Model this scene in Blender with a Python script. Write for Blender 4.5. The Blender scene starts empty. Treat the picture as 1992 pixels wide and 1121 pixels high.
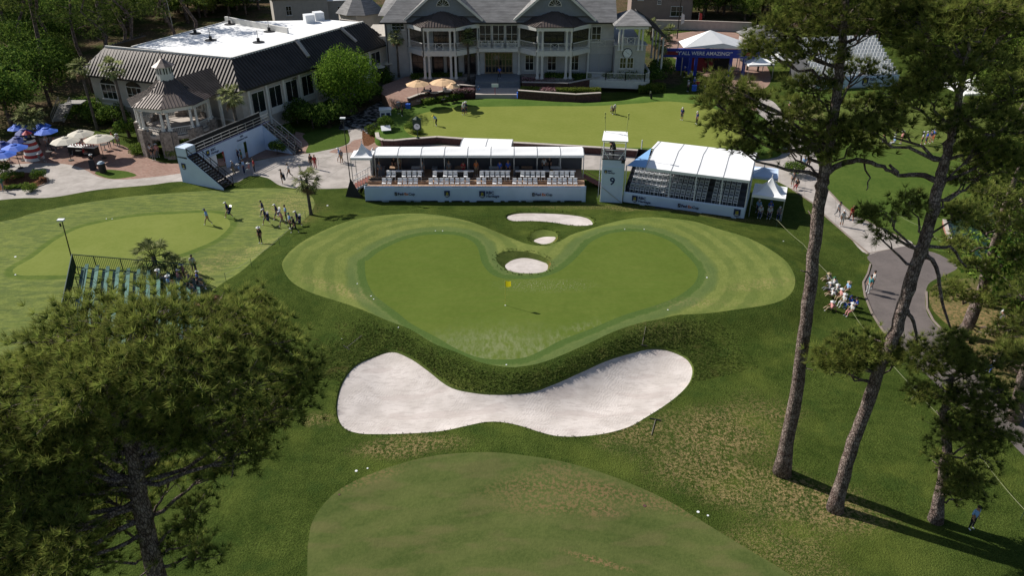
import bpy, bmesh, math, random
import numpy as np
from mathutils import Vector, Matrix
from mathutils.geometry import delaunay_2d_cdt
R = math.radians
random.seed(7)
rng = np.random.default_rng(11)
S = bpy.context.scene
COL = S.collection
# ---------------------------------------------------------------- camera, sky, sun, exposure
F, CX, CY, CH = 1500.0, 996.0, 560.5, 33.0
PITCH = R(30); CP, SP = math.cos(PITCH), math.sin(PITCH)
cam = bpy.data.objects.new('camera', bpy.data.cameras.new('camera'))
COL.objects.link(cam); S.camera = cam
cam.data.sensor_width = 36; cam.data.lens = 36*F/1992
cam.data.clip_start = 0.5; cam.data.clip_end = 3000
cam.location = (0, 0, CH); cam.rotation_euler = (R(90)-PITCH, 0, 0)
SUN_EL = R(39); SUN_DIR = Vector((-.875*math.cos(SUN_EL), .484*math.cos(SUN_EL), math.sin(SUN_EL)))
wd = bpy.data.worlds.new('World'); S.world = wd; wd.use_nodes = True
nt = wd.node_tree; bg = nt.nodes['Background']
sky = nt.nodes.new('ShaderNodeTexSky'); sky.sky_type = 'NISHITA'; sky.sun_disc = False
sky.sun_elevation = SUN_EL; sky.sun_rotation = math.atan2(SUN_DIR.x, SUN_DIR.y)
nt.links.new(sky.outputs[0], bg.inputs[0]); bg.inputs[1].default_value = .066
sl = bpy.data.lights.new('sun', 'SUN'); sl.energy = 4.8; sl.angle = R(.53); sl.color = (1, .955, .88)
so = bpy.data.objects.new('sun', sl); COL.objects.link(so)
so.rotation_euler = SUN_DIR.to_track_quat('Z', 'Y').to_euler(); so.location = SUN_DIR*200
S.view_settings.view_transform = 'Standard'; S.view_settings.look = 'None'
S.view_settings.exposure = .4; S.view_settings.gamma = 1

# ---------------------------------------------------------------- picture <-> place
def ray(px, py):
    u = (px-CX)/F; v = (py-CY)/F
    return Vector((u, CP - v*SP, -SP - v*CP))
def W(px, py, z=0.0):                       # the point at height z seen at (px, py) in the photo
    d = ray(px, py); t = (z-CH)/d.z
    return Vector((d.x*t, d.y*t, z))
def WD(px, py, Z):                          # the point at depth Z
    return Vector((0, 0, CH)) + ray(px, py)*Z
def PX(p):
    Z = p[1]*CP + (CH-p[2])*SP; D = -p[1]*SP + (CH-p[2])*CP
    return (CX + F*p[0]/Z, CY + F*D/Z)
def zat(base, py):                          # height above the ground point `base` seen at photo row py
    k = (py-CY)/F                           # (-y s + (H-z) c) = k (y c + (H-z) s)
    y = base[1]
    q = y*(k*CP + SP)/(CP - k*SP)
    return CH - q

# ---------------------------------------------------------------- materials
MATS = {}
def lin(c):
    return tuple(((v/255)/12.92 if v/255 <= .04045 else ((v/255+.055)/1.055)**2.4) for v in c)
def mat(name, col, rough=.7, var=.0, scale=3., col2=None, bump=0., bscale=None, metal=0., spec=.4, detail=4, mixlo=.35, mixhi=.65, stretch=None, emit=None, coord='Object', alpha=None):
    if name in MATS: return MATS[name]
    m = bpy.data.materials.new(name); m.use_nodes = True; MATS[name] = m
    n = m.node_tree; b = n.nodes['Principled BSDF']; L = n.links.new
    b.inputs['Roughness'].default_value = rough; b.inputs['Metallic'].default_value = metal
    b.inputs['Specular IOR Level'].default_value = spec
    c1 = (*col, 1); 
    if var or col2 is not None:
        tc = n.nodes.new('ShaderNodeTexCoord'); mp = n.nodes.new('ShaderNodeMapping')
        L(tc.outputs[coord], mp.inputs[0])
        if stretch: mp.inputs['Scale'].default_value = stretch
        no = n.nodes.new('ShaderNodeTexNoise'); no.inputs['Scale'].default_value = scale; no.inputs['Detail'].default_value = detail
        L(mp.outputs[0], no.inputs['Vector'])
        cr = n.nodes.new('ShaderNodeValToRGB'); L(no.outputs[0], cr.inputs[0])
        c2 = col2 if col2 is not None else tuple(v*(1+var) for v in col)
        ca = col if col2 is not None else tuple(v*(1-var) for v in col)
        cr.color_ramp.elements[0].position = mixlo; cr.color_ramp.elements[0].color = (*ca, 1)
        cr.color_ramp.elements[1].position = mixhi; cr.color_ramp.elements[1].color = (*c2, 1)
        L(cr.outputs[0], b.inputs['Base Color'])
        if bump:
            n2 = n.nodes.new('ShaderNodeTexNoise'); n2.inputs['Scale'].default_value = bscale or scale*4; n2.inputs['Detail'].default_value = 3
            L(mp.outputs[0], n2.inputs['Vector'])
            bp = n.nodes.new('ShaderNodeBump'); bp.inputs['Strength'].default_value = bump; bp.inputs['Distance'].default_value = .05
            L(n2.outputs[0], bp.inputs['Height']); L(bp.outputs[0], b.inputs['Normal'])
    else:
        b.inputs['Base Color'].default_value = c1
    if emit: b.inputs['Emission Color'].default_value = (*emit[0], 1); b.inputs['Emission Strength'].default_value = emit[1]
    return m

class NB:                                   # small node-graph helper for the ground materials
    def __init__(s, name, rough=.95, spec=.02):
        s.m = bpy.data.materials.new(name); s.m.use_nodes = True; s.n = s.m.node_tree; s.b = s.n.nodes['Principled BSDF']
        s.b.inputs['Roughness'].default_value = rough; s.b.inputs['Specular IOR Level'].default_value = spec
        s.pos = s.n.nodes.new('ShaderNodeNewGeometry').outputs['Position']
    def val(s, v): x = s.n.nodes.new('ShaderNodeValue'); x.outputs[0].default_value = v; return x.outputs[0]
    def math(s, op, a, b=None, c=None, clamp=False):
        x = s.n.nodes.new('ShaderNodeMath'); x.operation = op; x.use_clamp = clamp
        for i, q in enumerate((a, b, c)):
            if q is None: continue
            if isinstance(q, (int, float)): x.inputs[i].default_value = q
            else: s.n.links.new(q, x.inputs[i])
        return x.outputs[0]
    def vec(s, src, sc=(1, 1, 1), rot=0, loc=(0, 0, 0)):
        x = s.n.nodes.new('ShaderNodeMapping'); s.n.links.new(src, x.inputs[0]); x.inputs['Scale'].default_value = sc
        x.inputs['Rotation'].default_value = (0, 0, rot); x.inputs['Location'].default_value = loc; return x.outputs[0]
    def noise(s, scale, detail=3, vec=None, rough=.5, dist=0.):
        x = s.n.nodes.new('ShaderNodeTexNoise'); s.n.links.new(vec if vec is not None else s.pos, x.inputs['Vector'])
        x.inputs['Scale'].default_value = scale; x.inputs['Detail'].default_value = detail; x.inputs['Roughness'].default_value = rough
        x.inputs['Distortion'].default_value = dist; return x.outputs[0]
    def step(s, v, a, b):
        x = s.n.nodes.new('ShaderNodeMapRange'); x.interpolation_type = 'SMOOTHSTEP'; s.n.links.new(v, x.inputs[0])
        x.inputs[1].default_value = a; x.inputs[2].default_value = b; return x.outputs[0]
    def mix(s, f, a, b):
        x = s.n.nodes.new('ShaderNodeMix'); x.data_type = 'RGBA'
        if isinstance(f, (int, float)): x.inputs[0].default_value = f
        else: s.n.links.new(f, x.inputs[0])
        for i, q in ((6, a), (7, b)):
            if isinstance(q, tuple): x.inputs[i].default_value = (*q, 1)
            else: s.n.links.new(q, x.inputs[i])
        return x.outputs[2]
    def scale(s, c, f):                     # colour times a factor
        x = s.n.nodes.new('ShaderNodeVectorMath'); x.operation = 'SCALE'; s.n.links.new(c, x.inputs[0])
        if isinstance(f, (int, float)): x.inputs[3].default_value = f
        else: s.n.links.new(f, x.inputs[3])
        return x.outputs[0]
    def blob(s, x0, y0, rx, ry, soft=.5, rot=0, nz=1.2, nsc=.35):      # soft elliptical mask, noisy outline
        v = s.vec(s.pos, (1, 1, 0), 0, (-x0, -y0, 0)); v = s.vec(v, (1/rx, 1/ry, 0), 0) if not rot else s.vec(s.vec(v, (1, 1, 0), -rot), (1/rx, 1/ry, 0))
        l = s.n.nodes.new('ShaderNodeVectorMath'); l.operation = 'LENGTH'; s.n.links.new(v, l.inputs[0])
        d = s.math('ADD', l.outputs['Value'], s.math('MULTIPLY', s.math('SUBTRACT', s.noise(nsc, 4), .5), nz))
        return s.math('SUBTRACT', 1, s.step(d, 1-soft, 1+soft))
    def attr(s, name):
        x = s.n.nodes.new('ShaderNodeAttribute'); x.attribute_name = name; return x.outputs['Fac']
    def bump(s, h, st=.5, dist=.1):
        x = s.n.nodes.new('ShaderNodeBump'); x.inputs['Strength'].default_value = st; x.inputs['Distance'].default_value = dist
        s.n.links.new(h, x.inputs['Height']); s.n.links.new(x.outputs[0], s.b.inputs['Normal'])
    def out(s, c): s.n.links.new(c, s.b.inputs['Base Color']); return s.m

# ---------------------------------------------------------------- objects
def tag(o, label=None, cat=None, group=None, kind=None):
    if label: o['label'] = label
    if cat: o['category'] = cat
    if group: o['group'] = group
    if kind: o['kind'] = kind
    return o
def empty(name, loc, rz=0, label=None, cat=None, group=None):
    o = bpy.data.objects.new(name, None); COL.objects.link(o); o.location = loc; o.rotation_euler = (0, 0, rz)
    o.empty_display_size = .3
    return tag(o, label, cat, group)
def link(name, me, parent=None, loc=None, rz=0, mats=None):
    o = bpy.data.objects.new(name, me); COL.objects.link(o)
    if parent is not None: o.parent = parent
    if loc is not None: o.location = loc
    if rz: o.rotation_euler = (0, 0, rz)
    return o
def copy_tree(o, parent=None):
    c = o.copy(); COL.objects.link(c); c.parent = parent
    for ch in list(o.children): copy_tree(ch, c)
    return c
class MB:                                   # collects shapes; build() links them as ONE mesh object
    def __init__(s): s.v = []; s.f = []; s.mi = []; s.m = 0
    def add(s, vs, fs):
        k = len(s.v); s.v += [tuple(p) for p in vs]; s.f += [tuple(i+k for i in f) for f in fs]; s.mi += [s.m]*len(fs); return s
    def box(s, c, d, rz=0, M=None):         # centre, full dimensions
        x, y, z = d[0]/2, d[1]/2, d[2]/2; cs, sn = math.cos(rz), math.sin(rz)
        vs = []
        for dz in (-z, z):
            for (a, b) in ((-x, -y), (x, -y), (x, y), (-x, y)):
                p = Vector((c[0]+a*cs-b*sn, c[1]+a*sn+b*cs, c[2]+dz)); vs.append(M @ p if M else p)
        return s.add(vs, [(3, 2, 1, 0), (4, 5, 6, 7), (0, 1, 5, 4), (1, 2, 6, 5), (2, 3, 7, 6), (3, 0, 4, 7)])
    def bar(s, a, b, w, h=None, up=Vector((0, 0, 1))):       # box bar from a to b
        a = Vector(a); b = Vector(b); h = h or w; t = (b-a).normalized()
        if abs(t.dot(up)) > .99: up = Vector((0, 1, 0))
        x = t.cross(up).normalized(); y = x.cross(t)
        vs = [p + x*i*w/2 + y*j*h/2 for p in (a, b) for (i, j) in ((-1, -1), (1, -1), (1, 1), (-1, 1))]
        return s.add(vs, [(3, 2, 1, 0), (4, 5, 6, 7), (0, 1, 5, 4), (1, 2, 6, 5), (2, 3, 7, 6), (3, 0, 4, 7)])
    def tube(s, pts, rad, n=8, cap=True):
        pts = [Vector(p) for p in pts]; k = len(pts)
        if not hasattr(rad, '__len__'): rad = [rad]*k
        vs = []; fs = []; px = None
        for i, p in enumerate(pts):
            t = (pts[min(i+1, k-1)] - pts[max(i-1, 0)]).normalized()
            if px is None: px = t.orthogonal().normalized()
            px = (px - t*px.dot(t)).normalized(); py = t.cross(px)
            for j in range(n):
                a = 2*math.pi*j/n; vs.append(p + (px*math.cos(a) + py*math.sin(a))*rad[i])
        for i in range(k-1):
            for j in range(n):
                a = i*n+j; b = i*n+(j+1) % n; fs.append((a, b, b+n, a+n))
        if cap: fs.append(tuple(range(n-1, -1, -1))); fs.append(tuple(range((k-1)*n, k*n)))
        return s.add(vs, fs)
    def cyl(s, c, r, h, n=12, r2=None):
        c = Vector(c); return s.tube([c, c+Vector((0, 0, h))], [r, r if r2 is None else r2], n)
    def prism(s, poly, z0, z1, ztop=None):  # vertical prism on a ccw outline; ztop = per-vertex top heights
        n = len(poly); vs = [(p[0], p[1], z0 if not hasattr(z0, '__len__') else z0[i]) for i, p in enumerate(poly)]
        vs += [(p[0], p[1], (ztop[i] if ztop else z1)) for i, p in enumerate(poly)]
        fs = [tuple(range(n-1, -1, -1)), tuple(range(n, 2*n))] + [(i, (i+1) % n, n+(i+1) % n, n+i) for i in range(n)]
        return s.add(vs, fs)
    def quad(s, *p): return s.add(p, [tuple(range(len(p)))])
    def slab(s, pts, t):                    # a thin solid from a flat outline: pts is the top face, t its thickness
        pts = [Vector(p) for p in pts]; n = len(pts); nr = (pts[1]-pts[0]).cross(pts[2]-pts[1]).normalized()
        vs = pts + [p - nr*t for p in pts]
        return s.add(vs, [tuple(range(n)), tuple(range(2*n-1, n-1, -1))] + [(i, n+i, n+(i+1) % n, (i+1) % n) for i in range(n)])
    def mesh(s, name, mats, smooth=False):
        me = bpy.data.meshes.new(name); me.from_pydata(s.v, [], s.f)
        if not isinstance(mats, (list, tuple)): mats = [mats]
        for m in mats: me.materials.append(m)
        me.polygons.foreach_set('material_index', s.mi)
        if smooth: me.polygons.foreach_set('use_smooth', [True]*len(s.f))
        me.update(); return me
    def build(s, name, mats, parent=None, smooth=False, loc=None, rz=0):
        return link(name, s.mesh(name, mats, smooth), parent, loc, rz)
def npmesh(name, V, Fc, mats, smooth=False):     # V (n,3), Fc (m,k) arrays
    me = bpy.data.meshes.new(name); n, (m, k) = len(V), Fc.shape
    me.vertices.add(n); me.vertices.foreach_set('co', np.asarray(V, np.float32).ravel())
    me.loops.add(m*k); me.loops.foreach_set('vertex_index', Fc.ravel().astype(np.int32))
    me.polygons.add(m); me.polygons.foreach_set('loop_start', np.arange(0, m*k, k, dtype=np.int32))
    if not isinstance(mats, (list, tuple)): mats = [mats]
    for q in mats: me.materials.append(q)
    if smooth: me.polygons.foreach_set('use_smooth', np.ones(m, bool))
    me.update(calc_edges=True); return me
def text_obj(name, body, size, m, parent, loc, rx, rz, align='CENTER', depth=.012, bold=0.0):
    cu = bpy.data.curves.new(name, 'FONT'); cu.body = body; cu.size = size; cu.align_x = align; cu.align_y = 'CENTER'
    cu.extrude = depth/2; cu.offset = bold; cu.resolution_u = 2
    t = bpy.data.objects.new(name, cu); COL.objects.link(t); bpy.context.view_layer.update()
    me = bpy.data.meshes.new_from_object(t); bpy.data.objects.remove(t); me.materials.clear(); me.materials.append(m)
    o = link(name, me, parent, loc); o.rotation_euler = (rx, 0, rz); return o
# ---------------------------------------------------------------- terrain and its zones
def smooth_poly(pts, step=.35, closed=True, z=0.0, world=False):
    q = [Vector(p[:2]) if world else W(p[0], p[1], z).xy for p in pts]; n = len(q); out = []
    for i in range(n):
        p0, p1, p2, p3 = q[(i-1) % n], q[i], q[(i+1) % n], q[(i+2) % n]
        k = max(1, int((p2-p1).length/step))
        for j in range(k):
            t = j/k; t2 = t*t; t3 = t2*t
            out.append(.5*((2*p1) + (p2-p0)*t + (2*p0-5*p1+4*p2-p3)*t2 + (-p0+3*p1-3*p2+p3)*t3))
    return np.array([(p.x, p.y) for p in out])
def poly(pts, z=0.0, step=2.5):             # straight-edged outline
    q = [W(p[0], p[1], z).xy for p in pts]; out = []
    for i, p in enumerate(q):
        r = q[(i+1) % len(q)]; k = max(1, int((r-p).length/step))
        out += [tuple(p + (r-p)*j/k) for j in range(k)]
    return np.array(out)
def sdf(P, A):                              # signed distance, positive inside; P (n,2), A outline (m,2)
    P = np.asarray(P, float); out = np.empty(len(P)); B = np.roll(A, -1, 0); E = B-A; EE = (E**2).sum(1)+1e-12
    for s in range(0, len(P), 4000):
        p = P[s:s+4000, None, :]; w = p-A[None]; t = np.clip((w*E).sum(2)/EE, 0, 1)
        d = np.sqrt((((w - t[..., None]*E))**2).sum(2)).min(1)
        x, y = p[..., 0], p[..., 1]
        c = ((A[:, 1] > y) != (B[:, 1] > y)) & (x < E[:, 0]*(y-A[:, 1])/np.where(np.abs(E[:, 1]) < 1e-12, 1e-12, E[:, 1]) + A[:, 0])
        out[s:s+4000] = np.where(c.sum(1) % 2 == 1, d, -d)
    return out
def sst(x, a, b):
    t = np.clip((x-a)/(b-a), 0, 1); return t*t*(3-2*t)
def inset(A, d):                            # move an outline inwards by d
    T = np.roll(A, -1, 0)-np.roll(A, 1, 0); T /= np.linalg.norm(T, axis=1)[:, None]+1e-9
    ar = .5*np.sum(A[:, 0]*np.roll(A[:, 1], -1)-np.roll(A[:, 0], -1)*A[:, 1])
    N = np.stack([-T[:, 1], T[:, 0]], 1)*(1 if ar > 0 else -1)
    return A + N*d
GH = 1.1                                    # the green's plateau
MOUND = smooth_poly([(549,517),(564,492),(616,456),(698,425),(800,420),(900,440),(960,470),(1035,480),(1110,465),(1206,440),(1290,423),(1394,444),(1500,486),(1546,538),(1528,580),(1440,601),(1318,613),(1243,631),(1197,646),(1152,667),(1091,694),(1045,710),(1000,718),(980,717),(934,708),(889,689),(843,671),(798,644),(752,626),(692,600),(646,584),(601,568),(570,551)], 1., z=GH)
BUNKER = smooth_poly([(762,690),(795,703),(835,728),(880,757),(930,770),(985,775),(1035,770),(1080,755),(1130,733),(1175,712),(1220,695),(1265,683),(1305,683),(1335,695),(1349,715),(1345,740),(1325,765),(1295,790),(1260,815),(1225,838),(1180,853),(1130,860),(1085,859),(1050,850),(1015,837),(980,828),(945,826),(905,833),(860,841),(800,844),(740,844),(695,841),(665,828),(653,800),(656,765),(668,735),(690,710),(722,695)], .3)
BACKB_PX = ([(985,418),(1010,412),(1060,412),(1110,415),(1145,422),(1156,432),(1148,438),(1120,439),(1085,434),(1040,430),(1000,430),(986,425)])
POT1_PX = ([(1031,461),(1038,452),(1055,447),(1078,451),(1086,462),(1075,474),(1052,476),(1036,471)])
POT2 = smooth_poly([(966,507),(969,494),(992,488),(1030,491),(1058,500),(1072,514),(1060,528),(1030,532),(998,529),(978,520)], .25, z=GH)
UPLAWN = smooth_poly([(735,272),(730,250),(748,222),(790,200),(850,200),(925,192),(1000,192),(1100,198),(1200,196),(1250,187),(1300,181),(1380,186),(1440,200),(1500,240),(1520,290),(1400,300),(1250,292),(1170,286),(1050,279),(960,274),(850,265),(790,270)], .8, z=.8)
def H0(P):
    P = np.asarray(P, float).reshape(-1, 2)
    d = sdf(P, MOUND); bank = sst(d, -3.4, .2)
    wide = sst(d, -5.6, .5)
    front = sst(P[:, 1], 52, 56)            # behind the green the ground falls off gently, in front it is a bank
    h = GH*(bank*(1-front) + wide*front)
    h += .35*np.exp(-((P[:, 0]-6)**2/90 + (P[:, 1]-37)**2/16)) * (1-bank)
    h += .5*np.exp(-((P[:, 0]+33)**2/120 + (P[:, 1]-62)**2/60))
    h += .12*np.sin(P[:, 0]*.21+1)*np.cos(P[:, 1]*.17)*(1-bank)*sst(-P[:, 1], -75, -65)
    h += .8*sst(sdf(P, UPLAWN), .02, .12)
    return h
def on_hill(pts, step):                     # outline given in the photo, laid on the sloping ground
    out = []
    for px, py in pts:
        z = .5
        for _ in range(12): p = W(px, py, z); z = .4*z + .6*float(H0([(p.x, p.y)])[0])
        out.append((p.x, p.y))
    return smooth_poly(out, step, world=True)
BACKB = on_hill(BACKB_PX, .3); POT1 = on_hill(POT1_PX, .2)
def pot_floor(rim, top, near, zr, dep):      # the sand floor: its far edge as seen, its near edge tucked under the near lip
    c = rim.mean(0); a = [W(x, y, zr-dep).xy for x, y in top]; b = []
    for x, y in near: p = np.array(W(x, y, zr).xy); q = c-p; b.append(Vector(p+q/np.linalg.norm(q)*.16))
    return smooth_poly(a+b, .25, world=True)
FLOOR2 = pot_floor(POT2, [(983,520),(989,511),(1001,505),(1020,502),(1040,505),(1056,510),(1066,516)], [(1062,526),(1034,532),(1004,530)], GH, .45)
z1 = float(H0([POT1.mean(0)])[0]); FLOOR1 = pot_floor(POT1, [(1039,468),(1044,461),(1058,457),(1073,459),(1081,463)], [(1076,472),(1056,476)], z1, .32)
def H(P):
    P = np.asarray(P, float).reshape(-1, 2)
    h = H0(P)
    for A, dep, w in ((BUNKER, .17, .15), (BUNKER, .35, 3.5), (BACKB, .14, .15)):
        lo, hi = A.min(0)-1, A.max(0)+1
        k = (P[:, 0] > lo[0]) & (P[:, 0] < hi[0]) & (P[:, 1] > lo[1]) & (P[:, 1] < hi[1])
        if k.any(): h[k] -= dep*sst(sdf(P[k], A), 0, w)
    for A, Bd, dep in ((POT1, FLOOR1, .32), (POT2, FLOOR2, .45)):
        dr = sdf(P, A); k = dr > 0
        if k.any(): ds = np.maximum(-sdf(P[k], Bd), 0); h[k] -= dep*(dr[k]/(dr[k]+ds+1e-6))**.8
    return h
def gz(x, y): return float(H([(x, y)])[0])
def G(px, py):                              # the ground point seen at (px, py)
    z = 0.
    for _ in range(5):
        p = W(px, py, z); z = .5*z + .5*gz(p.x, p.y)
    p = W(px, py, z); return Vector((p.x, p.y, gz(p.x, p.y)))
GREEN = smooth_poly([(710,508),(712,540),(725,570),(748,590),(775,610),(800,630),(850,657),(890,680),(932,696),(975,700),(1020,696),(1058,680),(1090,663),(1152,639),(1212,614),(1273,595),(1318,577),(1349,553),(1358,532),(1353,516),(1334,495),(1312,475),(1288,462),(1258,453),(1227,450),(1188,454),(1164,463),(1146,474),(1130,492),(1112,510),(1085,529),(1045,541),(1000,543),(974,541),(953,531),(938,512),(933,495),(928,480),(916,468),(895,459),(868,456),(828,457),(798,463),(767,474),(737,490),(716,507)], .4, z=GH)
FRINGE = smooth_poly([(549,517),(552,507),(564,492),(585,474),(616,456),(655,438),(698,425),(746,418),(798,413),(828,412),(868,415),(904,422),(950,438),(995,455),(1025,472),(1060,478),(1091,467),(1115,452),(1146,442),(1170,434),(1206,424),(1243,421),(1288,423),(1349,430),(1394,444),(1455,462),(1500,486),(1531,510),(1546,538),(1544,562),(1528,580),(1497,592),(1440,601),(1379,609),(1318,613),(1288,620),(1243,629),(1197,644),(1152,665),(1091,692),(1045,708),(1000,715),(980,714),(934,705),(889,686),(843,668),(798,641),(752,623),(692,598),(646,583),(601,568),(570,551),(554,532)], .4, z=GH)
FAIRWAY = smooth_poly([(598,1085),(600,1050),(607,1015),(625,985),(655,955),(700,930),(770,905),(840,890),(900,886),(960,887),(1020,895),(1080,905),(1150,922),(1220,945),(1290,973),(1340,1000),(1390,1030),(1440,1060),(1490,1090),(1540,1121),(1640,1190),(1700,1400),(1640,1900),(900,2000),(598,1700),(598,1250)], .4)
LGREEN = smooth_poly([(26,525),(64,502),(87,483),(112,463),(154,441),(209,428),(273,418),(347,414),(411,412),(437,420),(448,435),(440,451),(418,470),(385,486),(337,504),(257,525),(160,538),(80,539),(38,537)], .4, z=.2)
LFRINGE = smooth_poly([(-400,640),(-300,480),(0,432),(60,416),(140,399),(240,384),(330,376),(440,369),(520,366),(590,372),(612,395),(595,425),(562,450),(525,490),(480,530),(430,556),(370,600),(250,680),(0,760),(-300,800)], .6)
PGREEN = smooth_poly([(786,244),(790,256),(804,264),(830,268),(900,271),(1000,275),(1100,280),(1200,286),(1350,288),(1440,280),(1440,240),(1380,208),(1300,197),(1240,201),(1150,206),(1050,206),(960,207),(900,208),(850,214),(805,226)], .6, z=.8)
PATH = smooth_poly([(-700,520),(-300,430),(0,389),(100,384),(190,369),(290,360),(352,353),(450,357),(485,342),(520,346),(548,362),(600,367),(690,364),(740,345),(1000,328),(1140,330),(1180,331),(1300,335),(1420,340),(1500,350),(1540,368),(1580,395),(1610,425),(1650,460),(1692,495),(1777,477),(1725,450),(1662,420),(1635,397),(1612,370),(1595,330),(1585,300),(1560,270),(1535,240),(1520,215),(1500,195),(1470,190),(1465,210),(1490,250),(1500,280),(1470,305),(1300,302),(1180,292),(1000,284),(850,276),(770,281),(710,283),(705,262),(706,250),(678,250),(676,280),(600,298),(540,305),(470,318),(352,336),(300,343),(240,348),(195,344),(150,322),(90,315),(0,322),(-300,350),(-700,400)], .8)
BRICK = smooth_poly([(90,317),(150,324),(195,345),(240,349),(300,344),(352,337),(400,328),(520,308),(600,297),(640,282),(560,255),(470,300),(400,310),(330,318),(270,300),(230,280),(150,265),(60,270),(-60,285),(-60,320)], .8)
BRICK2 = smooth_poly([(640,296),(680,280),(690,272),(740,268),(800,276),(850,281),(760,288),(690,296)], .8)
BRICK3 = smooth_poly([(1345,190),(1460,190),(1470,215),(1430,210),(1400,180),(1370,150),(1330,120),(1300,105),(1290,70),(1420,60),(1480,110),(1490,170)], .8)
DRYBED = smooth_poly([(720,262),(700,250),(660,252),(672,230),(700,218),(740,196),(765,180),(800,190),(770,210),(745,235)], .8)
ISLAND = smooth_poly([(-60,345),(0,338),(60,336),(92,346),(94,356),(70,364),(0,371),(-60,375)], .5)
ISLAND2 = smooth_poly([(184,336),(205,330),(245,333),(266,341),(250,345),(222,348),(200,344)], .4)
ASPHALT = smooth_poly([(1692,495),(1697,515),(1690,532),(1678,550),(1684,580),(1697,612),(1720,647),(1762,690),(1850,775),(1940,840),(2010,905),(2120,960),(2200,900),(1992,810),(1900,725),(1845,657),(1815,625),(1802,600),(1801,570),(1810,548),(1845,532),(1862,518),(1827,495),(1800,487),(1777,477)], .4)
WATER = smooth_poly([(1835,430),(1850,470),(1900,500),(2000,510),(2300,540),(2500,430),(2200,350),(1992,370),(1950,400),(1900,420)], .8)
RLAWN = smooth_poly([(1545,170),(1600,168),(1700,175),(1850,200),(2100,215),(2300,300),(2300,420),(2000,360),(1880,400),(1830,440),(1845,490),(1777,472),(1725,447),(1662,417),(1635,394),(1612,366),(1600,330),(1590,300),(1565,265),(1540,235)], .8)
RFAIR = smooth_poly([(1600,200),(1700,190),(1900,215),(2100,240),(2200,300),(1992,310),(1850,300),(1720,285),(1640,265)], .8)
FORFLOOR = smooth_poly([(-1500,420),(-300,330),(0,300),(90,300),(170,285),(150,255),(260,250),(330,250),(420,225),(560,225),(640,250),(675,235),(740,195),(780,165),(860,190),(1000,190),(1250,175),(1330,160),(1290,100),(1300,40),(2500,40),(5500,-100),(4000,-180),(-3000,-180)], 3.)
STRIP = smooth_poly([(600,298),(676,278),(668,256),(640,250),(590,262),(600,280)], .5)
MULCH = smooth_poly([(708,283),(706,252),(730,246),(752,262),(740,270),(716,284)], .5)
DRYR = smooth_poly([(1870,655),(1815,600),(1812,560),(1850,545),(1992,540),(2200,600),(2300,800),(2100,830),(1992,790),(1920,715)], .5)
ZONES = [('forest_floor', FORFLOOR), ('lawn', RLAWN), ('cut_lawn', RFAIR), ('dry_ground', DRYR), ('practice_fringe', LFRINGE), ('practice_green', LGREEN), ('fairway', FAIRWAY),
         ('concrete_path', PATH), ('brick_paving', BRICK), ('brick_paving', BRICK2), ('brick_paving', BRICK3), ('garden_bed', ISLAND), ('lawn', ISLAND2), ('lawn', STRIP), ('garden_bed', MULCH), ('rubble_bed', DRYBED), ('asphalt_path', ASPHALT), ('pond', WATER),
         ('upper_lawn', UPLAWN), ('putting_green', PGREEN), ('fringe', FRINGE), ('green', GREEN),
         ('bunker_lip', BUNKER), ('bunker_sand', inset(BUNKER, .09)), ('bunker_lip', BACKB), ('bunker_sand', inset(BACKB, .15)),
         ('bunker_lip', POT1), ('bunker_sand', FLOOR1), ('bunker_lip', POT2), ('bunker_sand', FLOOR2)]
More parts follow.
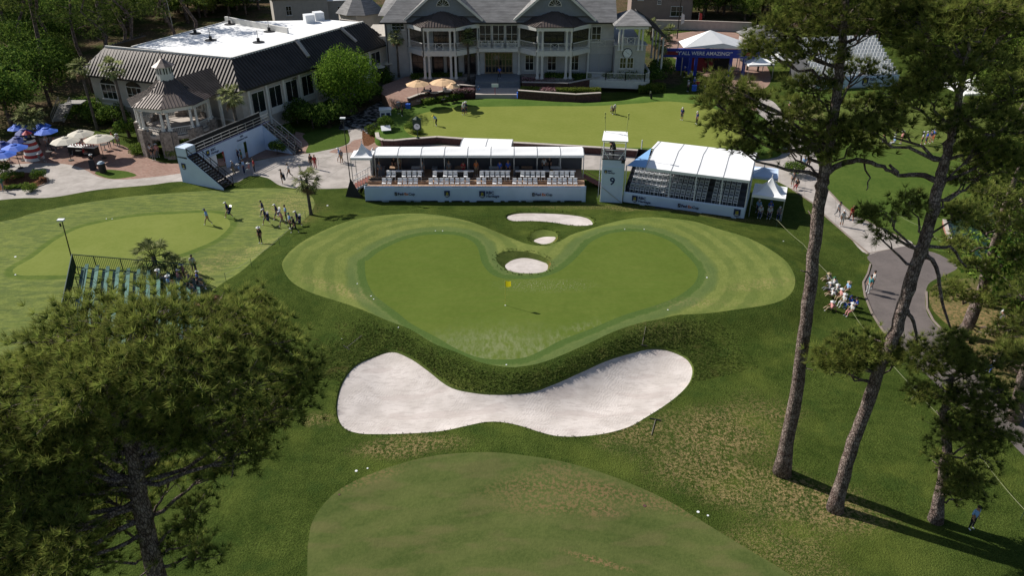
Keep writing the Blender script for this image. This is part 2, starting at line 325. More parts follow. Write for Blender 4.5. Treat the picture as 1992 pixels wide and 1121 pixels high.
def build_ground():
    lo, hi = np.array([-700., -60.]), np.array([700., 900.])
    pts = []
    def grid(x0, x1, y0, y1, s, hole=None):
        X, Y = np.meshgrid(np.arange(x0, x1+1e-6, s), np.arange(y0, y1+1e-6, s)); P = np.stack([X.ravel(), Y.ravel()], 1)
        if hole: P = P[~((P[:, 0] > hole[0]-s*.4) & (P[:, 0] < hole[1]+s*.4) & (P[:, 1] > hole[2]-s*.4) & (P[:, 1] < hole[3]+s*.4))]
        return P
    pts.append(grid(-26, 30, 34, 78, .6) + rng.uniform(-.1, .1, (1, 2)))
    pts.append(grid(-60, 60, 20, 110, 1.6, (-26, 30, 34, 78)))
    pts.append(grid(-140, 140, 4, 230, 6, (-60, 60, 20, 110)))
    pts.append(grid(-700, 700, -60, 900, 60, (-140, 140, 4, 230)))
    P = np.concatenate(pts); edges = []; cons = []; base = len(P)
    extra = [inset(UPLAWN, .12)]
    for A in [z[1] for z in ZONES] + extra:
        k = len(A); edges += [(base+i, base+(i+1) % k) for i in range(k)]; cons.append(A); base += k
    P = np.concatenate([P]+cons)
    vs, es, fs, _, _, _ = delaunay_2d_cdt([Vector(p) for p in P], edges, [], 0, 1e-4, False)
    V = np.array([(v.x, v.y) for v in vs]); T = np.array([f for f in fs], np.int32)
    a, b, c = V[T[:, 0]], V[T[:, 1]], V[T[:, 2]]
    area = np.abs((b[:, 0]-a[:, 0])*(c[:, 1]-a[:, 1])-(b[:, 1]-a[:, 1])*(c[:, 0]-a[:, 0]))
    T = T[area > 1e-7]; C = (V[T[:, 0]]+V[T[:, 1]]+V[T[:, 2]])/3
    z = H(V); zone = np.full(len(T), -1)
    for i, (nm, A) in enumerate(ZONES):
        l, h = A.min(0), A.max(0); k = np.where((C[:, 0] > l[0]) & (C[:, 0] < h[0]) & (C[:, 1] > l[1]) & (C[:, 1] < h[1]))[0]
        if len(k): zone[k[sdf(C[k], A) > 0]] = i
    sd = sdf(V, GREEN); cr = [(V[T[:, 1]]-V[T[:, 0]]), (V[T[:, 2]]-V[T[:, 0]])]
    flip = (cr[0][:, 0]*cr[1][:, 1]-cr[0][:, 1]*cr[1][:, 0]) < 0; T[flip] = T[flip][:, ::-1]
    lsd = sdf(V, LGREEN)
    names = [z_[0] for z_ in ZONES]
    for nm in ['ground'] + sorted(set(names)):
        k = np.isin(zone, [i for i, q in enumerate(names) if q == nm]) if nm != 'ground' else zone == -1
        if not k.any(): continue
        t = T[k]; u, inv = np.unique(t, return_inverse=True); t = inv.reshape(-1, 3)
        v = np.column_stack([V[u], z[u]])
        if nm == 'pond': v[:, 2] = -.12
        me = npmesh(nm, v, t, GM[nm], smooth=True)
        for an, ar in (('green_distance', sd), ('practice_distance', lsd)):
            at = me.attributes.new(an, 'FLOAT', 'POINT'); at.data.foreach_set('value', ar[u].astype(np.float32))
        tag(link(nm, me), kind='structure')
def ground_materials():
    g = {}
    def grassy(name, dark, light, dry=None, patches=(), fine=7., st=.7, tone=.35, tuft=None, dist=.08, extra=None):
        q = NB(name); f = q.noise(fine, 4, rough=.7); m1 = q.noise(.25, 4); m2 = q.noise(1.4, 3)
        k = q.math('ADD', q.math('MULTIPLY', q.step(f, .3, .7), .5), q.math('ADD', q.math('MULTIPLY', q.step(m1, .3, .7), tone), q.math('MULTIPLY', q.step(m2, .3, .7), .5-tone/2)))
        c = q.mix(k, dark, light)
        if dry:
            for (x, y, rx, ry, rot, amt) in patches:
                bl = q.blob(x, y, rx, ry, .55, rot); sp = q.step(q.noise(5., 4, rough=.8), .47, .56)
                c = q.mix(q.math('MULTIPLY', q.math('MULTIPLY', bl, sp), amt), c, dry)
        if tuft: c = q.mix(q.step(q.noise(tuft[0], 3, rough=.6), .35, .65), q.scale(c, tuft[1]), c)
        if extra: c = extra(q, c)
        q.bump(f, st, dist); return q.out(c)
    def Wb(px, py, rx, ry, rot=0, amt=.8):
        p = W(px, py, 0); return (p.x, p.y, rx, ry, rot, amt)
    DG, LG = (.029, .053, .009), (.092, .126, .026)
    DRY = (.36, .265, .125)
    def meadow(q, c):
        c = q.mix(q.math('MULTIPLY', q.step(q.noise(.16, 4, rough=.6), .5, .68), .45), c, (.125, .150, .030))
        return q.mix(q.math('MULTIPLY', q.step(q.noise(.45, 4, vec=q.vec(q.pos, (1, 1, 1), 0, (40, 9, 0)), rough=.6), .52, .66), .35), c, (.026, .055, .012))
    def mown(q, c):
        d = q.n.nodes.new('ShaderNodeVectorMath'); d.operation = 'LENGTH'; q.n.links.new(q.vec(q.pos, (1, 1.25, 0), 0, (-1.5, -24, 0)), d.inputs[0])
        s = q.math('SINE', q.math('ADD', q.math('MULTIPLY', d.outputs['Value'], 3.0), q.math('MULTIPLY', q.noise(.4, 3), 3.0)))
        c = q.mix(q.math('MULTIPLY', q.step(s, -.6, .6), .22), c, (.12, .125, .045))
        return q.mix(q.math('MULTIPLY', q.step(q.noise(.3, 4, vec=q.vec(q.pos, (1, 3, 1))), .5, .65), .3), c, (.14, .115, .055))
    g['ground'] = grassy('rough grass', DG, LG, DRY, [Wb(1390,850,5.5,2.6,.5,.8), Wb(1480,950,4.5,2.0,-.3,.85), Wb(1590,985,3.4,1.5,-.2,.75), Wb(790,868,3.4,.9,.1,.75), Wb(880,765,3.,.8,-.5,.3), Wb(1290,660,2.5,1.,.1,.25), Wb(1380,418,5,.9,-.3,.8), Wb(1260,408,4,.8,-.1,.5), Wb(1130,402,6,.6,0,.45), Wb(1520,1050,3,1.5,0,.4), Wb(560,410,3,3.5,.8,.55), Wb(1220,850,2.2,.8,.5,.6), Wb(620,815,1,.6,0,.7), Wb(1560,1110,4,1.5,-.4,.35)], 9., .9, .4, tuft=(13., .55), dist=.16, extra=meadow)
    def rings(q, c):
        d = q.attr('green_distance'); n = q.noise(.8, 3)
        dd = q.math('ADD', d, q.math('MULTIPLY', q.math('SUBTRACT', n, .5), .7))
        collar = q.math('MULTIPLY', q.step(dd, -1.9, -1.3), q.val(1.))
        edge = q.step(q.math('ADD', d, q.math('MULTIPLY', q.math('SUBTRACT', q.noise(2.5, 2), .5), .5)), -.75, -.55)
        s = q.math('SINE', q.math('MULTIPLY', dd, 3.6)); s = q.step(s, -.5, .5)
        c = q.mix(q.math('MULTIPLY', q.math('MULTIPLY', s, .5), q.step(q.noise(.5, 3), .3, .6)), c, (.074, .110, .028))
        c = q.mix(q.math('MULTIPLY', collar, .45), c, (.070, .112, .044))
        return q.mix(q.math('MULTIPLY', edge, .5), c, (.03, .078, .012))
    g['fringe'] = grassy('fringe grass', (.098, .130, .030), (.168, .192, .054), DRY, [Wb(1300,612,5,.8,0,.5), Wb(680,590,4,.8,-.5,.5), Wb(1480,575,3,.8,.3,.4), Wb(960,440,4,1.5,-.5,.4)], 6., .55, .35, extra=rings)
    def greentex(q, c):
        st = q.noise(.9, 3, vec=q.vec(q.pos, (.35, 2.2, 1), .12)); c = q.mix(q.math('MULTIPLY', q.step(st, .3, .7), .4), c, (.08, .125, .02))
        f = W(985, 700, GH); bl = q.blob(f.x-.5, f.y+.8, 5., 3.2, .6, 0, .8, .5)
        stn = q.noise(2.2, 4, vec=q.vec(q.pos, (1.3, .5, 1), .5), rough=.7)
        c = q.mix(q.math('MULTIPLY', q.math('MULTIPLY', bl, q.step(stn, .3, .75)), .55), c, (.24, .25, .15))
        p2 = W(1060, 555, GH); b2 = q.blob(p2.x, p2.y, 3.4, 1., .6, 0, .8, .6)
        c = q.mix(q.math('MULTIPLY', q.math('MULTIPLY', b2, q.step(q.noise(9, 2), .58, .66)), .7), c, (.3, .28, .2))
        p3 = W(1190, 650, GH); b3 = q.blob(p3.x-1.2, p3.y+.4, 3., 1.4, .6, .3, .8, .6)
        return q.mix(q.math('MULTIPLY', q.math('MULTIPLY', b3, q.step(stn, .45, .7)), .35), c, (.24, .25, .15))
    g['green'] = grassy('putting surface', (.078, .110, .020), (.106, .138, .028), None, (), 3., .12, .45, extra=greentex)
    g['fairway'] = grassy('fairway grass', (.046, .068, .018), (.088, .108, .032), (.20, .125, .065), [Wb(1080,960,3.2,1.6,0,.65), Wb(1180,975,2.6,1.1,0,.5), Wb(1180,1000,.9,.3,0,.8), Wb(1160,1092,1.6,.2,-.35,.9), Wb(700,935,2.5,.5,.4,.5), Wb(1290,985,3,.5,-.35,.5)], 5., .35, .5, extra=mown)
    def ripple(q, c):
        n = q.noise(1.1, 4, vec=q.vec(q.pos, (.6, 2.4, 1), .25), rough=.65); c = q.mix(q.math('MULTIPLY', q.step(n, .4, .62), .55), c, (.062, .092, .036))
        e = q.math('MULTIPLY', q.step(q.attr('practice_distance'), -.9, -.5), .5); return q.mix(e, c, (.055, .10, .012))
    g['practice_fringe'] = grassy('practice fringe grass', (.105, .140, .034), (.185, .210, .060), DRY, [Wb(480,500,7,1.6,.7,.4), Wb(560,400,3,3,.6,.6)], 5., .5, .35, extra=ripple)
    g['practice_green'] = grassy('practice green grass', (.135, .168, .036), (.170, .198, .050), None, (), 3., .1, .5)
    g['putting_green'] = grassy('putting green grass', (.150, .178, .036), (.182, .205, .048), None, (), 2.5, .1, .5)
    g['upper_lawn'] = grassy('upper lawn grass', (.045, .092, .016), (.09, .14, .03), None, (), 5., .5, .35)
    g['lawn'] = grassy('lawn grass', (.040, .075, .014), (.080, .115, .024), DRY, [Wb(1560,215,6,3,0,.7), Wb(1880,260,12,5,0,.4)], 4., .6, .4)
    g['cut_lawn'] = grassy('cut lawn grass', (.075, .105, .024), (.11, .135, .034), DRY, (), 3., .3, .4)
    g['dry_ground'] = grassy('dry ground grass', (.06, .075, .02), (.12, .105, .045), (.26, .17, .085), [Wb(1870,640,9,6,0,.8)], 5., .6, .4)
    q = NB('forest floor', .95); c = q.mix(q.step(q.noise(.18, 5, rough=.65), .4, .6), (.05, .065, .018), (.12, .085, .05)); c = q.mix(q.step(q.noise(2.5, 4), .4, .65), c, q.scale(c, .5)); q.bump(q.noise(4, 4), .8, .2); g['forest_floor'] = q.out(c)
    q = NB('bunker sand grain', .95, .1); c = q.mix(q.step(q.noise(.5, 5, rough=.6), .35, .68), (.46, .415, .385), (.56, .51, .48))
    sb = q.step(q.noise(.42, 2, vec=q.vec(q.pos, (.5, 1.6, 1), -.7)), .56, .6); c = q.mix(q.math('MULTIPLY', sb, .45), c, (.42, .36, .335))
    w1 = q.n.nodes.new('ShaderNodeTexWave'); w1.inputs['Scale'].default_value = 1.6; w1.inputs['Distortion'].default_value = 9; w1.inputs['Detail'].default_value = 3; w1.inputs['Detail Scale'].default_value = 1.2
    q.n.links.new(q.vec(q.pos, (1, 1, 1), .5), w1.inputs['Vector'])
    hh = q.math('ADD', q.math('MULTIPLY', w1.outputs['Fac'], q.step(q.noise(.35, 2), .4, .6)), q.noise(7, 4, rough=.7))
    q.bump(hh, .14, .05); c = q.mix(q.math('MULTIPLY', q.step(q.noise(2.6, 5, vec=q.vec(q.pos, (.5, 1.8, 1), .5), rough=.75), .5, .6), .42), c, (.34, .30, .28)); g['bunker_sand'] = q.out(c)
    g['bunker_lip'] = grassy('bunker lip grass', (.05, .078, .018), (.11, .135, .035), (.16, .09, .03), [(W(1065, 515, GH).x, W(1065, 515, GH).y, .9, .9, 0, .9), (W(1080, 460, GH).x, W(1080, 460, GH).y, .5, .7, 0, .7)], 12., 1., .3)
    def slabby(name, a, b_, js, jw=.03, jc=.8):
        q = NB(name, .85, .25); c = q.mix(q.step(q.noise(.6, 5, rough=.65), .35, .65), a, b_)
        x = q.n.nodes.new('ShaderNodeTexBrick'); x.offset = 0; x.inputs['Scale'].default_value = 1; x.inputs['Brick Width'].default_value = js; x.inputs['Row Height'].default_value = js
        x.inputs['Mortar Size'].default_value = jw; q.n.links.new(q.vec(q.pos, (1, 1, 1), .35), x.inputs['Vector'])
        c = q.mix(x.outputs['Fac'], c, q.scale(c, jc)); q.bump(q.noise(12, 3), .2, .02); return q.out(c)
    g['concrete_path'] = slabby('path concrete', (.30, .27, .245), (.40, .36, .33), 3.2, .04)
    q = NB('brick paver', .85); x = q.n.nodes.new('ShaderNodeTexBrick'); x.inputs['Scale'].default_value = 1; x.inputs['Brick Width'].default_value = .42; x.inputs['Row Height'].default_value = .21; x.inputs['Mortar Size'].default_value = .018
    x.inputs['Color1'].default_value = (.27, .155, .12, 1); x.inputs['Color2'].default_value = (.34, .22, .175, 1); x.inputs['Mortar'].default_value = (.24, .2, .18, 1)
    q.n.links.new(q.vec(q.pos, (1, 1, 1), .6), x.inputs['Vector']); c = q.mix(q.math('MULTIPLY', q.step(q.noise(.5, 4), .35, .65), .4), x.outputs['Color'], (.22, .15, .12)); g['brick_paving'] = q.out(c)
    q = NB('asphalt', .85, .3); c = q.mix(q.step(q.noise(.5, 5, rough=.7), .35, .65), (.092, .076, .072), (.128, .106, .100)); c = q.mix(q.math('MULTIPLY', q.step(q.noise(25, 3), .4, .6), .35), c, (.2, .18, .17)); q.bump(q.noise(30, 3), .3, .02); g['asphalt_path'] = q.out(c)
    q = NB('mulch', .95); c = q.mix(q.step(q.noise(5, 4, rough=.7), .35, .65), (.06, .03, .016), (.19, .09, .05)); q.bump(q.noise(8, 4), 1, .1); g['garden_bed'] = q.out(c)
    q = NB('rubble stones', .95); v = q.n.nodes.new('ShaderNodeTexVoronoi'); v.inputs['Scale'].default_value = 1.5; q.n.links.new(q.pos, v.inputs['Vector']); c = q.mix(q.step(q.noise(1.2, 4, rough=.7), .45, .6), (.03, .028, .025), (.33, .31, .30)); q.bump(v.outputs['Distance'], 1, .3); g['rubble_bed'] = q.out(c)
    q = NB('pond water', .08, .5); q.bump(q.noise(2.5, 3, vec=q.vec(q.pos, (1, 2, 1))), .25, .05); g['pond'] = q.out(q.mix(q.noise(.2, 2), (.012, .03, .025), (.02, .045, .04)))
    return g
GM = ground_materials()
build_ground()
# ---------------------------------------------------------------- building materials
WALLC = mat('cream stucco', (.42, .385, .34), .85, .07, 1.5, bump=.15)
WALLG = mat('grey painted wall', (.42, .41, .40), .8, .07, 1.2)
TRIM = mat('white trim paint', (.62, .60, .56), .6, .04, 2.)
METAL = mat('dark bronze metal roof', (.065, .054, .048), .5, .18, .7, metal=.3)
METALL = mat('brown bronze metal roof', (.115, .090, .080), .5, .15, .8, metal=.25)
GLASS = mat('dark window glass', (.012, .016, .018), .12, spec=.6)
WHITEROOF = mat('white roof membrane', (.78, .78, .78), .7, .06, .4)
STONE = mat('tabby stone', (.16, .135, .115), .9, scale=3.5, col2=(.34, .29, .25), bump=.6)
DARK = mat('dark bronze trim', (.02, .018, .017), .5)
WHITEF = mat('white tent fabric', (.80, .80, .80), .65, .03, .8)
BLUEF = mat('shaded white banner vinyl', (.52, .62, .78), .6, .04, .7)  # white vinyl with the blue of its shade put into the base colour
NAVY = mat('navy blue ink', (.010, .022, .09), .6)
INK = mat('dark ink', (.012, .012, .02), .6)
GOLD = mat('yellow ink', (.5, .42, .03), .6)
ALU = mat('aluminium', (.42, .43, .44), .4, metal=.6)
WHITEP = mat('white plastic', (.72, .73, .74), .5)
DECK = mat('timber deck', (.30, .19, .12), .8, .2, 3)
BRICKM = mat('dark red brick', (.085, .04, .035), .9, .3, 4)
CAP = mat('pale stone coping', (.42, .37, .33), .85, .08, 2)
CARPET = mat('black steel', (.012, .012, .013), .6)
def shingle_mat():
    q = NB('slate grey shingle', .85, .25); z = q.n.nodes.new('ShaderNodeSeparateXYZ'); q.n.links.new(q.pos, z.inputs[0])
    c = q.mix(q.step(q.noise(.8, 4, vec=q.vec(q.pos, (.6, .6, 3)), rough=.7), .3, .7), (.165, .16, .158), (.27, .262, .258))
    c = q.mix(q.math('MULTIPLY', q.step(q.math('FRACT', q.math('MULTIPLY', z.outputs[2], 3.2)), .75, 1.), .45), c, (.08, .08, .08)); return q.out(c)
SHING = shingle_mat()
def seamed(mb, pts, sp=.5, w=.07, h=.09, t=.12):        # a sheet-metal roof face with upstanding seams; pts[0]-pts[1] is the eave
    pts = [Vector(p) for p in pts]; o = pts[0]; u = (pts[1]-o).normalized(); n = u.cross((pts[2]-pts[1])).normalized()
    if n.z < 0: n = -n
    v = n.cross(u)
    if v.dot(pts[2]-o) < 0: v = -v
    mb.slab(pts if (pts[1]-pts[0]).cross(pts[2]-pts[1]).z > 0 else pts[::-1], t)
    q = [((p-o).dot(u), (p-o).dot(v)) for p in pts]; a = min(p[0] for p in q)+sp/2; b = max(p[0] for p in q)
    while a < b:
        ys = []
        for i in range(len(q)):
            (x0, y0), (x1, y1) = q[i], q[(i+1) % len(q)]
            if (x0-a)*(x1-a) < 0: ys.append(y0+(y1-y0)*(a-x0)/(x1-x0))
        if len(ys) >= 2 and max(ys)-min(ys) > .15:
            mb.bar(o+u*a+v*min(ys)+n*h/2, o+u*a+v*max(ys)+n*h/2, w, h, up=n)
        a += sp
    return mb
def railing(mb, a, b, h=1.0, sp=.17, post=.12, cross=False, top=.08):
    a = Vector(a); b = Vector(b); L = (b-a).length; up = Vector((0, 0, h)); t = (b-a)/L
    mb.bar(a+up, b+up, top); mb.bar(a+up*.12, b+up*.12, top*.8)
    for p in (a, b): mb.box((p.x, p.y, p.z+h*.55), (post, post, h*1.1))
    if cross and L > 1.6:
        m = (a+b)/2; c = t*.55; mb.bar(m-c+up*.14, m+c+up*.96, .05); mb.bar(m+c+up*.14, m-c+up*.96, .05)
        for s in (-1, 1): mb.box(tuple(m+c*s+up*.5), (.08, .08, h*.9))
    k = int(L/sp)
    for i in range(1, k):
        p = a+t*(L*i/k)
        if cross and L > 1.6 and abs((p-(a+b)/2).length) < .55: continue
        mb.bar(p+up*.12, p+up*.98, .035)
    return mb
def column(parent, x, y, z0, z1, r=.2, name='column'):
    MB().tube([(x, y, z0), (x, y, z0+.18), (x, y, z0+.2), (x, y, z0+.5), (x, y, z1-.3), (x, y, z1-.22), (x, y, z1-.2), (x, y, z1)], [r*1.6, r*1.6, r*1.15, r, r*.86, r*.9, r*1.4, r*1.4], 10).build(name, TRIM, parent)
def window(parent, c, w, h, rz=0, cols=2, rows=2, fm=TRIM, arch=False, d=.12):   # a frame part with its pane; c on the wall face
    M = Matrix.Translation(Vector(c)) @ Matrix.Rotation(rz, 4, 'Z'); f = MB(); t = .09
    def b(cx, cz, bw, bh, bd=d): f.box((cx, -bd/2+.01, cz), (bw, bd, bh), M=M)
    for s in (-1, 1): b(s*w/2, 0, t, h+t); b(0, s*h/2, w-t, t)
    b(0, -h/2-.08, w+.3, .1, d+.1)
    for i in range(1, cols): b(-w/2+w*i/cols, 0, .055, h-t, d*.6)
    for i in range(1, rows): b(0, -h/2+h*i/rows, w-t, .05, d*.55)
    fo = f.build('window', fm, parent); p = MB(); p.box((0, -.015, 0), (w-.02, .05, h-.02), M=M)
    if arch:
        n = 10; pts = [M @ Vector((w/2*math.cos(math.pi*i/n), -.04, h/2+w/2*.6*math.sin(math.pi*i/n))) for i in range(n+1)]
        p.add(pts+[q + M.to_3x3() @ Vector((0, .04, 0)) for q in pts], [tuple(range(n+1))])
    p.build('pane', GLASS, fo); return fo

# ---------------------------------------------------------------- the clubhouse
def clubhouse():
    Y = 121.0; B = 1.8
    zd, ze = zat((0, Y), 90), zat((0, Y), 41)
    r = empty('clubhouse', (0, Y, 0), 0, 'grey and cream two storey clubhouse with shingle roof, twin gables and a wall clock', 'clubhouse')
    L = lambda b, n, m, **k: b.build(n, m, r, loc=(0, -Y, 0), **k)
    X = lambda px: (px-996)/1500*(Y*CP+(CH-5)*SP)
    class PR: pass
    x0, x1 = X(752), X(1192)
    w = MB().box(((x0+x1)/2, Y+8, (ze+B-1)/2), (x1-x0, 16, ze-B+1)); w.box((X(1222), Y+6, (zat((0,Y),84)+B-1)/2), (X(1250)-X(1195), 15, zat((0,Y),84)-B+1))
    wall = L(w, 'wall', WALLG)
    # main shingle roof: front face, ridge beyond the top of the picture
    rf = MB(); zr = ze+7.5
    rf.slab([(x0-.6, Y-.7, ze-.05), (x1+.3, Y-.7, ze-.05), (x1+.3, Y+8.5, zr), (x0+6, Y+8.5, zr)], .25)
    rf.slab([(x1+.3, Y-.7, ze-.05), (x1+.6, Y+17, ze-.05), (x1+.3, Y+8.5, zr)], .25)
    rf.slab([(x0-.6, Y+17, ze-.05), (x0-.6, Y-.7, ze-.05), (x0+6, Y+8.5, zr)], .25)
    rf.slab([(x1+.3, Y+17.6, ze-.05), (x0-.6, Y+17.6, ze-.05), (x0+6, Y+8.5, zr), (x1+.3, Y+8.5, zr)], .25)
    L(rf, 'roof', SHING); L(MB().bar((x0-.6, Y-.78, ze-.12), (x1+.3, Y-.78, ze-.12), .16, .2), 'gutter', DARK)
    # right-hand lower hip roof over the clock bay
    cx0, cx1 = X(1193), X(1251); zt = ze-.15
    s = MB(); ap = ((cx0+cx1)/2+.2, Y+1.5, ze+1.5); c4 = [(cx0-.5, Y-2.7, zt), (cx1+.5, Y-2.7, zt), (cx1+.5, Y+5, zt), (cx0-.5, Y+5, zt)]
    for i in range(4): s.slab([c4[i], c4[(i+1) % 4], ap], .15)
    L(s, 'bay_roof', SHING); zs = zat((0, Y), 76)
    L(seamed(MB(), [(cx1+3.6, Y+12, zs), (cx1+3.6, Y+.6, zs), (cx1+.1, Y+2.6, ze-.3), (cx1+.1, Y+12, ze-.3)], .5, .06, .08), 'side_porch_roof', METAL)
    for k in range(4): column(r, cx1+3.2, 1.2+k*3.2, B-.1, zs-.05, .16)
    cz = zat((0, Y-2.2), 88); cw = MB().box(((cx0+cx1)/2, Y-1.1, (cz+B)/2), (cx1-cx0, 2.2, cz-B)); cw.box(((cx0+cx1)/2, Y-1.15, cz+.06), (cx1-cx0+.4, 2.5, .14)); L(cw, 'clock_bay_wall', mat('white boarded wall', (.42, .41, .39), .7, .05, 3))
    ck = MB(); ccx, ccz = X(1217.5)-.1, zat((0, Y-2.25), 103)
    MBt = lambda: MB()
    ring = MB().tube([(ccx, Y-2.2, ccz), (ccx, Y-2.32, ccz)], [.74, .74], 28); cr = L(ring, 'clock', INK)
    f = MB().tube([(ccx, Y-2.3, ccz), (ccx, Y-2.34, ccz)], [.64, .64], 28).build('clock_face', WHITEP, cr, loc=(0, 0, 0))
    hd = MB(); hd.bar((ccx, Y-2.36, ccz), (ccx+.34, Y-2.36, ccz-.12), .07, .03); hd.bar((ccx, Y-2.36, ccz), (ccx-.3, Y-2.36, ccz+.38), .05, .03)
    for i in range(12):
        a = math.pi*i/6; hd.bar((ccx+.5*math.cos(a), Y-2.35, ccz+.5*math.sin(a)), (ccx+.6*math.cos(a), Y-2.35, ccz+.6*math.sin(a)), .06, .02)
    hd.build('clock_hands', INK, cr)
    for px in (1209, 1223): window(wall, (X(px), Y-2.22-0, zat((0,Y-2.2),122)), .95, 1.6, cols=2, rows=2)
    for o in wall.children: o.location = (0, 0, 0)
    for px in (1199, 1205.5, 1236, 1243): column(r, X(px), -2.35, zd-.1, ze-.5, .16)
    L(MB().box(((cx0+cx1)/2, Y-2.35, ze-.38), (cx1-cx0+.2, .4, .5)), 'beam', TRIM)
    L(railing(railing(MB(), (X(1207), Y-2.3, cz+.12), (X(1236), Y-2.3, cz+.12), 1.05, cross=True), (cx0, Y-.2, zd), (X(1145), Y-.2, zd), 1.05, cross=True), 'balcony_railing', TRIM)
    # two octagonal porches with bronze roofs under the gables
    for (a, b, c, d, gx) in ((796.5, 827, 890, 932, 866), (1008, 1043, 1110, 1146, 1077)):
        P = [(X(a), Y-.2), (X(b), Y-2.9), (X(c), Y-2.9), (X(d), Y-.2)]; cx = X(gx)
        ex = [( (p[0]-cx)*1.02+cx, p[1]-(.0 if i in (0, 3) else .3)) for i, p in enumerate(P)]
        apx = (cx, Y+.2, zat((0, Y), 17)); zq = ze-.25
        pr = MB()
        E = [(p[0], p[1], zq) for p in ex]
        for i in range(3): seamed(pr, [E[i], E[i+1], apx], .42, .06, .08)
        L(pr, 'porch_roof', METALL)
        bm = MB(); dk = MB(); lb = MB()
        for i in range(3):
            q0, q1 = P[i], P[i+1]; bm.bar((*q0, zq-.3), (*q1, zq-.3), .35, .55); lb.bar((*q0, zd-.45), (*q1, zd-.45), .4, .6)
        dk.prism([(P[0][0]-.2, Y), (P[1][0]-.1, P[1][1]-.2), (P[2][0]+.1, P[2][1]-.2), (P[3][0]+.2, Y)], zd-.14, zd+.02)
        L(bm, 'porch_beam', TRIM); L(lb, 'porch_lower_beam', TRIM); L(dk, 'balcony_deck', TRIM)
        L(MB().prism([(P[0][0]-.2, Y), (P[1][0]-.1, P[1][1]-.2), (P[2][0]+.1, P[2][1]-.2), (P[3][0]+.2, Y)], B-1.2, B), 'porch_floor', STONE)
        for i in range(3):
            q0, q1 = P[i], P[i+1]; L(railing(MB(), (*q0, zd+.02), (*q1, zd+.02), 1.05, cross=(i == 1)), 'balcony_railing', TRIM)
        for (qx, qy) in ((P[0][0]+.15, -.25), (P[1][0]+.15, -2.75), (P[1][0]+.85, -2.85), (P[2][0]-.85, -2.85), (P[2][0]-.15, -2.75), (P[3][0]-.15, -.25)):
            column(r, qx, qy, zd+.05, zq-.5, .17); column(r, qx, qy, B, zd-.7, .2)
        # gable with a fan window
        g = MB(); hw = X(d)-cx; gz0 = zat((0, Y), 30); gz1 = gz0+hw*.82
        g.add([(cx-hw, Y-.3, gz0), (cx+hw, Y-.3, gz0), (cx, Y-.3, gz1), (cx-hw, Y+7, gz0), (cx+hw, Y+7, gz0), (cx, Y+7, gz1)], [(0, 1, 2), (3, 5, 4), (0, 3, 4, 1)])
        gw = L(g, 'gable', mat('shade tinted gable board', (.20, .215, .24), .8, .05, 2))  # blue-grey of the shaded tympanum is put into the board colour
        gr = MB()
        for sx in (-1, 1): gr.slab([(cx, Y-.9, gz1+.25), (cx+sx*(hw+.7), Y-.9, gz0-.4), (cx+sx*(hw+.7), Y+8, gz0-.4), (cx, Y+8, gz1+.25)][::sx], .18); 
        L(gr, 'gable_roof', SHING); gt = MB()
        for sx in (-1, 1): gt.bar((cx, Y-.95, gz1+.1), (cx+sx*(hw+.7), Y-.95, gz0-.55), .1, .32)
        L(gt, 'bargeboard', TRIM)
        fz = zat((0, Y-.3), 11); n = 12; fn = MB()
        fp = [(cx+.95*math.cos(math.pi*i/n), Y-.33, fz+.95*math.sin(math.pi*i/n)) for i in range(n+1)]
        fn.add(fp, [tuple(range(n+1))]); fo = fn.build('fan_window', GLASS, gw)
        mu = MB()
        for i in range(1, 6): a_ = math.pi*i/6; mu.bar((cx, Y-.36, fz), (cx+.95*math.cos(a_), Y-.36, fz+.95*math.sin(a_)), .05, .03)
        for i in range(n): mu.bar(fp[i], fp[i+1], .09, .09)
        mu.bar((cx-1, Y-.36, fz), (cx+1, Y-.36, fz), .09, .06); mu.build('glazing_bars', TRIM, fo)
    # centre bay: balcony, doors, windows
    c0, c1 = X(932), X(1008)
    L(MB().box(((c0+c1)/2, Y-.55, zd-.3), (c1-c0, 1.1, .55)), 'balcony_deck', TRIM)
    for i in range(3): L(railing(MB(), (c0+(c1-c0)*i/3, Y-1.0, zd), (c0+(c1-c0)*(i+1)/3, Y-1.0, zd), 1.05, cross=True), 'balcony_railing', TRIM)
    hU = ze-zd; hL = zd-B
    for i in range(3): window(wall, (c0+(c1-c0)*(i+.5)/3, Y-.02, zd+hU*.5), 1.75, hU*.72, cols=2, rows=2)
    for i in range(4): window(wall, (c0+.9+(c1-c0-1.8)*(i+.5)/4, Y-.02, B+hL*.42), 1.0, hL*.72, cols=2, rows=3, fm=mat('timber door frame', (.25, .17, .09), .6))
    for (pxs, zc, hh, ww) in (((814, 864, 913), zd+hU*.42, hU*.75, 3.0), ((1026, 1077, 1128), zd+hU*.42, hU*.75, 3.0), ((812, 851, 880, 914), B+hL*.42, hL*.74, 1.7), ((1030, 1074, 1118), B+hL*.42, hL*.55, 1.3), ((1158,), zd+hU*.5, hU*.6, 1.4)):
        for px in pxs: window(wall, (X(px), Y-.02, zc), ww, hh, cols=3 if ww > 2 else 2, rows=2, fm=DARK if ww > 1.6 else TRIM)
    for px in (770, 778, 786): window(wall, (X(px), Y-.02, zat((0, Y), 48)), .62, 1.3, cols=1, rows=3)
    # roller doors and low porch deck right of the bays
    for px in (1153, 1179): L(MB().box((X(px), Y-.04, B+hL*.42), (1.9, .1, hL*.62)), 'panel_door', mat('grey panel door', (.35, .35, .36), .6))
    dk = MB().prism([(X(1140), Y), (X(1140), Y-3.2), (X(1250), Y-4.4), (X(1262), Y-3), (X(1262), Y+6), (X(1200), Y+6), (X(1200), Y)], B-1.2, B-.05); L(dk, 'terrace_deck', TRIM)
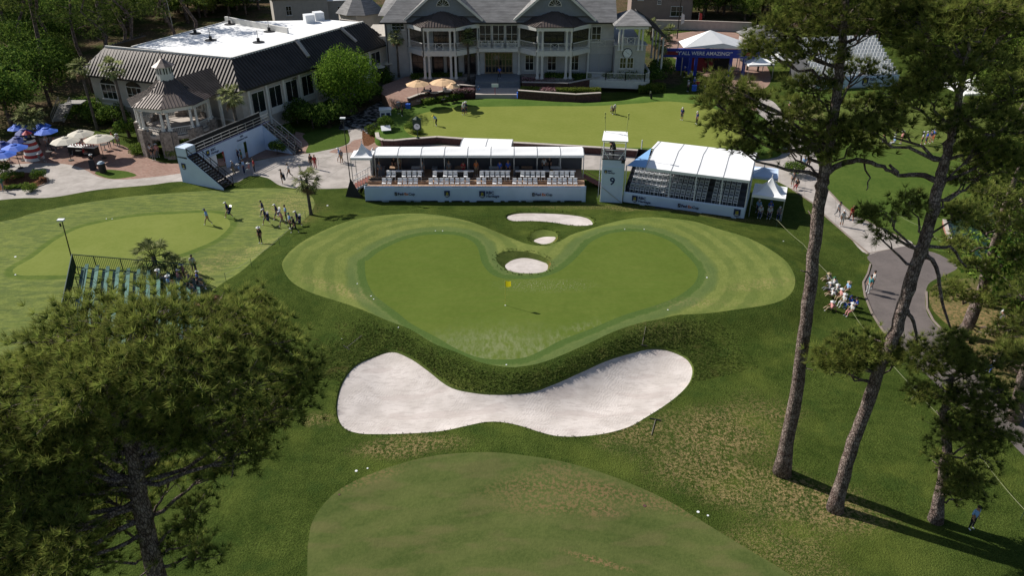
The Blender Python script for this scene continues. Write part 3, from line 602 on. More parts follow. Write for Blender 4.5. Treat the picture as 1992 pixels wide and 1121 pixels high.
    for a, b in (((1140, 3.1), (1176, 3.5)), ((1176, 3.5), (1213, 3.9)), ((1213, 3.9), (1249, 4.3)), ((1249, 4.3), (1261, 3.0)), ((1261, 3.0), (1261, -3.0))):
        L(railing(MB(), (X(a[0]), Y-a[1], B-.05), (X(b[0]), Y-b[1], B-.05), 1.1), 'terrace_railing', TRIM)
    for (px, yo, z0, z1) in ((931.5, .3, B, ze-.2), (1009, .3, B, ze-.2), (755, .15, B, ze-.2), (1143, .3, B, ze-.2), (828, 3.1, zd-.9, zq-.1)):
        L(MB().tube([(X(px), Y-yo, z0), (X(px), Y-yo, z1)], .07, 6), 'downpipe', DARK)
    # the front stairs
    st = MB(); s0, s1 = X(925), X(1012)
    for i in range(7): st.box(((s0+s1)/2, Y-4.2-i*.34+.9, (B-i*.14)/2), (s1-s0, .34+1.8*(i == 0), B-i*.14))
    st.box(((s0+s1)/2, Y-1.0, B/2), (s1-s0, 2.3, B)); L(st, 'stairs', mat('blue grey painted steps', (.17, .185, .205), .7, .06, 2))
    for px in (926, 969, 1011): L(MB().tube([(X(px), Y-3.3, B+.9), (X(px), Y-5.6, B)], .03, 6).tube([(X(px), Y-3.3, B), (X(px), Y-3.3, B+.9)], .03, 6).tube([(X(px), Y-5.6, .9), (X(px), Y-5.6, B)], .03, 6), 'handrail', DARK)
    # octagonal tower roof and plain wall at the left
    tc = W(692, 30, 7.2); R8 = 4.3; tw = MB(); tr = MB(); zt = 7.2
    tw.cyl((tc.x, tc.y+4, 0), 3.8, zt, 8); L(tw, 'tower_wall', WALLC)
    for i in range(8):
        a, b = math.pi*(i+.5)/4, math.pi*(i+1.5)/4; tr.slab([(tc.x+R8*math.cos(a), tc.y+4+R8*math.sin(a), zt), (tc.x+R8*math.cos(b), tc.y+4+R8*math.sin(b), zt), (tc.x, tc.y+4, zt+4.2)], .12)
    L(tr, 'tower_roof', SHING)
    q = [W(735, 30, 7.4), W(800, 33, 7.6)]; L(MB().slab([q[0], q[1], q[1]+Vector((-1, 7, 4)), q[0]+Vector((2, 7, 4))], .15), 'side_roof', SHING); L(MB().box((-20.2, Y+5, 4), (5, 9, 6.8)), 'side_wall', WALLC)
clubhouse()

# ---------------------------------------------------------------- the long low wing with the white flat roof
def wing():
    E0, EC, E1 = W(150, 143, 6.3), W(466, 178, 6.3), W(762, 82, 6.3); R0, RC, R1 = W(205, 90, 9.4), W(450, 113, 9.4), W(706, 42, 9.4)
    r = empty('pavilion_wing', (EC.x, EC.y, 0), 0, 'long low cream wing with dark standing seam roof around a white flat roof', 'building')
    L = lambda b, n, m, **k: b.build(n, m, r, loc=(-EC.x, -EC.y, 0), **k)
    BL = E0 + Vector((3.5, 12, 0)); rb = R0 + Vector((2.5, 7, 0))
    E2 = E1 + Vector((-8, 5, 0)); R2 = R1+Vector((-4, 2.5, 0))
    for a, b, c, d in ((E0, EC, RC, R0), (EC, E1, R1, RC)):
        L(seamed(MB(), [a, b, c, d], .52, .07, .1), 'roof', METAL)
    for f4 in ([BL, E0, R0, rb], [E1, E2, R2, R1]): L(seamed(MB(), f4, .52, .07, .1), 'end_roof', METAL)
    BKL = W(440, 44, 9.2); BKR = W(640, 40, 9.2)
    fl = MB().prism([(p.x, p.y) for p in (RC+Vector((0, .1, 0)), R1, BKR, BKL, W(256, 92, 9.2))], 8.9, 9.35); L(fl, 'flat_roof', WHITEROOF)
    pa = MB(); pa.bar(BKL+Vector((0, 0, .5)), W(560, 60, 9.7), .3, .9); pa.bar(W(256, 92, 9.35), BKL+Vector((0, 0, .1)), .25, .3); pa.bar(R0, RC, .25, .25); pa.bar(RC, R1, .25, .25); L(pa, 'parapet', TRIM)
    gu = MB(); gu.bar(E0-Vector((0, 0, .12)), EC-Vector((0, 0, .12)), .2, .25); gu.bar(EC-Vector((0, 0, .12)), E1-Vector((0, 0, .12)), .2, .25); L(gu, 'gutter', DARK)
    def inw(p, q, d): t = (q-p).normalized(); return Vector((-t.y, t.x, 0))*d
    a0, a1 = E0+inw(E0, EC, .8)+Vector((.9, 0, 0)), EC+inw(E0, EC, .8); b1 = E1+inw(EC, E1, .8); b0 = EC+inw(EC, E1, .8)
    c = (a1+b0)/2; wl = MB().prism([(p.x, p.y) for p in (a0, c, b1, R1, RC, BKL, R0)], -.5, 6.1); wall = L(wl, 'wall', WALLC)
    sb = MB(); sb.prism([(p.x, p.y) for p in (a0-inw(E0, EC, .08), c-inw(E0, EC, .08), c, a0)], 2.1, 2.35); L(sb, 'string_course', TRIM)
    def on(p, q, t): return p+(q-p)*t
    tA = math.atan2((EC-E0).y, (EC-E0).x); tB = math.atan2((E1-EC).y, (E1-EC).x)
    for t in (.12, .30, .48, .66): 
        p = on(a0, c, t)-inw(E0, EC, .03); window(wall, (p.x, p.y, 4.0), 2.5, 2.0, tA, 3, 2, arch=True)
    for i in range(9):
        t = .09+.1*i; p = on(c, b1, t)-inw(EC, E1, .03); window(wall, (p.x, p.y, 4.1), 2.2, 2.7, tB, 2, 1)
        q = on(c, b1, t-.05)-inw(EC, E1, .12); L(MB().box((q.x, q.y, 3.2), (.35, .25, 6), tB), 'pilaster', TRIM)
        q2 = on(c, b1, t)-inw(EC, E1, .1); L(MB().box((q2.x, q2.y, 2.3), (2.4, .16, .7), tB), 'spandrel', TRIM)
    # saddle flashings (pale diagonal strips) and roof fans, cupola vents
    for px0, py0, px1, py1 in ((563, 101, 577, 129), (653, 75, 668, 106)):
        p = RC+(R1-RC)*((px0-450)/256); up = (EC-RC).lerp(E1-R1, (px0-450)/256).normalized(); a = p+up*.2+Vector((0, 0, .25)); b = a+up*3.0
        L(MB().bar(a, b, .55, .25), 'snow_guard_strip', CAP)
    for px, py in ((380, 65), (410, 78), (503, 82), (447, 47), (524, 61)):
        p = W(px, py, 9.36); f = MB().cyl(p, .8, .08, 12).cyl(p+Vector((0, 0, .08)), .22, .5, 8).cyl(p+Vector((0, 0, .5)), .04, 1.1, 6); f.build('roof_fan', CARPET, r, loc=(-EC.x, -EC.y, 0))
    for px, py in ((602, 42), (620, 37)):
        p = W(px, py, 9.4); L(MB().box((p.x, p.y, 9.9), (1.4, 1.6, 1.2), .5), 'air_conditioner', WHITEP)
    # stair at the left end
    st = MB(); a = W(128, 203, 3.); b = W(113, 237, 0)
    for i in range(12): p = a.lerp(b, i/12); st.box((p.x, p.y, p.z), (1.5, .35, .08), .2)
    for s in (-.75, .75): st.bar(a+Vector((s, 0, 1)), b+Vector((s, 0, 1)), .07); st.bar(a+Vector((s, 0, 0)), b+Vector((s, 0, 0)), .1, .3)
    for s in (-.75, .75):
        for i in range(8): p = a.lerp(b, i/7)+Vector((s, 0, 0)); st.bar(p, p+Vector((0, 0, 1)), .05)
    st.box((a.x+.8, a.y+1.0, a.z), (2.2, 1.6, .15)); L(st, 'stairs', mat('weathered white timber', (.30, .28, .26), .8, .1, 3))
    return EC, r
EC, WING = wing()

# ---------------------------------------------------------------- gazebo with a cupola, standing against the wing
def gazebo():
    cx, cy = W(320, 308, 0).x+.4, W(320, 308, 0).y+4.3; ZF, ZE, ZA = 2.7, 6.2, 8.8; Rr = 5.0
    r = empty('gazebo', (cx, cy, 0), R(-14), 'octagonal gazebo with bronze roof, cupola and white columns on a stone base', 'gazebo')
    pt = lambda i, rad, z: Vector((rad*math.cos(math.pi*(i+.5)/4), rad*math.sin(math.pi*(i+.5)/4), z))
    rf = MB()
    for i in range(8):
        m0, m1 = pt(i, 2.4, 7.25), pt(i+1, 2.4, 7.25)
        seamed(rf, [pt(i, Rr, ZE), pt(i+1, Rr, ZE), m1, m0], .38, .05, .07, .08); seamed(rf, [m0, m1, pt(i+1, .5, ZA), pt(i, .5, ZA)], .34, .05, .07, .08)
    rf.build('roof', METALL, r)
    cu = MB().cyl((0, 0, ZA-.4), .95, 1.7, 8); c = cu.build('cupola', TRIM, r); lv = MB()
    for i in range(8): a = math.pi*i/4; lv.box((.86*math.cos(a)+.03*math.cos(a), .86*math.sin(a)+.03*math.sin(a), ZA+.75), (.06, .42, .7), a)
    lv.build('louvre', GLASS, c); MB().tube([(0, 0, ZA+1.25), (0, 0, ZA+1.6), (0, 0, ZA+2.1)], [1.35, .75, .06], 8).cyl((0, 0, ZA+2.05), .035, .9, 6).build('cupola_roof', METALL, c)
    bm = MB(); fl = MB().cyl((0, 0, ZF-.3), 4.45, .3, 8); base = MB()
    for i in range(8):
        a, b = pt(i, 4.3, ZE-.35), pt(i+1, 4.3, ZE-.35); bm.bar(a, b, .35, .5)
        p, q = pt(i, 4.3, 0), pt(i+1, 4.3, 0)
        if i not in (0, 1): 
            base.bar(Vector((p.x, p.y, 1.45)), Vector((p.x, p.y, 1.45)).lerp(Vector((q.x, q.y, 1.45)), .32), .45, 3.5)
            base.bar(Vector((q.x, q.y, 1.45)), Vector((q.x, q.y, 1.45)).lerp(Vector((p.x, p.y, 1.45)), .32), .45, 3.5)
            base.bar(Vector((p.x, p.y, 2.45)).lerp(Vector((q.x, q.y, 2.45)), .3), Vector((p.x, p.y, 2.45)).lerp(Vector((q.x, q.y, 2.45)), .7), .4, .55)
        base.box((p.x, p.y, 1.6), (.95, .95, 3.6), math.pi*(i+.5)/4)
        railing(MB(), Vector((p.x, p.y, ZF+.0)).lerp(Vector((q.x, q.y, ZF)), .18), Vector((p.x, p.y, ZF)).lerp(Vector((q.x, q.y, ZF)), .82), .95, .2).build('railing', TRIM, r)
        for s in (-.35, .35):
            d = (q-p).normalized(); k = pt(i, 4.25, 0)+Vector((-math.sin(math.pi*(i+.5)/4), math.cos(math.pi*(i+.5)/4), 0))*s
            MB().tube([(k.x, k.y, 3.4), (k.x, k.y, 3.55), (k.x, k.y, 3.6), (k.x, k.y, ZE-.75), (k.x, k.y, ZE-.6)], [.26, .26, .17, .15, .24], 10).build('column', TRIM, r)
    bm.build('beam', TRIM, r); fl.build('floor', CAP, r); base.build('stone_base', STONE, r)
    # connecting roof towards the wing
    M = r.matrix_basis.inverted() if False else (Matrix.Translation((cx, cy, 0)) @ Matrix.Rotation(R(-14), 4, 'Z')).inverted()
    A = Vector((cx+.6, cy+.6, 8.3)); Bp = W(412, 131, 8.3); e = (Bp-A).normalized(); n = Vector((e.y, -e.x, 0)); cr = MB()
    for s in (1, -1):
        pts = [A+n*s*3.6+Vector((0, 0, -2.1)), Bp+n*s*3.6+Vector((0, 0, -2.1)), Bp+e*.0, A]
        seamed(cr, [M @ p for p in pts], .4, .05, .07)
    cr.build('link_roof', METAL, r)
    w = MB(); 
    for k in (.55, .95):
        for s in (1, -1): p = M @ (A.lerp(Bp, k)+n*s*3.3); w.box((p.x, p.y, 3), (.3, .3, 6))
    w.build('link_post', TRIM, r)
gazebo()
def plain_house(name, label, px, py, w, d, h, m, roofm, rh, rz=0, wins=()):
    p = W(px, py, 0); r = empty(name, (p.x, p.y, 0), rz, label, 'house')
    wall = MB().box((0, d/2, h/2), (w, d, h)).build('wall', m, r)
    rf = MB(); o = .5
    c = [(-w/2-o, -o, h), (w/2+o, -o, h), (w/2+o, d+o, h), (-w/2-o, d+o, h)]; a, b = (-w/2+d/2 if w > d else 0, d/2, h+rh), (w/2-d/2 if w > d else 0, d/2, h+rh)
    if rh > .3:
        rf.slab([c[0], c[1], b, a] if w > d else [c[0], c[1], a], .15); rf.slab([c[1], c[2], b], .15); rf.slab([c[2], c[3], a, b] if w > d else [c[2], c[3], a], .15); rf.slab([c[3], c[0], a], .15)
    else: rf.box((0, d/2, h+.1), (w+.4, d+.4, .2))
    rf.build('roof', roofm, r)
    for (x, z, ww, hh) in wins: window(wall, (x, -.02, z), ww, hh)
    return r
plain_house('service_building', 'small cream service building with a dark metal hip roof behind the white flat roof', 590, 50, 11, 8, 5.6, WALLC, METAL, 2.6, .35, [(-2.5, 3.2, 1.1, 1.8)])
plain_house('link_building', 'low cream block with a flat white roof beside the octagonal tower', 655, 42, 7, 6, 4.2, WALLC, WHITEROOF, .2, .2, [(1, 2.4, 1, 1.4)])
plain_house('apartment_building', 'pinkish tan apartment block behind the palms at the right of the clubhouse', 1285, 38, 13, 10, 13, mat('pinkish tan stucco', (.25, .19, .165), .85, .06, .8), METAL, .2, -.06, [(-4.6, 5, 1.1, 2), (3.2, 1.8, 2.4, 2), (3.2, 5.4, 2.4, 2.2), (-4.6, 9, 1.2, 2), (3.2, 9, 2.4, 2), (-.6, 3.6, .7, .7)])
plain_house('far_house', 'grey house glimpsed between trunks in the woods at the upper left', 185, 12, 16, 8, 5, WALLG, SHING, 3, -.1, [(-4, 2.4, 1.4, 1.6), (0, 2.4, 1.4, 1.6), (4, 2.4, 1.4, 1.6)])
plain_house('far_house', 'pale house half hidden by trees above the white flat roof', 430, 2, 18, 9, 4.5, WALLC, SHING, 2.5, .05, [(-5, 2.4, 1.4, 1.6), (0, 2.4, 1.4, 1.6), (5, 2.4, 1.4, 1.6)])
plain_house('cart_house', 'grey shingled hut behind the blue canopy and the pine', 1490, 105, 7, 5, 2.9, WALLG, SHING, 1.8, .1, [(-1.8, 1.7, 1.1, 1.2), (1.8, 1.7, 1.1, 1.2)])
plain_house('far_house', 'long low tan building behind the trees at the upper right', 1680, 12, 22, 8, 5, WALLC, METAL, 2.2, -.1, [(-6, 2.4, 1.4, 1.6), (0, 2.4, 1.4, 1.6), (6, 2.4, 1.4, 1.6)])
def garden_wall(name, label, pts, h, t=.3, cap=True, m=BRICKM):
    r = empty(name, (pts[0][0], pts[0][1], 0), 0, label, 'wall'); o = Vector((pts[0][0], pts[0][1], 0)); b = MB(); c = MB()
    for i in range(len(pts)-1):
        a, q = Vector(pts[i])-o, Vector(pts[i+1])-o; a.z = pts[i][2]; q.z = pts[i+1][2]
        b.bar(a+Vector((0, 0, h/2-.4)), q+Vector((0, 0, h/2-.4)), t, h+.8); c.bar(a+Vector((0, 0, h+.04)), q+Vector((0, 0, h+.04)), t+.14, .09)
    b.build('brickwork', m, r)
    if cap: c.build('coping', CAP, r)
def wp(l, z=0.): return [tuple(W(x, y, z)) for x, y in l]
garden_wall('retaining_wall', 'long dark brick retaining wall along the near edge of the putting green', [(*W(x, y, .85).xy, 0) for x, y in ((733, 258), (735, 268), (746, 272.5), (766, 273), (790, 270.6), (850, 266), (905, 270), (960, 275), (1050, 280), (1110, 283.5), (1170, 287), (1250, 293), (1330, 297), (1400, 301))], .82, .35)
garden_wall('retaining_wall', 'curved brick wall round the umbrella terrace left of the clubhouse stairs', [tuple(W(x, y, .9)) for x, y in ((795, 205), (818, 196), (850, 193), (880, 188), (893, 178), (925, 180))], 1.0, .35)
garden_wall('retaining_wall', 'brick garden wall with planting right of the clubhouse stairs', [tuple(W(x, y, .8)) for x, y in ((1008, 189), (1060, 193), (1120, 197), (1168, 194))], 1.0, .35)
garden_wall('retaining_wall', 'upper garden wall sloping below the clubhouse terrace', [tuple(W(x, y, 1.)) for x, y in ((1015, 170), (1105, 172), (1165, 160))], .8, .3)
garden_wall('boundary_wall', 'long tan boundary wall in front of the apartment block', [tuple(W(x, y, 0)) for x, y in ((1235, 56), (1350, 58), (1460, 62))], 1.8, .3, m=WALLC)
garden_wall('planter_wall', 'low brick planter by the lower steps at the left of the putting green', [tuple(W(x, y, 0)) for x, y in ((735, 272), (760, 279), (768, 271))], .7, .3)
t = MB(); tp = [tuple(W(x, y, 1.0).xy) for x, y in ((742, 188), (770, 208), (800, 203), (850, 192), (880, 186), (893, 177), (905, 165), (850, 150), (790, 155), (745, 172))]; t.prism(tp[::-1] if False else tp, .0, 1.5)
tag(t.build('umbrella_terrace', GM['brick_paving']), kind='structure')
t = MB(); tp = [tuple(W(x, y, 1.2).xy) for x, y in ((925, 181), (1010, 181), (1010, 168), (925, 168))]; t.prism(tp, 0, 1.0); tag(t.build('stair_landing', CAP), kind='structure')
# ---------------------------------------------------------------- tournament structures
def frame3(o, e):                           # local frame: origin, x along e; returns empty rotation
    return math.atan2(e[1], e[0])
def crest(parent, x, z, y, h, word=None, lion=True):        # blue shield with a yellow lion and its wordmark; parent frame: x along, -y outward
    w = h*.78; s = MB()
    pts = [(-w/2, h/2), (-w/2, -h*.2), (-w*.3, -h*.42), (0, -h/2), (w*.3, -h*.42), (w/2, -h*.2), (w/2, h/2)]
    vs = [(x+a, y-.02, z+b) for a, b in pts] + [(x+a, y+.0, z+b) for a, b in pts]; n = len(pts)
    s.add(vs, [tuple(range(n)), tuple(range(2*n-1, n-1, -1))]+[(i, n+i, n+(i+1) % n, (i+1) % n) for i in range(n)]); so_ = s.build('crest', NAVY, parent)
    q = MB()
    for (a, b, c, d) in ((-.16, .16, .05, .3), (.08, .22, .16, .12), (.0, .05, .3, .1), (-.12, -.08, .1, .14), (.14, -.04, .08, .2), (.2, .08, .1, .05)):
        q.box((x+a*w, y-.028, z+b*h), (c*w*1.4, .012, d*h))
    q.build('lion', GOLD, so_)
    t = text_obj('letters', 'RBC', h*.26, WHITEP, so_, (x, y-.03, z-h*.27), R(90), 0, bold=.004)
    if word:
        a = text_obj('wordmark', 'RBC', h*.56, NAVY, parent, (x+w*.66, y-.02, z+h*.24), R(90), 0, 'LEFT', bold=.012)
        b = text_obj('wordmark', word, h*.5, NAVY, parent, (x+w*.66, y-.02, z-h*.24), R(90), 0, 'LEFT', bold=.006); sh = b.data
        for v in sh.vertices: v.co.x += v.co.y*.25
PURPLE = mat('dark purple ink', (.03, .012, .06), .6); ORANGE = mat('orange ink', (.6, .13, .01), .6)
def cup_mark(parent, x, z, y, h):
    b = MB().box((x, y-.01, z), (h*.62, .02, h*.95)); bo = b.build('tour_badge', INK, parent)
    MB().tube([(x-.08*h, y-.026, z-.3*h), (x+.02*h, y-.026, z+.05*h), (x+.16*h, y-.026, z+.3*h)], .035*h, 5).build('golfer_mark', WHITEP, bo)
    text_obj('wordmark', 'Fed', h*.95, PURPLE, parent, (x+h*.5, y-.015, z-.02), R(90), 0, 'LEFT', bold=.012)
    text_obj('wordmark', 'Ex', h*.95, ORANGE, parent, (x+h*2.12, y-.015, z-.02), R(90), 0, 'LEFT', bold=.012)
    text_obj('wordmark', 'Cup', h*.95, INK, parent, (x+h*3.15, y-.015, z-.02), R(90), 0, 'LEFT', bold=.008)
def banner(parent, L, z0, z1, wave=.06, ny=6, drop=None, name='banner', m=None, y=0, dense=.18):
    n = int(L/dense); V = []; Fc = []
    for i in range(n+1):
        x = L*i/n; zb = z0 + (drop(x) if drop else 0)
        for j in range(ny+1):
            t = j/ny; V.append((x, y + wave*math.sin(x*2.1)*(1-t)*.6 + wave*.5*math.sin(x*5.3+t*2)*(1-t), zb+(z1-zb)*t))
    for i in range(n):
        for j in range(ny): a = i*(ny+1)+j; Fc.append((a, a+ny+1, a+ny+2, a+1))
    b = MB(); b.add(V, Fc); o = b.build(name, m or BLUEF, parent, smooth=True)
    md = o.modifiers.new('t', 'SOLIDIFY'); md.thickness = .02; return o
def roof_bays(parent, L, yf, yr, yb, zf, zr, zb, n, m=WHITEF, name='canopy', x0=0., valance=.28, sag=.0):   # canopy in n bays of tensioned fabric with dark seams between
    w = L/n
    for i in range(n):
        a, b = x0+i*w+.03, x0+(i+1)*w-.03; s = MB(); N = 6; P = []
        for k in range(N+1):
            t = k/N; x = a+(b-a)*t; sg = sag*math.sin(math.pi*t)
            P.append([(x, yf, zf), (x, (yf+yr)/2, (zf+zr)/2-sg*.7), (x, yr, zr), (x, (yb+yr)/2, (zb+zr)/2-sg*.7), (x, yb, zb)])
        vs = [p for q in P for p in q]; fs = [(k*5+j, (k+1)*5+j, (k+1)*5+j+1, k*5+j+1) for k in range(N) for j in range(4)]
        s.add(vs, fs); s.box(((a+b)/2, yf-.01, zf-valance/2), (b-a, .03, valance)); s.box(((a+b)/2, yb+.01, zb-valance/2), (b-a, .03, valance))
        s.build(name, m, parent)
    r = MB()
    for i in range(n+1):
        x = x0+i*w; r.bar((x, yf, zf-.02), (x, yr, zr-.02), .08); r.bar((x, yr, zr-.02), (x, yb, zb-.02), .08)
    r.build('rafters', ALU, parent)
def peak_tent(name, label, c, w, ze, zp, rz=0, m=WHITEF, cat='tent', post=True, d=None, legz=0):   # high-peak frame tent, concave roof
    d = d or w; r = empty(name, (c[0], c[1], c[2] if len(c) > 2 else 0), rz, label, cat); N = 7; s = MB(); cs = [(-w/2, -d/2), (w/2, -d/2), (w/2, d/2), (-w/2, d/2)]
    for q in range(4):
        a, b = cs[q], cs[(q+1) % 4]; V = []
        for i in range(N+1):
            t = i/N; k = 1-t; zz = ze + (zp-ze)*(t**2.1)
            for j in range(N+1):
                u = j/N; V.append(((a[0]+(b[0]-a[0])*u)*k, (a[1]+(b[1]-a[1])*u)*k, zz-.12*math.sin(math.pi*u)*math.sin(math.pi*t)))
        s.add(V, [(i*(N+1)+j, i*(N+1)+j+1, (i+1)*(N+1)+j+1, (i+1)*(N+1)+j) for i in range(N) for j in range(N)])
    s.build('canopy', m, r, smooth=True); v = MB()
    for q in range(4): a, b = cs[q], cs[(q+1) % 4]; v.bar((*a, ze-.13), (*b, ze-.13), .03, .27)
    v.build('valance', m, r)
    if post:
        for a in cs: MB().cyl((a[0]*.98, a[1]*.98, legz), .045, ze-legz, 8).build('post', ALU, r)
    MB().cyl((0, 0, zp-.1), .04, .35, 6).build('finial', m, r); return r
# --- folding chair prototype
def chair(px=None):
    r = empty('folding_chair', (0, 0, 0))
    MB().box((0, 0, .45), (.42, .4, .05)).build('seat', WHITEP, r)
    b = MB(); b.box((-.19, .21, .68), (.05, .05, .5)); b.box((.19, .21, .68), (.05, .05, .5)); b.box((0, .21, .9), (.42, .05, .09)); b.box((0, .21, .6), (.42, .05, .06)); b.box((0, .225, .75), (.3, .02, .22)); b.build('backrest', WHITEP, r)
    for sx in (-.18, .18): MB().bar((sx, -.18, .0), (sx, .16, .45), .035).build('leg', WHITEP, r); MB().bar((sx, .2, .0), (sx, -.14, .45), .035).build('leg', WHITEP, r)
    return r
CH0 = chair(); used_chair = [False]
ORD = ['first', 'second', 'third', 'fourth', 'fifth', 'sixth', 'seventh', 'eighth', 'ninth', 'tenth', 'eleventh', 'twelfth', 'thirteenth', 'fourteenth', 'fifteenth', 'sixteenth', 'seventeenth', 'eighteenth', 'nineteenth', 'twentieth', 'twenty-first', 'twenty-second']
def put_chair(x, y, z, rz, label, group):
    o = CH0 if not used_chair[0] else copy_tree(CH0); used_chair[0] = True
    o.location = (x, y, z); o.rotation_euler = (0, 0, rz); tag(o, label, 'chair', group); return o

# --- hospitality stand behind the green
HX0, HX1, HY = W(711, 391, .1).x, W(1139, 391, .1).x, W(711, 391, .1).y
def hospitality():
    L = HX1-HX0; r = empty('hospitality_stand', (HX0, HY, 0), 0, 'long white roofed hospitality stand with blue sponsor banner behind the heart shaped green', 'hospitality stand')
    D = 1.15; y = 6.6
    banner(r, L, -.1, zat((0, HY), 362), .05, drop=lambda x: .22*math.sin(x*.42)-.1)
    MB().bar((0, .05, -.02), (L, .05, -.02), .12, .3).build('base_trim', CARPET, r)
    MB().box((L/2, .1+3.3, D-.07), (L, 6.5, .14)).build('deck', DECK, r)
    MB().bar((0, .08, 1.72), (L, .08, 1.72), .16, .05).build('banner_rail', DECK, r)
    MB().box((L/2, 6.55, 2.3), (L, .08, 2.3)).build('back_wall', mat('smoked clear vinyl', (.10, .10, .11), .25), r)
    bs = MB(); bs.box((.02, 5.6, 2.4), (.05, 2.1, 2.5)); bs.build('side_wall', WHITEF, r)
    L2 = 23.; roof_bays(r, L-.6, 4.05, 5.3, 6.7, 3.72, 4.02, 3.72, 9, x0=.6, sag=.06)
    for i in range(10): MB().cyl((.6+(L-.6)*i/9, 4.1, D), .05, 2.55, 8).build('post', ALU, r)
    for i in range(10): MB().cyl((.6+(L-.6)*i/9, 6.45, D), .05, 2.55, 8).build('post', ALU, r)
    cm = mat('counter laminate', (.55, .56, .58), .4)
    for a, b in ((1.9, 5.9), (7.1, 11.4), (12.1, 15.4), (15.9, 19.6), (20.0, 22.6)):
        b = min(b, L-.9); MB().box(((a+b)/2, 3.35, D+1.02), (b-a, .32, .07)).build('counter', cm, r)
        MB().box(((a+b)/2, 3.4, D+.5), (b-a-.2, .05, .98)).build('counter_front', CARPET, r)
    ri = MB()
    for k, (yy, zz) in enumerate(((2.15, D+.22),)): ri.box((L/2, yy+.6, zz), (L, .05, .3))
    ri.build('riser', CARPET, r)
    MB().box((L/2, 2.8, D+.13), (L, 1.3, .26)).build('upper_step', DECK, r)
    rnd = random.Random(3); g1 = 'white chairs on the hospitality stand'
    for sec, (a, b) in enumerate(((2.2, 5.6), (7.2, 11.0), (12.3, 15.2), (16.1, 19.0), (19.8, 22.4))):
        side = ['leftmost', 'second', 'middle', 'fourth', 'rightmost'][sec]
        for row, (yy, zz, nm) in enumerate(((1.3, D, 'front'), (2.62, D+.27, 'rear'))):
            x = a+(.0 if row else -.3); cn = 0
            while x < b:
                if rnd.random() > .13: put_chair(HX0+x, HY+yy+rnd.uniform(-.06, .06), zz, math.pi+rnd.uniform(-.12, .12)+math.pi, 'white folding chair, %s from left, %s row before the %s hospitality counter' % (ORD[cn], nm, side), 'chairs in the %s row at the %s hospitality counter' % (nm, side)); cn += 1
                x += .56
    # tables and drinks fridges at the back
    for i, x in enumerate((2.6, 5.0, 9.8, 13.6, 17.2, 20.4)):
        MB().box((x, 5.2, D+.72), (1.2, .7, .05)).build('side_table', cm if i % 2 else DECK, r)
    for x in (1.2, 7.0, 16.0, 19.3): MB().box((x, 4.9, D+.45), (.6, .6, .9)).build('cabinet', mat('grey cabinet', (.12, .125, .14), .5), r)
    crest(r, 8.3+.4, .93, -.1, .75); crest(r, 12.4, .88, -.1, .8, 'Heritage'); cup_mark(r, 3.3, .95, -.1, .42); cup_mark(r, 17.8, .88, -.1, .42)
    # left entry stair with its own roof
    st = MB()
    for i in range(7): st.box((-.25-i*.3, 3.6, D-.16*i-.05), (.32, 1.9, .06))
    st.build('stairs', mat('red brown treads', (.2, .07, .05), .8), r); rl = MB()
    for yy in (2.6, 4.6):
        rl.bar((.05, yy, D+1.05), (-2.1, yy, 1.1), .06); rl.bar((.05, yy, D-.1), (-2.1, yy, 0), .06, .2)
        for k in range(8): rl.bar((-.05-.29*k, yy, D-.16*k), (-.05-.29*k, yy, D+1.0-.15*k), .035)
    rl.build('stair_railing', WHITEP, r)
    st = MB()
    for i in range(7): st.box((L+.25+i*.3, 4.4, D-.16*i-.05), (.32, 1.5, .06))
    st.bar((L, 3.6, D+1), (L+2.1, 3.6, 1), .05); st.build('stairs', mat('red brown treads', (.2, .07, .05)), r)
hospitality()
pc = W(700, 301, 3.5); peak_tent('entry_tent', 'small peaked white tent at the left end of the hospitality stand', (HX0-.75, HY+4.7, 0), 2.3, 3.6, 4.9, 0)
def small_canopy():
    a = W(893, 291, 3.1); b = W(993, 294, 3.1); r = empty('service_canopy', (a.x, a.y, 0), math.atan2(b.y-a.y, b.x-a.x), 'short flat white canopy just behind the long hospitality roof', 'tent'); L = (b-a).length
    roof_bays(r, L, 0, 1.8, 3.4, 3.1, 3.35, 3.3, 2, valance=.5, sag=.04)
    for x in (0, L/2, L):
        for y in (0.1, 3.3): MB().cyl((x, y, 0), .05, 3.05, 8).build('post', ALU, r)
small_canopy()
t = MB(); a = G(672, 383); t.add([(0, 0, 0), (1.9, -.4, 0), (1.2, 1.1, 0), (.7, .3, 2.0)], [(0, 2, 1), (0, 1, 3), (1, 2, 3), (2, 0, 3)])
tag(t.build('black_cover', CARPET, loc=(a.x, a.y, a.z)), 'black pyramid shaped cover on the grass left of the hospitality banner', 'cover')

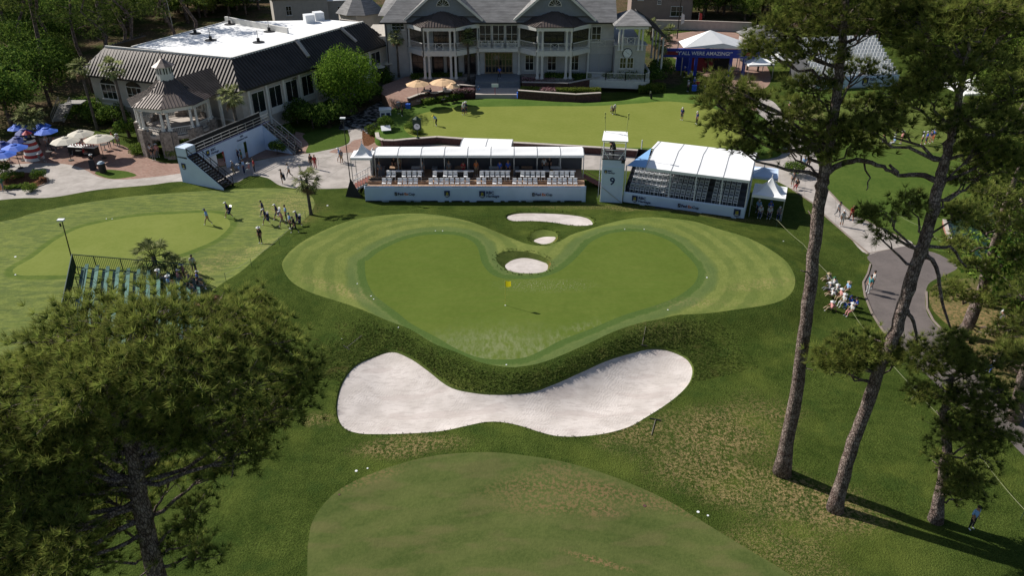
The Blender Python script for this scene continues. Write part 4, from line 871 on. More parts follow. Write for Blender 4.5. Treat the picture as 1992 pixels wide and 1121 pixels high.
# --- camera tower "9"
def tower():
    a, b = W(1167, 391, .1), W(1210, 393, .1); r = empty('camera_tower', (a.x, a.y, 0), math.atan2(b.y-a.y, b.x-a.x)-.02, 'tall white scaffold camera tower marked 9 beside the hospitality stand', 'tower'); w = (b-a).length; H1 = zat((0, a.y), 310); HT = zat((0, a.y+.5), 268)
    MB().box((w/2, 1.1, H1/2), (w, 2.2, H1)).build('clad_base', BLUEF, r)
    MB().box((w/2, -.015, H1*.62), (w-.04, .03, H1*.42)).build('number_panel', mat('pale blue panel', (.50, .62, .74), .6), r)
    for x in (.04, w-.04):
        for y in (.04, 2.16): MB().cyl((x, y, 0), .05, HT, 8).build('post', WHITEP, r)
    MB().box((w/2, 1.1, H1+.05), (w+.1, 2.3, .1)).build('platform', CARPET, r)
    br = MB(); br.bar((.05, 0, H1+1.05), (.7, 0, H1), .05); br.bar((w-.05, 0, H1+1.05), (w-.7, 0, H1), .05)
    for y in (0, 2.2): br.bar((0, y, H1+1.05), (w, y, H1+1.05), .05); br.bar((0, y, H1+.55), (w, y, H1+.55), .04)
    for x in (0, w): br.bar((x, 0, H1+1.05), (x, 2.2, H1+1.05), .05)
    br.build('guard_rail', WHITEP, r); MB().bar((.1, -.04, H1*.36), (w-.15, -.04, .1), .05).build('brace', ALU, r)
    s = MB(); s.slab([(-.15, -.3, HT), (w+.15, -.3, HT), (w+.05, 2.4, HT+.12), (-.05, 2.4, HT+.12)], .1); s.build('roof', WHITEF, r)
    MB().box((w-.2, -.15, H1-.05), (.35, .25, .35)).build('speaker_box', CARPET, r)
    crest(r, .42, H1*.72, -.03, .42, 'Heritage'); text_obj('number', '9', 1.15, NAVY, r, (w/2, -.035, H1*.5), R(90), 0, bold=.03)
    for x in (.1, w-.1): MB().tube([(x, 2.1, HT), (x+(x-w/2)*.12, 2.2, HT+1.9)], .035, 6).cyl((x+(x-w/2)*.12, 2.2, HT+1.5), .09, .25, 8).cyl((x+(x-w/2)*.12, 2.2, HT+1.9), .09, .25, 8).build('antenna', mat('yellow green antenna', (.3, .33, .08), .6), r)
    c = empty('broadcast_camera', (a.x+w*.5, a.y+.7, H1+.1), 0, 'broadcast camera on a pedestal on the tower platform', 'camera')
    MB().cyl((0, 0, 0), .12, .95, 8, .07).build('pedestal', CARPET, c); MB().box((0, -.1, 1.15), (.3, .8, .35)).build('body', CARPET, c); MB().tube([(0, -.5, 1.15), (0, -.8, 1.12)], [.14, .17], 12).build('lens', CARPET, c)
    lad = MB()
    for s_ in (-.25, .25): lad.bar((-.25, 1.1+s_, 0), (-.15, 1.1+s_, H1+1), .05)
    for i in range(14): lad.bar((-.24, .85, .3*i+.3), (-.24, 1.35, .3*i+.3), .035)
    lad.build('ladder', ALU, r); return a, w, H1
TW = tower()

# --- covered grandstand
def seatm():
    s = MB(); s.m = 1; s.box((0, 0, .42), (.33, .4, .05)); s.m = 0; s.box((-.19, 0, .42), (.05, .42, .07)); s.box((.19, 0, .42), (.05, .42, .07)); s.box((0, -.2, .42), (.4, .05, .07)); s.box((-.18, .2, .64), (.05, .05, .42)); s.box((.18, .2, .64), (.05, .05, .42)); s.box((0, .2, .84), (.41, .05, .06)); s.box((0, .2, .52), (.41, .05, .06)); s.m = 1; s.box((0, .21, .68), (.3, .02, .26)); s.m = 0
    for a in ((-.17, -.15), (.17, -.15), (-.17, .17), (.17, .17)): s.box((*a, .2), (.035, .035, .4))
    return s.mesh('stadium_chair', [WHITEP, mat('grey seat mesh', (.18, .19, .21), .6)])
SEAT = seatm()
def grandstand():
    a, b = W(1211.5, 392.5, .1), W(1447, 425.5, .1); e = (b-a).normalized(); rz = math.atan2(e.y, e.x); L = (b-a).length
    r = empty('grandstand', (a.x, a.y, 0), rz, 'tiered grandstand under a white four bay roof right of the tower', 'grandstand'); n = Vector((-e.y, e.x, 0))
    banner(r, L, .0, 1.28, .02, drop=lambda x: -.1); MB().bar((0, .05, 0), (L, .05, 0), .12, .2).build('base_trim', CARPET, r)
    sm = mat('grey steel deck', (.09, .092, .10), .6)
    for k in range(7): MB().box((L/2, .7+k*.78, (1.0+k*.36)/2), (L-.1, .77, 1.0+k*.36)).build('tier', sm, r)
    MB().box((L/2, 6.4, 1.9), (L, .08, 3.8)).build('back_wall', CARPET, r)
    lw = MB(); lw.prism([(0, .02), (.05, .02), (.05, 6.4), (0, 6.4)], 0, 0, [1.2, 1.2, 3.8, 3.8]); lw.build('side_wall', CARPET, r)
    lw = MB(); lw.prism([(L-.05, .02), (L, .02), (L, 6.4), (L-.05, 6.4)], 0, 0, [1.35, 1.35, 3.8, 3.8]); lw.build('side_wall', BLUEF, r)
    zf, zr, zb = 4.2, 4.85, 4.3; x0 = 2.1
    roof_bays(r, L-x0, .05, 4.1, 8.2, zf, zr, zb, 4, x0=x0, sag=.08)
    MB().slab([(.1, .05, zf-.05), (x0, .05, zf+.0), (x0-.3, 4.1, zr+.03)], .03).build('corner_flap', mat('blue flap vinyl', (.22, .42, .70), .6), r)  # corner flap in one even blue
    MB().slab([(x0-.3, 4.1, zr), (x0+.05, 4.1, zr), (x0+.05, 8.2, zb), (x0-.3, 8.2, zb)], .03).build('roof_edge', WHITEF, r)
    for x in (.08, x0+(L-x0)/4, x0+(L-x0)/2, x0+(L-x0)*.75, L-.08): MB().cyl((x, .12, 0), .06, 4.15, 8).build('post', WHITEP, r); MB().cyl((x, 8.0, 0), .06, 4.3, 8).build('post', WHITEP, r)
    first = True
    for k in range(6):
        row = ['front', 'second', 'third', 'fourth', 'fifth', 'back'][k]; sh = k*.12
        for bi, (x, m) in enumerate(((.7, 5), (3.3, 10), (9.2, 5))):
            blk = ['left', 'middle', 'right'][bi]
            for i in range(m):
                if bi == 2 and False: continue
                xx = x+i*.54+(.5 if bi == 0 and k > 3 else 0)
                if xx > L-.4: continue
                p = a+e*xx+n*(.78+k*.78)
                o = link('stadium_chair', SEAT, None, (p.x, p.y, 1.0+k*.36+.01), rz)
                tag(o, 'white grandstand chair, %s from left in the %s row of the %s block' % (ORD[i], row, blk), 'chair', 'grandstand chairs in the %s row of the %s block' % (row, blk))
    crest(r, 1.25, .62, -.05, .75, 'Heritage'); cup_mark(r, 5.9, .6, -.05, .42); crest(r, L-.75, .62, -.05, .85)
    MB().box((4.6, -.35, .06), (2.2, .5, .12)).build('black_mat', CARPET, r)
grandstand()
q = G(1500, 418); peak_tent('shade_tent', 'small white peaked tent shading seated marshals at the right end of the grandstand', (W(1500, 419, 0).x-.35, W(1500, 419, 0).y+.6, 0), 3.2, 2.45, 3.95, -.36, WHITEF)
q = W(1490, 345, 2.2); peak_tent('service_tent', 'low blue and white tent behind the small peaked tent', (q.x, q.y+1, 0), 3.0, 2.4, 3.0, -.3, BLUEF)

# --- footbridge with stairs over the path
def bridge():
    P = W(355.5, 354, 0); rz = -.42; r = empty('footbridge', (P.x, P.y, 0), rz, 'white clad temporary footbridge with black steps down both ends', 'footbridge')
    e = Vector((math.cos(rz), math.sin(rz), 0)); Lb = 13.8; HD = 3.1; HT_ = 4.1
    MB().box((.72, .75, HT_/2), (1.45, 1.5, HT_)).build('end_tower', BLUEF, r); crest(r, .72, 1.95, -.03, .75)
    # closing triangular side of the near stair
    tri = MB(); tri.add([(1.45, -.02, 0), (5.9, -.02, 0), (5.9, -.02, .25), (1.45, -.02, 3.2), (1.45, .04, 0), (5.9, .04, 0), (5.9, .04, .25), (1.45, .04, 3.2)], [(0, 1, 2, 3), (7, 6, 5, 4), (3, 2, 6, 7), (1, 5, 6, 2), (0, 3, 7, 4)]); tri.build('stair_side_panel', BLUEF, r)
    sm = mat('brown step tread', (.05, .032, .026), .8)
    for (y0, lab) in ((.05, 'near'), (Lb-1.5, 'far')):
        s = MB(); nst = 15
        for i in range(nst):
            x = 1.5+i*(4.5/nst); z = HD-.02-i*(HD-.15)/nst; s.box((x+.15, y0+.75, z), (.32, 1.3, .06)); s.box((x+.02, y0+.75, z-.1), (.03, 1.3, .18))
        s.build('stair_treads', CARPET if lab == 'far' else sm, r); h = MB()
        for yy in (y0+.08, y0+1.42):
            h.bar((1.5, yy, HD+.95), (6.05, yy, 1.05), .06); h.bar((1.5, yy, HD-.1), (6.0, yy, 0.05), .06, .25); h.bar((1.5, yy, HD+.5), (6.05, yy, .6), .03)
            for k in range(6): x = 1.5+k*.9; z = HD-(x-1.5)*(HD-.1)/4.55; h.bar((x, yy, z), (x, yy, z+.95), .045)
        h.build('stair_handrail', CARPET if lab == 'near' else ALU, r)
    MB().box((.75, Lb/2, HD-.1), (1.5, Lb, .2)).build('deck', CARPET, r)
    rl = MB()
    for x in (.04, 1.46):
        for z in (HD+.35, HD+.7, HD+1.05): rl.bar((x, .1, z), (x, Lb, z), .05)
        for k in range(11): rl.bar((x, .1+k*(Lb-.2)/10, HD), (x, .1+k*(Lb-.2)/10, HD+1.05), .05)
    rl.build('guard_rail', ALU, r); MB().box((.06, Lb/2, HD+.5), (.03, Lb, .95)).build('back_screen', CARPET, r)
    # the clad wall facing the path, with an opening and a doorway
    w = MB(); X = 1.52
    def pan(y0, y1, z0, z1): w.box((X, (y0+y1)/2, (z0+z1)/2), (.08, y1-y0, z1-z0))
    pan(1.55, 5.4, 2.1, HD+.05); pan(5.4, 7.6, 0, HD+.05); pan(7.6, 9.2, 2.1, HD+.05); pan(9.2, Lb-1.5, 0, HD+.05); w.build('clad_wall', BLUEF, r)
    MB().box((X, Lb/2, HD+.1), (.12, Lb-.2, .07)).build('wall_coping', NAVY, r)
    MB().box((X-.5, 8.4, 1.05), (.06, 1.6, 2.1)).build('door_panel', mat('pale blue panel', (.5, .62, .74)), r); MB().box((.3, 3.5, 1.2), (.06, 3.6, 2.2)).build('inner_panel', WHITEF, r)
    M = empty('sign_mount', (0, 0, 0)); 
    bpy.data.objects.remove(M)
    # letters on the wall: their plane faces +x of the bridge
    def wall_text(body, size, y, z, m=NAVY, bold=.01, italic=False):
        t_ = text_obj('wordmark', body, size, m, r, (X+.05, y, z), R(90), R(90), bold=bold); return t_
    sh = MB(); sh.box((X+.055, 2.95, HD-.45), (.02, .5, .62)); so_ = sh.build('crest', NAVY, r); MB().box((X+.07, 2.95, HD-.38), (.01, .22, .26)).build('lion', GOLD, so_)
    wall_text('RBC', .42, 3.85, HD-.3, bold=.015); wall_text('Heritage', .34, 4.05, HD-.68); wall_text('RBC', .3, 8.6, HD-.22, bold=.01); wall_text('Champions Suite', .27, 8.6, HD-.55)
    tri = MB(); y0 = Lb-1.5; tri.add([(1.55, y0, 0), (5.6, y0, 0), (5.6, y0, .1), (1.55, y0, 3.1), (1.55, y0+.05, 0), (5.6, y0+.05, 0), (5.6, y0+.05, .1), (1.55, y0+.05, 3.1)], [(0, 1, 2, 3), (7, 6, 5, 4), (3, 2, 6, 7), (1, 5, 6, 2), (0, 3, 7, 4)]); tri.build('stair_side_panel', BLUEF, r)
    for y in (Lb-.1, Lb-1.4): MB().cyl((.1, y, 0), .06, HD, 6).build('post', ALU, r)
bridge()

# --- blue sign canopy with white marquee
def blue_canopy():
    SB = mat('royal blue vinyl', (.012, .035, .30), .5); RED = mat('dark red vinyl', (.22, .02, .03), .6)
    a, b = W(1288, 111, 2.9), W(1476, 114, 2.9); a.z = b.z = 0; rz = math.atan2(b.y-a.y, b.x-a.x); r = empty('entrance_canopy', (a.x, a.y, 0), rz, 'blue entrance canopy with a slogan in white capitals under a white marquee roof', 'canopy'); L = (b-a).length
    MB().box((L/2, .2, 3.6), (L, .5, 1.35)).build('sign_band', SB, r)
    for x in (L*.1, L*.9): MB().box((x, -.07, 3.6), (1.9, .03, .55)).build('red_flash', RED, r)
    text_obj('slogan', "\u201cY'ALL WERE AMAZING!\u201d", .80, WHITEP, r, (L*.43, -.08, 3.6), R(90), 0, bold=.01)
    for x in (L*.30, L*.36, L*.72, L*.86): MB().box((x, .2, 1.45), (.45, .45, 2.95)).build('pier', SB, r)
    MB().box((L*.45, 3.5, 1.5), (L*.25, .2, 3)).build('side_panel', RED, r); MB().box((L*.25, 3.2, 1.5), (L*.14, .2, 3)).build('side_panel', SB, r); MB().box((L*.63, 4.2, 1.6), (L*.3, .2, 3.2)).build('back_wall', CARPET, r)
    P = [W(1382, 58, 6.8), W(1320, 80, 4.6), W(1330, 92.5, 4.4), W(1407, 84, 5.2), W(1452, 95, 4.4), W(1440, 78, 4.6)]; P = [Matrix.Rotation(-rz, 3, 'Z') @ (p-Vector((a.x, a.y, 0))) for p in P]
    s = MB()
    for f in ((0, 1, 2), (0, 2, 3), (0, 3, 4), (0, 4, 5)): s.slab([P[i] for i in f], .06)
    s.slab([P[0], P[5], P[1]], .06); s.slab([P[3], P[2], P[4]], .05); s.build('marquee_roof', WHITEF, r)
    for p in (P[1], P[2], P[4], P[5]): MB().cyl((p.x, p.y, 0), .08, p.z, 8).build('post', ALU, r)
blue_canopy()
def far_stand():
    a, b = W(1585, 174, .1), W(1745, 166, .1); rz = math.atan2(b.y-a.y, b.x-a.x); L = (b-a).length; r = empty('grandstand', (a.x, a.y, 0), rz, 'distant open grandstand of white seats behind the pines with a blue sponsor banner', 'grandstand')
    banner(r, L, 0, 1.8, .03, dense=.5); n = 11
    for k in range(n):
        MB().box((L/2, .6+k*.75, (1.7+k*.38)/2), (L, .74, 1.7+k*.38)).build('tier', mat('grey steel deck', (.09, .09, .1)), r)
        s = MB()
        for i in range(int(L/.6)): s.box((.35+i*.6, .6+k*.75, 1.7+k*.38+.35), (.48, .1, .62))
        o = s.build('seat_row', WHITEP, r)
    crest(r, 2.0, .95, -.04, 1.3); crest(r, 8.2, .95, -.04, 1.3, 'Heritage')
far_stand()
q = W(1880, 205, 0); peak_tent('far_tent', 'white tent among the pines at the right edge', (q.x, q.y, 0), 6, 2.6, 4.2, .1)
q = W(1450, 135, 0)
for i, (px, py, w) in enumerate(((1468, 148, 4.2), (1515, 140, 4.0))):
    q = W(px, py, 0); peak_tent('vendor_tent', ['white vendor tent just right of the blue canopy', 'white vendor tent beside the grey hut behind the pine'][i], (q.x, q.y, 0), w, 2.4, 3.6, .1)

# --- green bleachers
def bleachers():
    A = W(387, 600, .2); rz = math.atan2(.93, .37) + math.pi; r = empty('bleachers', (-26.8, 58.2, .2), math.atan2(-.37, -.93), 'green aluminium bleachers with a railing behind the left foreground pine', 'bleachers')
    GA = mat('pale green aluminium plank', (.055, .145, .115), .5, .2, 2, metal=.1); GD = mat('dark green steel', (.018, .045, .03), .5)
    n = 12; D = 12.5                         # x: from lowest row to the highest, y: from the far end towards the camera
    for k in range(n):
        x = .35+k*.72; z = .35+k*.24
        MB().box((x, D/2, z+.2), (.26, D, .05)).build('seat_plank', GA, r); MB().box((x+.3, D/2, z-.02), (.30, D, .05)).build('foot_plank', GA, r)
    for j in range(8):
        y = .2+j*(D-.4)/7; f = MB(); f.bar((.1, y, .25), (9.0, y, 3.15), .06); f.bar((.1, y, 0.02), (9.0, y, 0.02), .06); f.bar((9, y, 0), (9, y, 3.1), .06); f.bar((4.5, y, 0), (4.5, y, 1.7), .05); f.bar((4.5, y, 0), (9, y, 3), .04)
        f.build('support_frame', GD, r)
    def fence(p, q, h, z0, z1):
        f = MB(); p = Vector(p); q = Vector(q); Ln = (q-p).length; m = int(Ln/.13)
        a0, a1 = p+Vector((0, 0, z0)), q+Vector((0, 0, z1)); f.bar(a0, a1, .05); f.bar(a0+Vector((0, 0, h)), a1+Vector((0, 0, h)), .06)
        for i in range(m+1): u = a0.lerp(a1, i/m); f.bar(u, u+Vector((0, 0, h)), .03 if i % 14 else .08)
        return f
    fence((.3, 0, 0), (9.1, 0, 0), 1.15, .4, 3.1).build('guard_rail', GD, r); fence((9.1, 0, 0), (9.1, D, 0), 1.15, 3.1, 3.1).build('guard_rail', GD, r)
    tp = MB().box((9.14, D/2, 3.6), (.02, D, 1.0)); tp.build('mesh_screen', mat('green mesh screen', (.05, .09, .06), .8), r)
bleachers()
# ---------------------------------------------------------------- vegetation
def leafmat(name, dark, light, sc=1.2, rough=.8, hue=None, tip=None):
    q = NB(name, rough, .03); oi = q.n.nodes.new('ShaderNodeObjectInfo'); f = q.step(q.math('ADD', q.math('MULTIPLY', q.noise(sc, 3, rough=.7), .45), q.math('MULTIPLY', q.attr('tone'), .55)), .3, .72)
    c = q.mix(f, dark, light)
    if tip: c = q.mix(q.math('MULTIPLY', q.math('MULTIPLY', q.attr('tip'), q.attr('tip')), .55), c, tip)
    if hue: c = q.mix(q.step(q.noise(.35, 3), .55, .66), c, hue)
    c = q.scale(c, q.math('ADD', .8, q.math('MULTIPLY', oi.outputs['Random'], .45)))
    L = q.n.links.new; L(c, q.b.inputs['Base Color'])
    tr = q.n.nodes.new('ShaderNodeBsdfTranslucent'); L(c, tr.inputs[0]); mx = q.n.nodes.new('ShaderNodeMixShader'); mx.inputs[0].default_value = .34
    L(q.b.outputs[0], mx.inputs[1]); L(tr.outputs[0], mx.inputs[2]); L(mx.outputs[0], q.n.nodes['Material Output'].inputs[0]); return q.m
PINE = leafmat('pine needles', (.026, .054, .012), (.22, .27, .06), 2.6, tip=(.50, .46, .12))
PINED = leafmat('dark pine needles', (.040, .075, .018), (.20, .25, .055), .9, tip=(.26, .28, .08))
LEAFB = leafmat('bright green leaves', (.048, .100, .012), (.130, .205, .026), .7)
LEAFD = leafmat('dark green leaves', (.030, .070, .012), (.15, .22, .038), .5)
LEAFM = leafmat('mid green leaves', (.055, .10, .014), (.18, .24, .045), .5)
LEAFO = leafmat('rusty spring leaves', (.11, .07, .02), (.23, .13, .035), .6)
LEAFY = leafmat('yellow green leaves', (.10, .14, .02), (.21, .24, .045), .8)
FROND = leafmat('palm fronds', (.085, .11, .035), (.34, .36, .16), 2.5)
DEADF = mat('dry brown fronds', (.16, .10, .05), .8, .3, 3)
FLOWER = leafmat('pink and white blossom', (.14, .05, .06), (.45, .30, .30), 3.)
def bark_mat():
    q = NB('pine bark', .95, .1); v = q.n.nodes.new('ShaderNodeTexVoronoi'); v.feature = 'DISTANCE_TO_EDGE'; v.inputs['Scale'].default_value = 1
    q.n.links.new(q.vec(q.pos, (11, 11, 4)), v.inputs['Vector']); e = q.step(v.outputs['Distance'], .02, .16)
    c = q.mix(q.step(q.noise(2.5, 4, rough=.7), .35, .65), (.15, .105, .09), (.36, .285, .25)); c = q.mix(e, q.scale(c, .38), c)
    q.bump(q.math('ADD', e, q.noise(20, 3)), .9, .06); return q.out(c)
BARK = bark_mat(); PALMB = mat('palm trunk bark', (.10, .085, .07), .95, .35, 4, bump=.6)
def unit(v): return v/np.maximum(np.linalg.norm(v, axis=-1, keepdims=True), 1e-9)
def tufts(P, D, K, L, w, spread, rg):       # needle bursts: P positions, D facing directions
    n = len(P); r = unit(rg.normal(size=(n, K, 3))); d = unit(D[:, None, :] + r*spread); ln = L*rg.uniform(.65, 1.1, (n, K, 1))
    base = P[:, None, :] + d*.03; tip = P[:, None, :] + d*ln; tip[..., 2] -= .06*ln[..., 0]
    s = unit(np.cross(d, rg.normal(size=(n, K, 3))))*w/2
    V = np.stack([base-s, base+s, tip], 2).reshape(-1, 3); return V
def leaves(P, D, size, rg, asp=.55):
    n = len(P); d = unit(D + rg.normal(size=(n, 3))*.55); t = unit(np.cross(d, rg.normal(size=(n, 3)))); b = np.cross(d, t); s = size*rg.uniform(.6, 1.25, (n, 1))
    V = np.stack([P-t*s, P-b*s*asp, P+t*s, P+b*s*asp], 1).reshape(-1, 3); return V
def trimesh(name, V, k, m, K=1):
    me = npmesh(name, V, np.arange(len(V)).reshape(-1, k), m); n = len(V)//(k*K); g_ = np.random.default_rng(n)
    a = me.attributes.new('tone', 'FLOAT', 'POINT'); a.data.foreach_set('value', np.repeat(g_.uniform(0, 1, n), k*K).astype(np.float32))
    if k == 3: a = me.attributes.new('tip', 'FLOAT', 'POINT'); a.data.foreach_set('value', np.tile([0., 0., 1.], len(V)//3).astype(np.float32))
    return me
def curve(a, b, n=5, sag=0., rg=None, wob=.0):
    a = Vector(a); b = Vector(b); out = []
    for i in range(n+1):
        t = i/n; p = a.lerp(b, t); p.z += sag*math.sin(math.pi*t)
        if rg is not None and 0 < i < n: p += Vector(rg.normal(size=3))*wob
        out.append(p)
    return out
def near_pine(name, label, trunk, rad, clusters, seed, per=60, K=24, Ln=.42, wd=.027, bare=(), group=None, mt=None, spread=.8, stub=()):
    rg = np.random.default_rng(seed); base = Vector(trunk[0]); r = empty(name, base, 0, label, 'tree', group); tr = [Vector(p)-base for p in trunk]
    rad = [q*.84 for q in rad]; n = len(tr); fine = []; fr = []
    for i in range(n-1):
        for j in range(6):
            t = j/6; fine.append(tr[i].lerp(tr[i+1], t)+Vector((*rg.normal(size=2)*.03, 0))); fr.append(rad[i]+(rad[i+1]-rad[i])*t)
    fine.append(tr[-1]); fr.append(rad[-1]); fr = [q*(1+.035*rg.normal()) for q in fr]
    fr[0] *= 1.35; fr[1] *= 1.12; fine[0].z -= .3
    MB().tube(fine, fr, 14).build('trunk', BARK, r, smooth=True)
    for i in range(6):                       # broken dead stubs
        k = int(len(fine)*(.18+.1*i+rg.uniform(0, .05))); d = Vector((*rg.normal(size=2), .25)).normalized(); MB().tube([fine[k], fine[k]+d*(fr[k]+.12), fine[k]+d*(fr[k]+rg.uniform(.2, .6))+Vector((0, 0, .06))], [.07, .045, .02], 6).build('dead_stub', BARK, r, smooth=True)
    Pn = []; Dn = []; tw = MB()
    for (c, cr, *fl) in clusters:
        c = Vector(c)-base; best = min(range(len(fine)), key=lambda i: (fine[i]-c).length + abs(fine[i].z-(c.z-1.4))*.9); a = fine[best]
        lim = curve(a, c, 5, -.06*(c-a).length, rg, .12); r0 = min(fr[best]*.55, .035+.014*(c-a).length)
        m = MB().tube(lim, [r0*(1-.75*i/5)+.012 for i in range(6)], 7); m.build('limb', BARK, r, smooth=True)
        ns = max(5, int(9*cr)); 
        for s in range(ns):
            v = unit(rg.normal(size=3)); v[2] = abs(v[2])*.75-.12; v = Vector(v)*cr*rg.uniform(.45, 1.); v.z *= .62; e = c+v
            st = lim[3].lerp(lim[5], rg.uniform(0, 1)); tp = curve(st, e, 3, .05, rg, .06); tw.tube(tp, [.035, .028, .02, .012], 4, False)
            k = int(per/9*rg.uniform(.7, 1.3)*(fl[0] if fl else 1)); q = Vector(e)
            pp = np.array(q)+rg.normal(size=(k, 3))*np.array([.36, .36, .2])*(.55+.4*cr); out = unit(unit(pp-np.array(c))*.8+np.array([-.15, .0, .75])); Pn.append(pp); Dn.append(out)
            for x in pp[::5]: tw.bar(tp[2], x, .012)
    for pts, rr in bare:
        q = [Vector(p)-base for p in pts]; f = []
        for i in range(len(q)-1):
            for j in range(4): f.append(q[i].lerp(q[i+1], j/4)+Vector(rg.normal(size=3))*.03)
        f.append(q[-1]); k = len(f); MB().tube(f, [rr*(1-.7*i/k)+.01 for i in range(k)], 8).build('bare_limb', BARK, r, smooth=True)
    tw.build('twigs', BARK, r); P = np.concatenate(Pn); D = np.concatenate(Dn)
    link('crown', trimesh('crown', tufts(P, D, K, Ln, wd, spread, rg), 3, mt or PINE, K), r); return r
def C(px, py, Z, r, *f): return (WD(px, py, Z), r, *f)
near_pine('pine_tree', 'large dark spreading pine filling the lower left foreground', [(-15.3, 22.1, 0), WD(305, 1121, 32.4), WD(275, 985, 30.2), WD(263, 892, 29.), WD(225, 810, 27.8), WD(205, 720, 27)], [.52, .46, .40, .32, .2, .1],
  [C(*q) for q in ((240,825,28.4,1.3),(305,825,28.6,1.2),(185,855,28.6,1.3),(355,850,29.2,1.0),(265,790,27.6,1.3),(420,905,31,1.0,.8),(330,930,31.5,.9,.7),(480,840,30,1.2,.9),(130,900,28.5,1.6),(40,1050,27.5,1.7),(190,960,30,1.3),(250,990,31.5,1.,.7),(90,1110,28,1.5),(300,880,30.5,1.,.7),(180,640,27,1.9),(300,630,26,1.9),(410,650,27,1.7),(505,665,28,1.6),(110,690,28,1.8),(50,750,28,1.9),(545,720,28.5,1.3),(550,790,29,1.0,.8),(230,700,25.5,2),(345,715,25,2.),(440,740,26,1.8),(510,810,29,1.3,.7),(150,770,26,2),(25,830,28,1.9),(-40,770,29,2),(270,770,28,1.5),(100,860,28,1.8),(-10,910,28,1.8),(400,810,29,1.4,.7),(470,880,29,1.1,.6),(370,770,27,1.5),(60,960,28,1.7),(160,930,30,1.3,.8),(-30,1010,28,1.8),(110,1040,27,1.5),(210,1010,31,1.1,.7),(380,1000,31,.9,.7),(395,1085,31,.8,.7),(25,1110,27,1.7),(180,1100,30,1.3,.8),(330,1060,32,.7,.5),(220,870,30,1.3,.7),(-80,890,29,2),(480,600,29.5,1.1,.6),(580,750,29.5,.8,.6),(330,850,30.5,.8,.5))], 5, per=170,
  bare=[([WD(263,895,29.),WD(300,820,28.7),WD(345,770,28.5),WD(410,700,28.2)], .17),([WD(268,935,29.3),WD(330,830,29),WD(430,760,28.6),WD(520,700,28.4)], .14),([WD(270,945,29.5),WD(180,900,29),WD(90,890,28.6),WD(20,920,28.4)], .13),([WD(268,960,29.8),WD(150,960,29.6),WD(100,1000,29)], .1),([WD(330,850,29.3),WD(400,860,29.2),WD(455,900,29.2),WD(450,930,29.3)], .05),([WD(300,1090,32),WD(330,1070,31.6),WD(375,1060,31.3)], .06)])
b1 = W(1523, 918, 0); b2 = W(1622, 988, 0); b3 = W(1820, 1013, 0)
near_pine('pine_tree', 'tallest bare trunked pine standing left of the pair with long shadows', [b1, WD(1553, 740, 42.8), WD(1577, 560, 40), WD(1597, 370, 37.6), WD(1607, 320, 37.), WD(1625, 200, 35.6), WD(1640, 60, 33.8), WD(1652, -60, 32.5)], [.50, .42, .38, .36, .33, .27, .2, .1],
  [C(*q) for q in ((1420,172,36,1.15),(1465,205,36.5,1.25),(1415,240,37,1.0),(1495,255,37,1.35),(1555,215,36.5,1.25),(1440,290,37,.8),(1530,285,37.3,1.1),(1395,205,36.5,.8),(1530,60,34.5,1.4),(1495,100,35,1.2),(1580,110,34,1.3),(1620,30,33,1.5),(1555,0,34,1.5),(1690,60,34,1.3),(1665,140,35,1.1,.7),(1700,215,35.5,1.2),(1640,245,36,1.1),(1600,265,36.6,1.2),(1660,280,37,1.1),(1740,20,34,1.4),(1580,170,35.5,1.),(1610,300,36.8,.9),(1640,-40,32.5,1.6),(1720,-30,33.5,1.6))], 8, per=130,
  bare=[([WD(1606,335,37.2),WD(1640,318,37),WD(1675,310,36.8),WD(1720,325,36.5),WD(1748,342,36.4)], .16),([WD(1600,300,36.9),WD(1560,265,36.8),WD(1530,240,36.8)], .14),([WD(1680,312,37),WD(1690,345,37),WD(1685,370,37)], .04),([WD(1540,245,36.8),WD(1500,235,36.8),WD(1450,270,37)], .07)])
near_pine('pine_tree', 'leaning pine right of the tallest one with a low tuft of needles halfway up', [b2, WD(1660, 860, 42.), WD(1707, 728, 40), WD(1745, 640, 38.6), WD(1772, 545, 37.4), WD(1802, 460, 36.4), WD(1828, 352, 35.2), WD(1850, 270, 34.2), WD(1868, 180, 33.2), WD(1885, 80, 32)], [.46, .40, .37, .36, .35, .32, .28, .22, .16, .08],
  [C(*q) for q in ((1615,700,40,.9,1.3),(1655,678,40,1.05,1.4),(1700,668,40,1.1,1.4),(1750,688,40.4,1.,1.4),(1640,712,39.8,.8,1.3),(1690,700,39.8,.8,1.2),(1790,170,33.6,1.2),(1850,150,33,1.4),(1800,110,33.4,1.3),(1850,60,32.6,1.5),(1920,115,33,1.4),(1965,60,33,1.4),(1900,220,34,1.4),(1835,245,34.4,1.2),(1960,245,34.5,1.4),(1930,330,35.2,1.3),(1975,180,33.8,1.3),(1755,190,34,1.),(1720,240,34.6,.9),(1905,290,34.6,1.3),(1880,350,35.4,.9,.7),(1720,415,36.4,.7,.7),(1765,400,36.3,.8),(1705,458,37,.55,.6),(1690,425,36.6,.6),(1900,20,32,1.5),(1780,40,33,1.3),(1860,420,36.4,.8),(1975,10,32.4,1.5),(1680,250,34.8,.8),(1960,300,35,1.2))], 13, per=130,
  bare=[([WD(1745,605,38),WD(1765,605,38),WD(1778,630,38.4),WD(1785,668,39)], .13),([WD(1800,495,37),WD(1822,520,37),WD(1832,590,37.8),WD(1850,640,38.4)], .11),([WD(1825,352,35.3),WD(1790,340,35.5),WD(1750,342,35.8),WD(1730,320,36)], .14),([WD(1800,505,37),WD(1808,455,36.8),WD(1815,400,36.2),WD(1822,365,35.8)], .06),([WD(1805,480,36.6),WD(1850,480,36.4),WD(1880,520,36.8)], .09),([WD(1707,725,40),WD(1650,715,39.8)], .08),([WD(1880,240,34),WD(1930,265,34.2),WD(1985,235,34.4)], .1)])
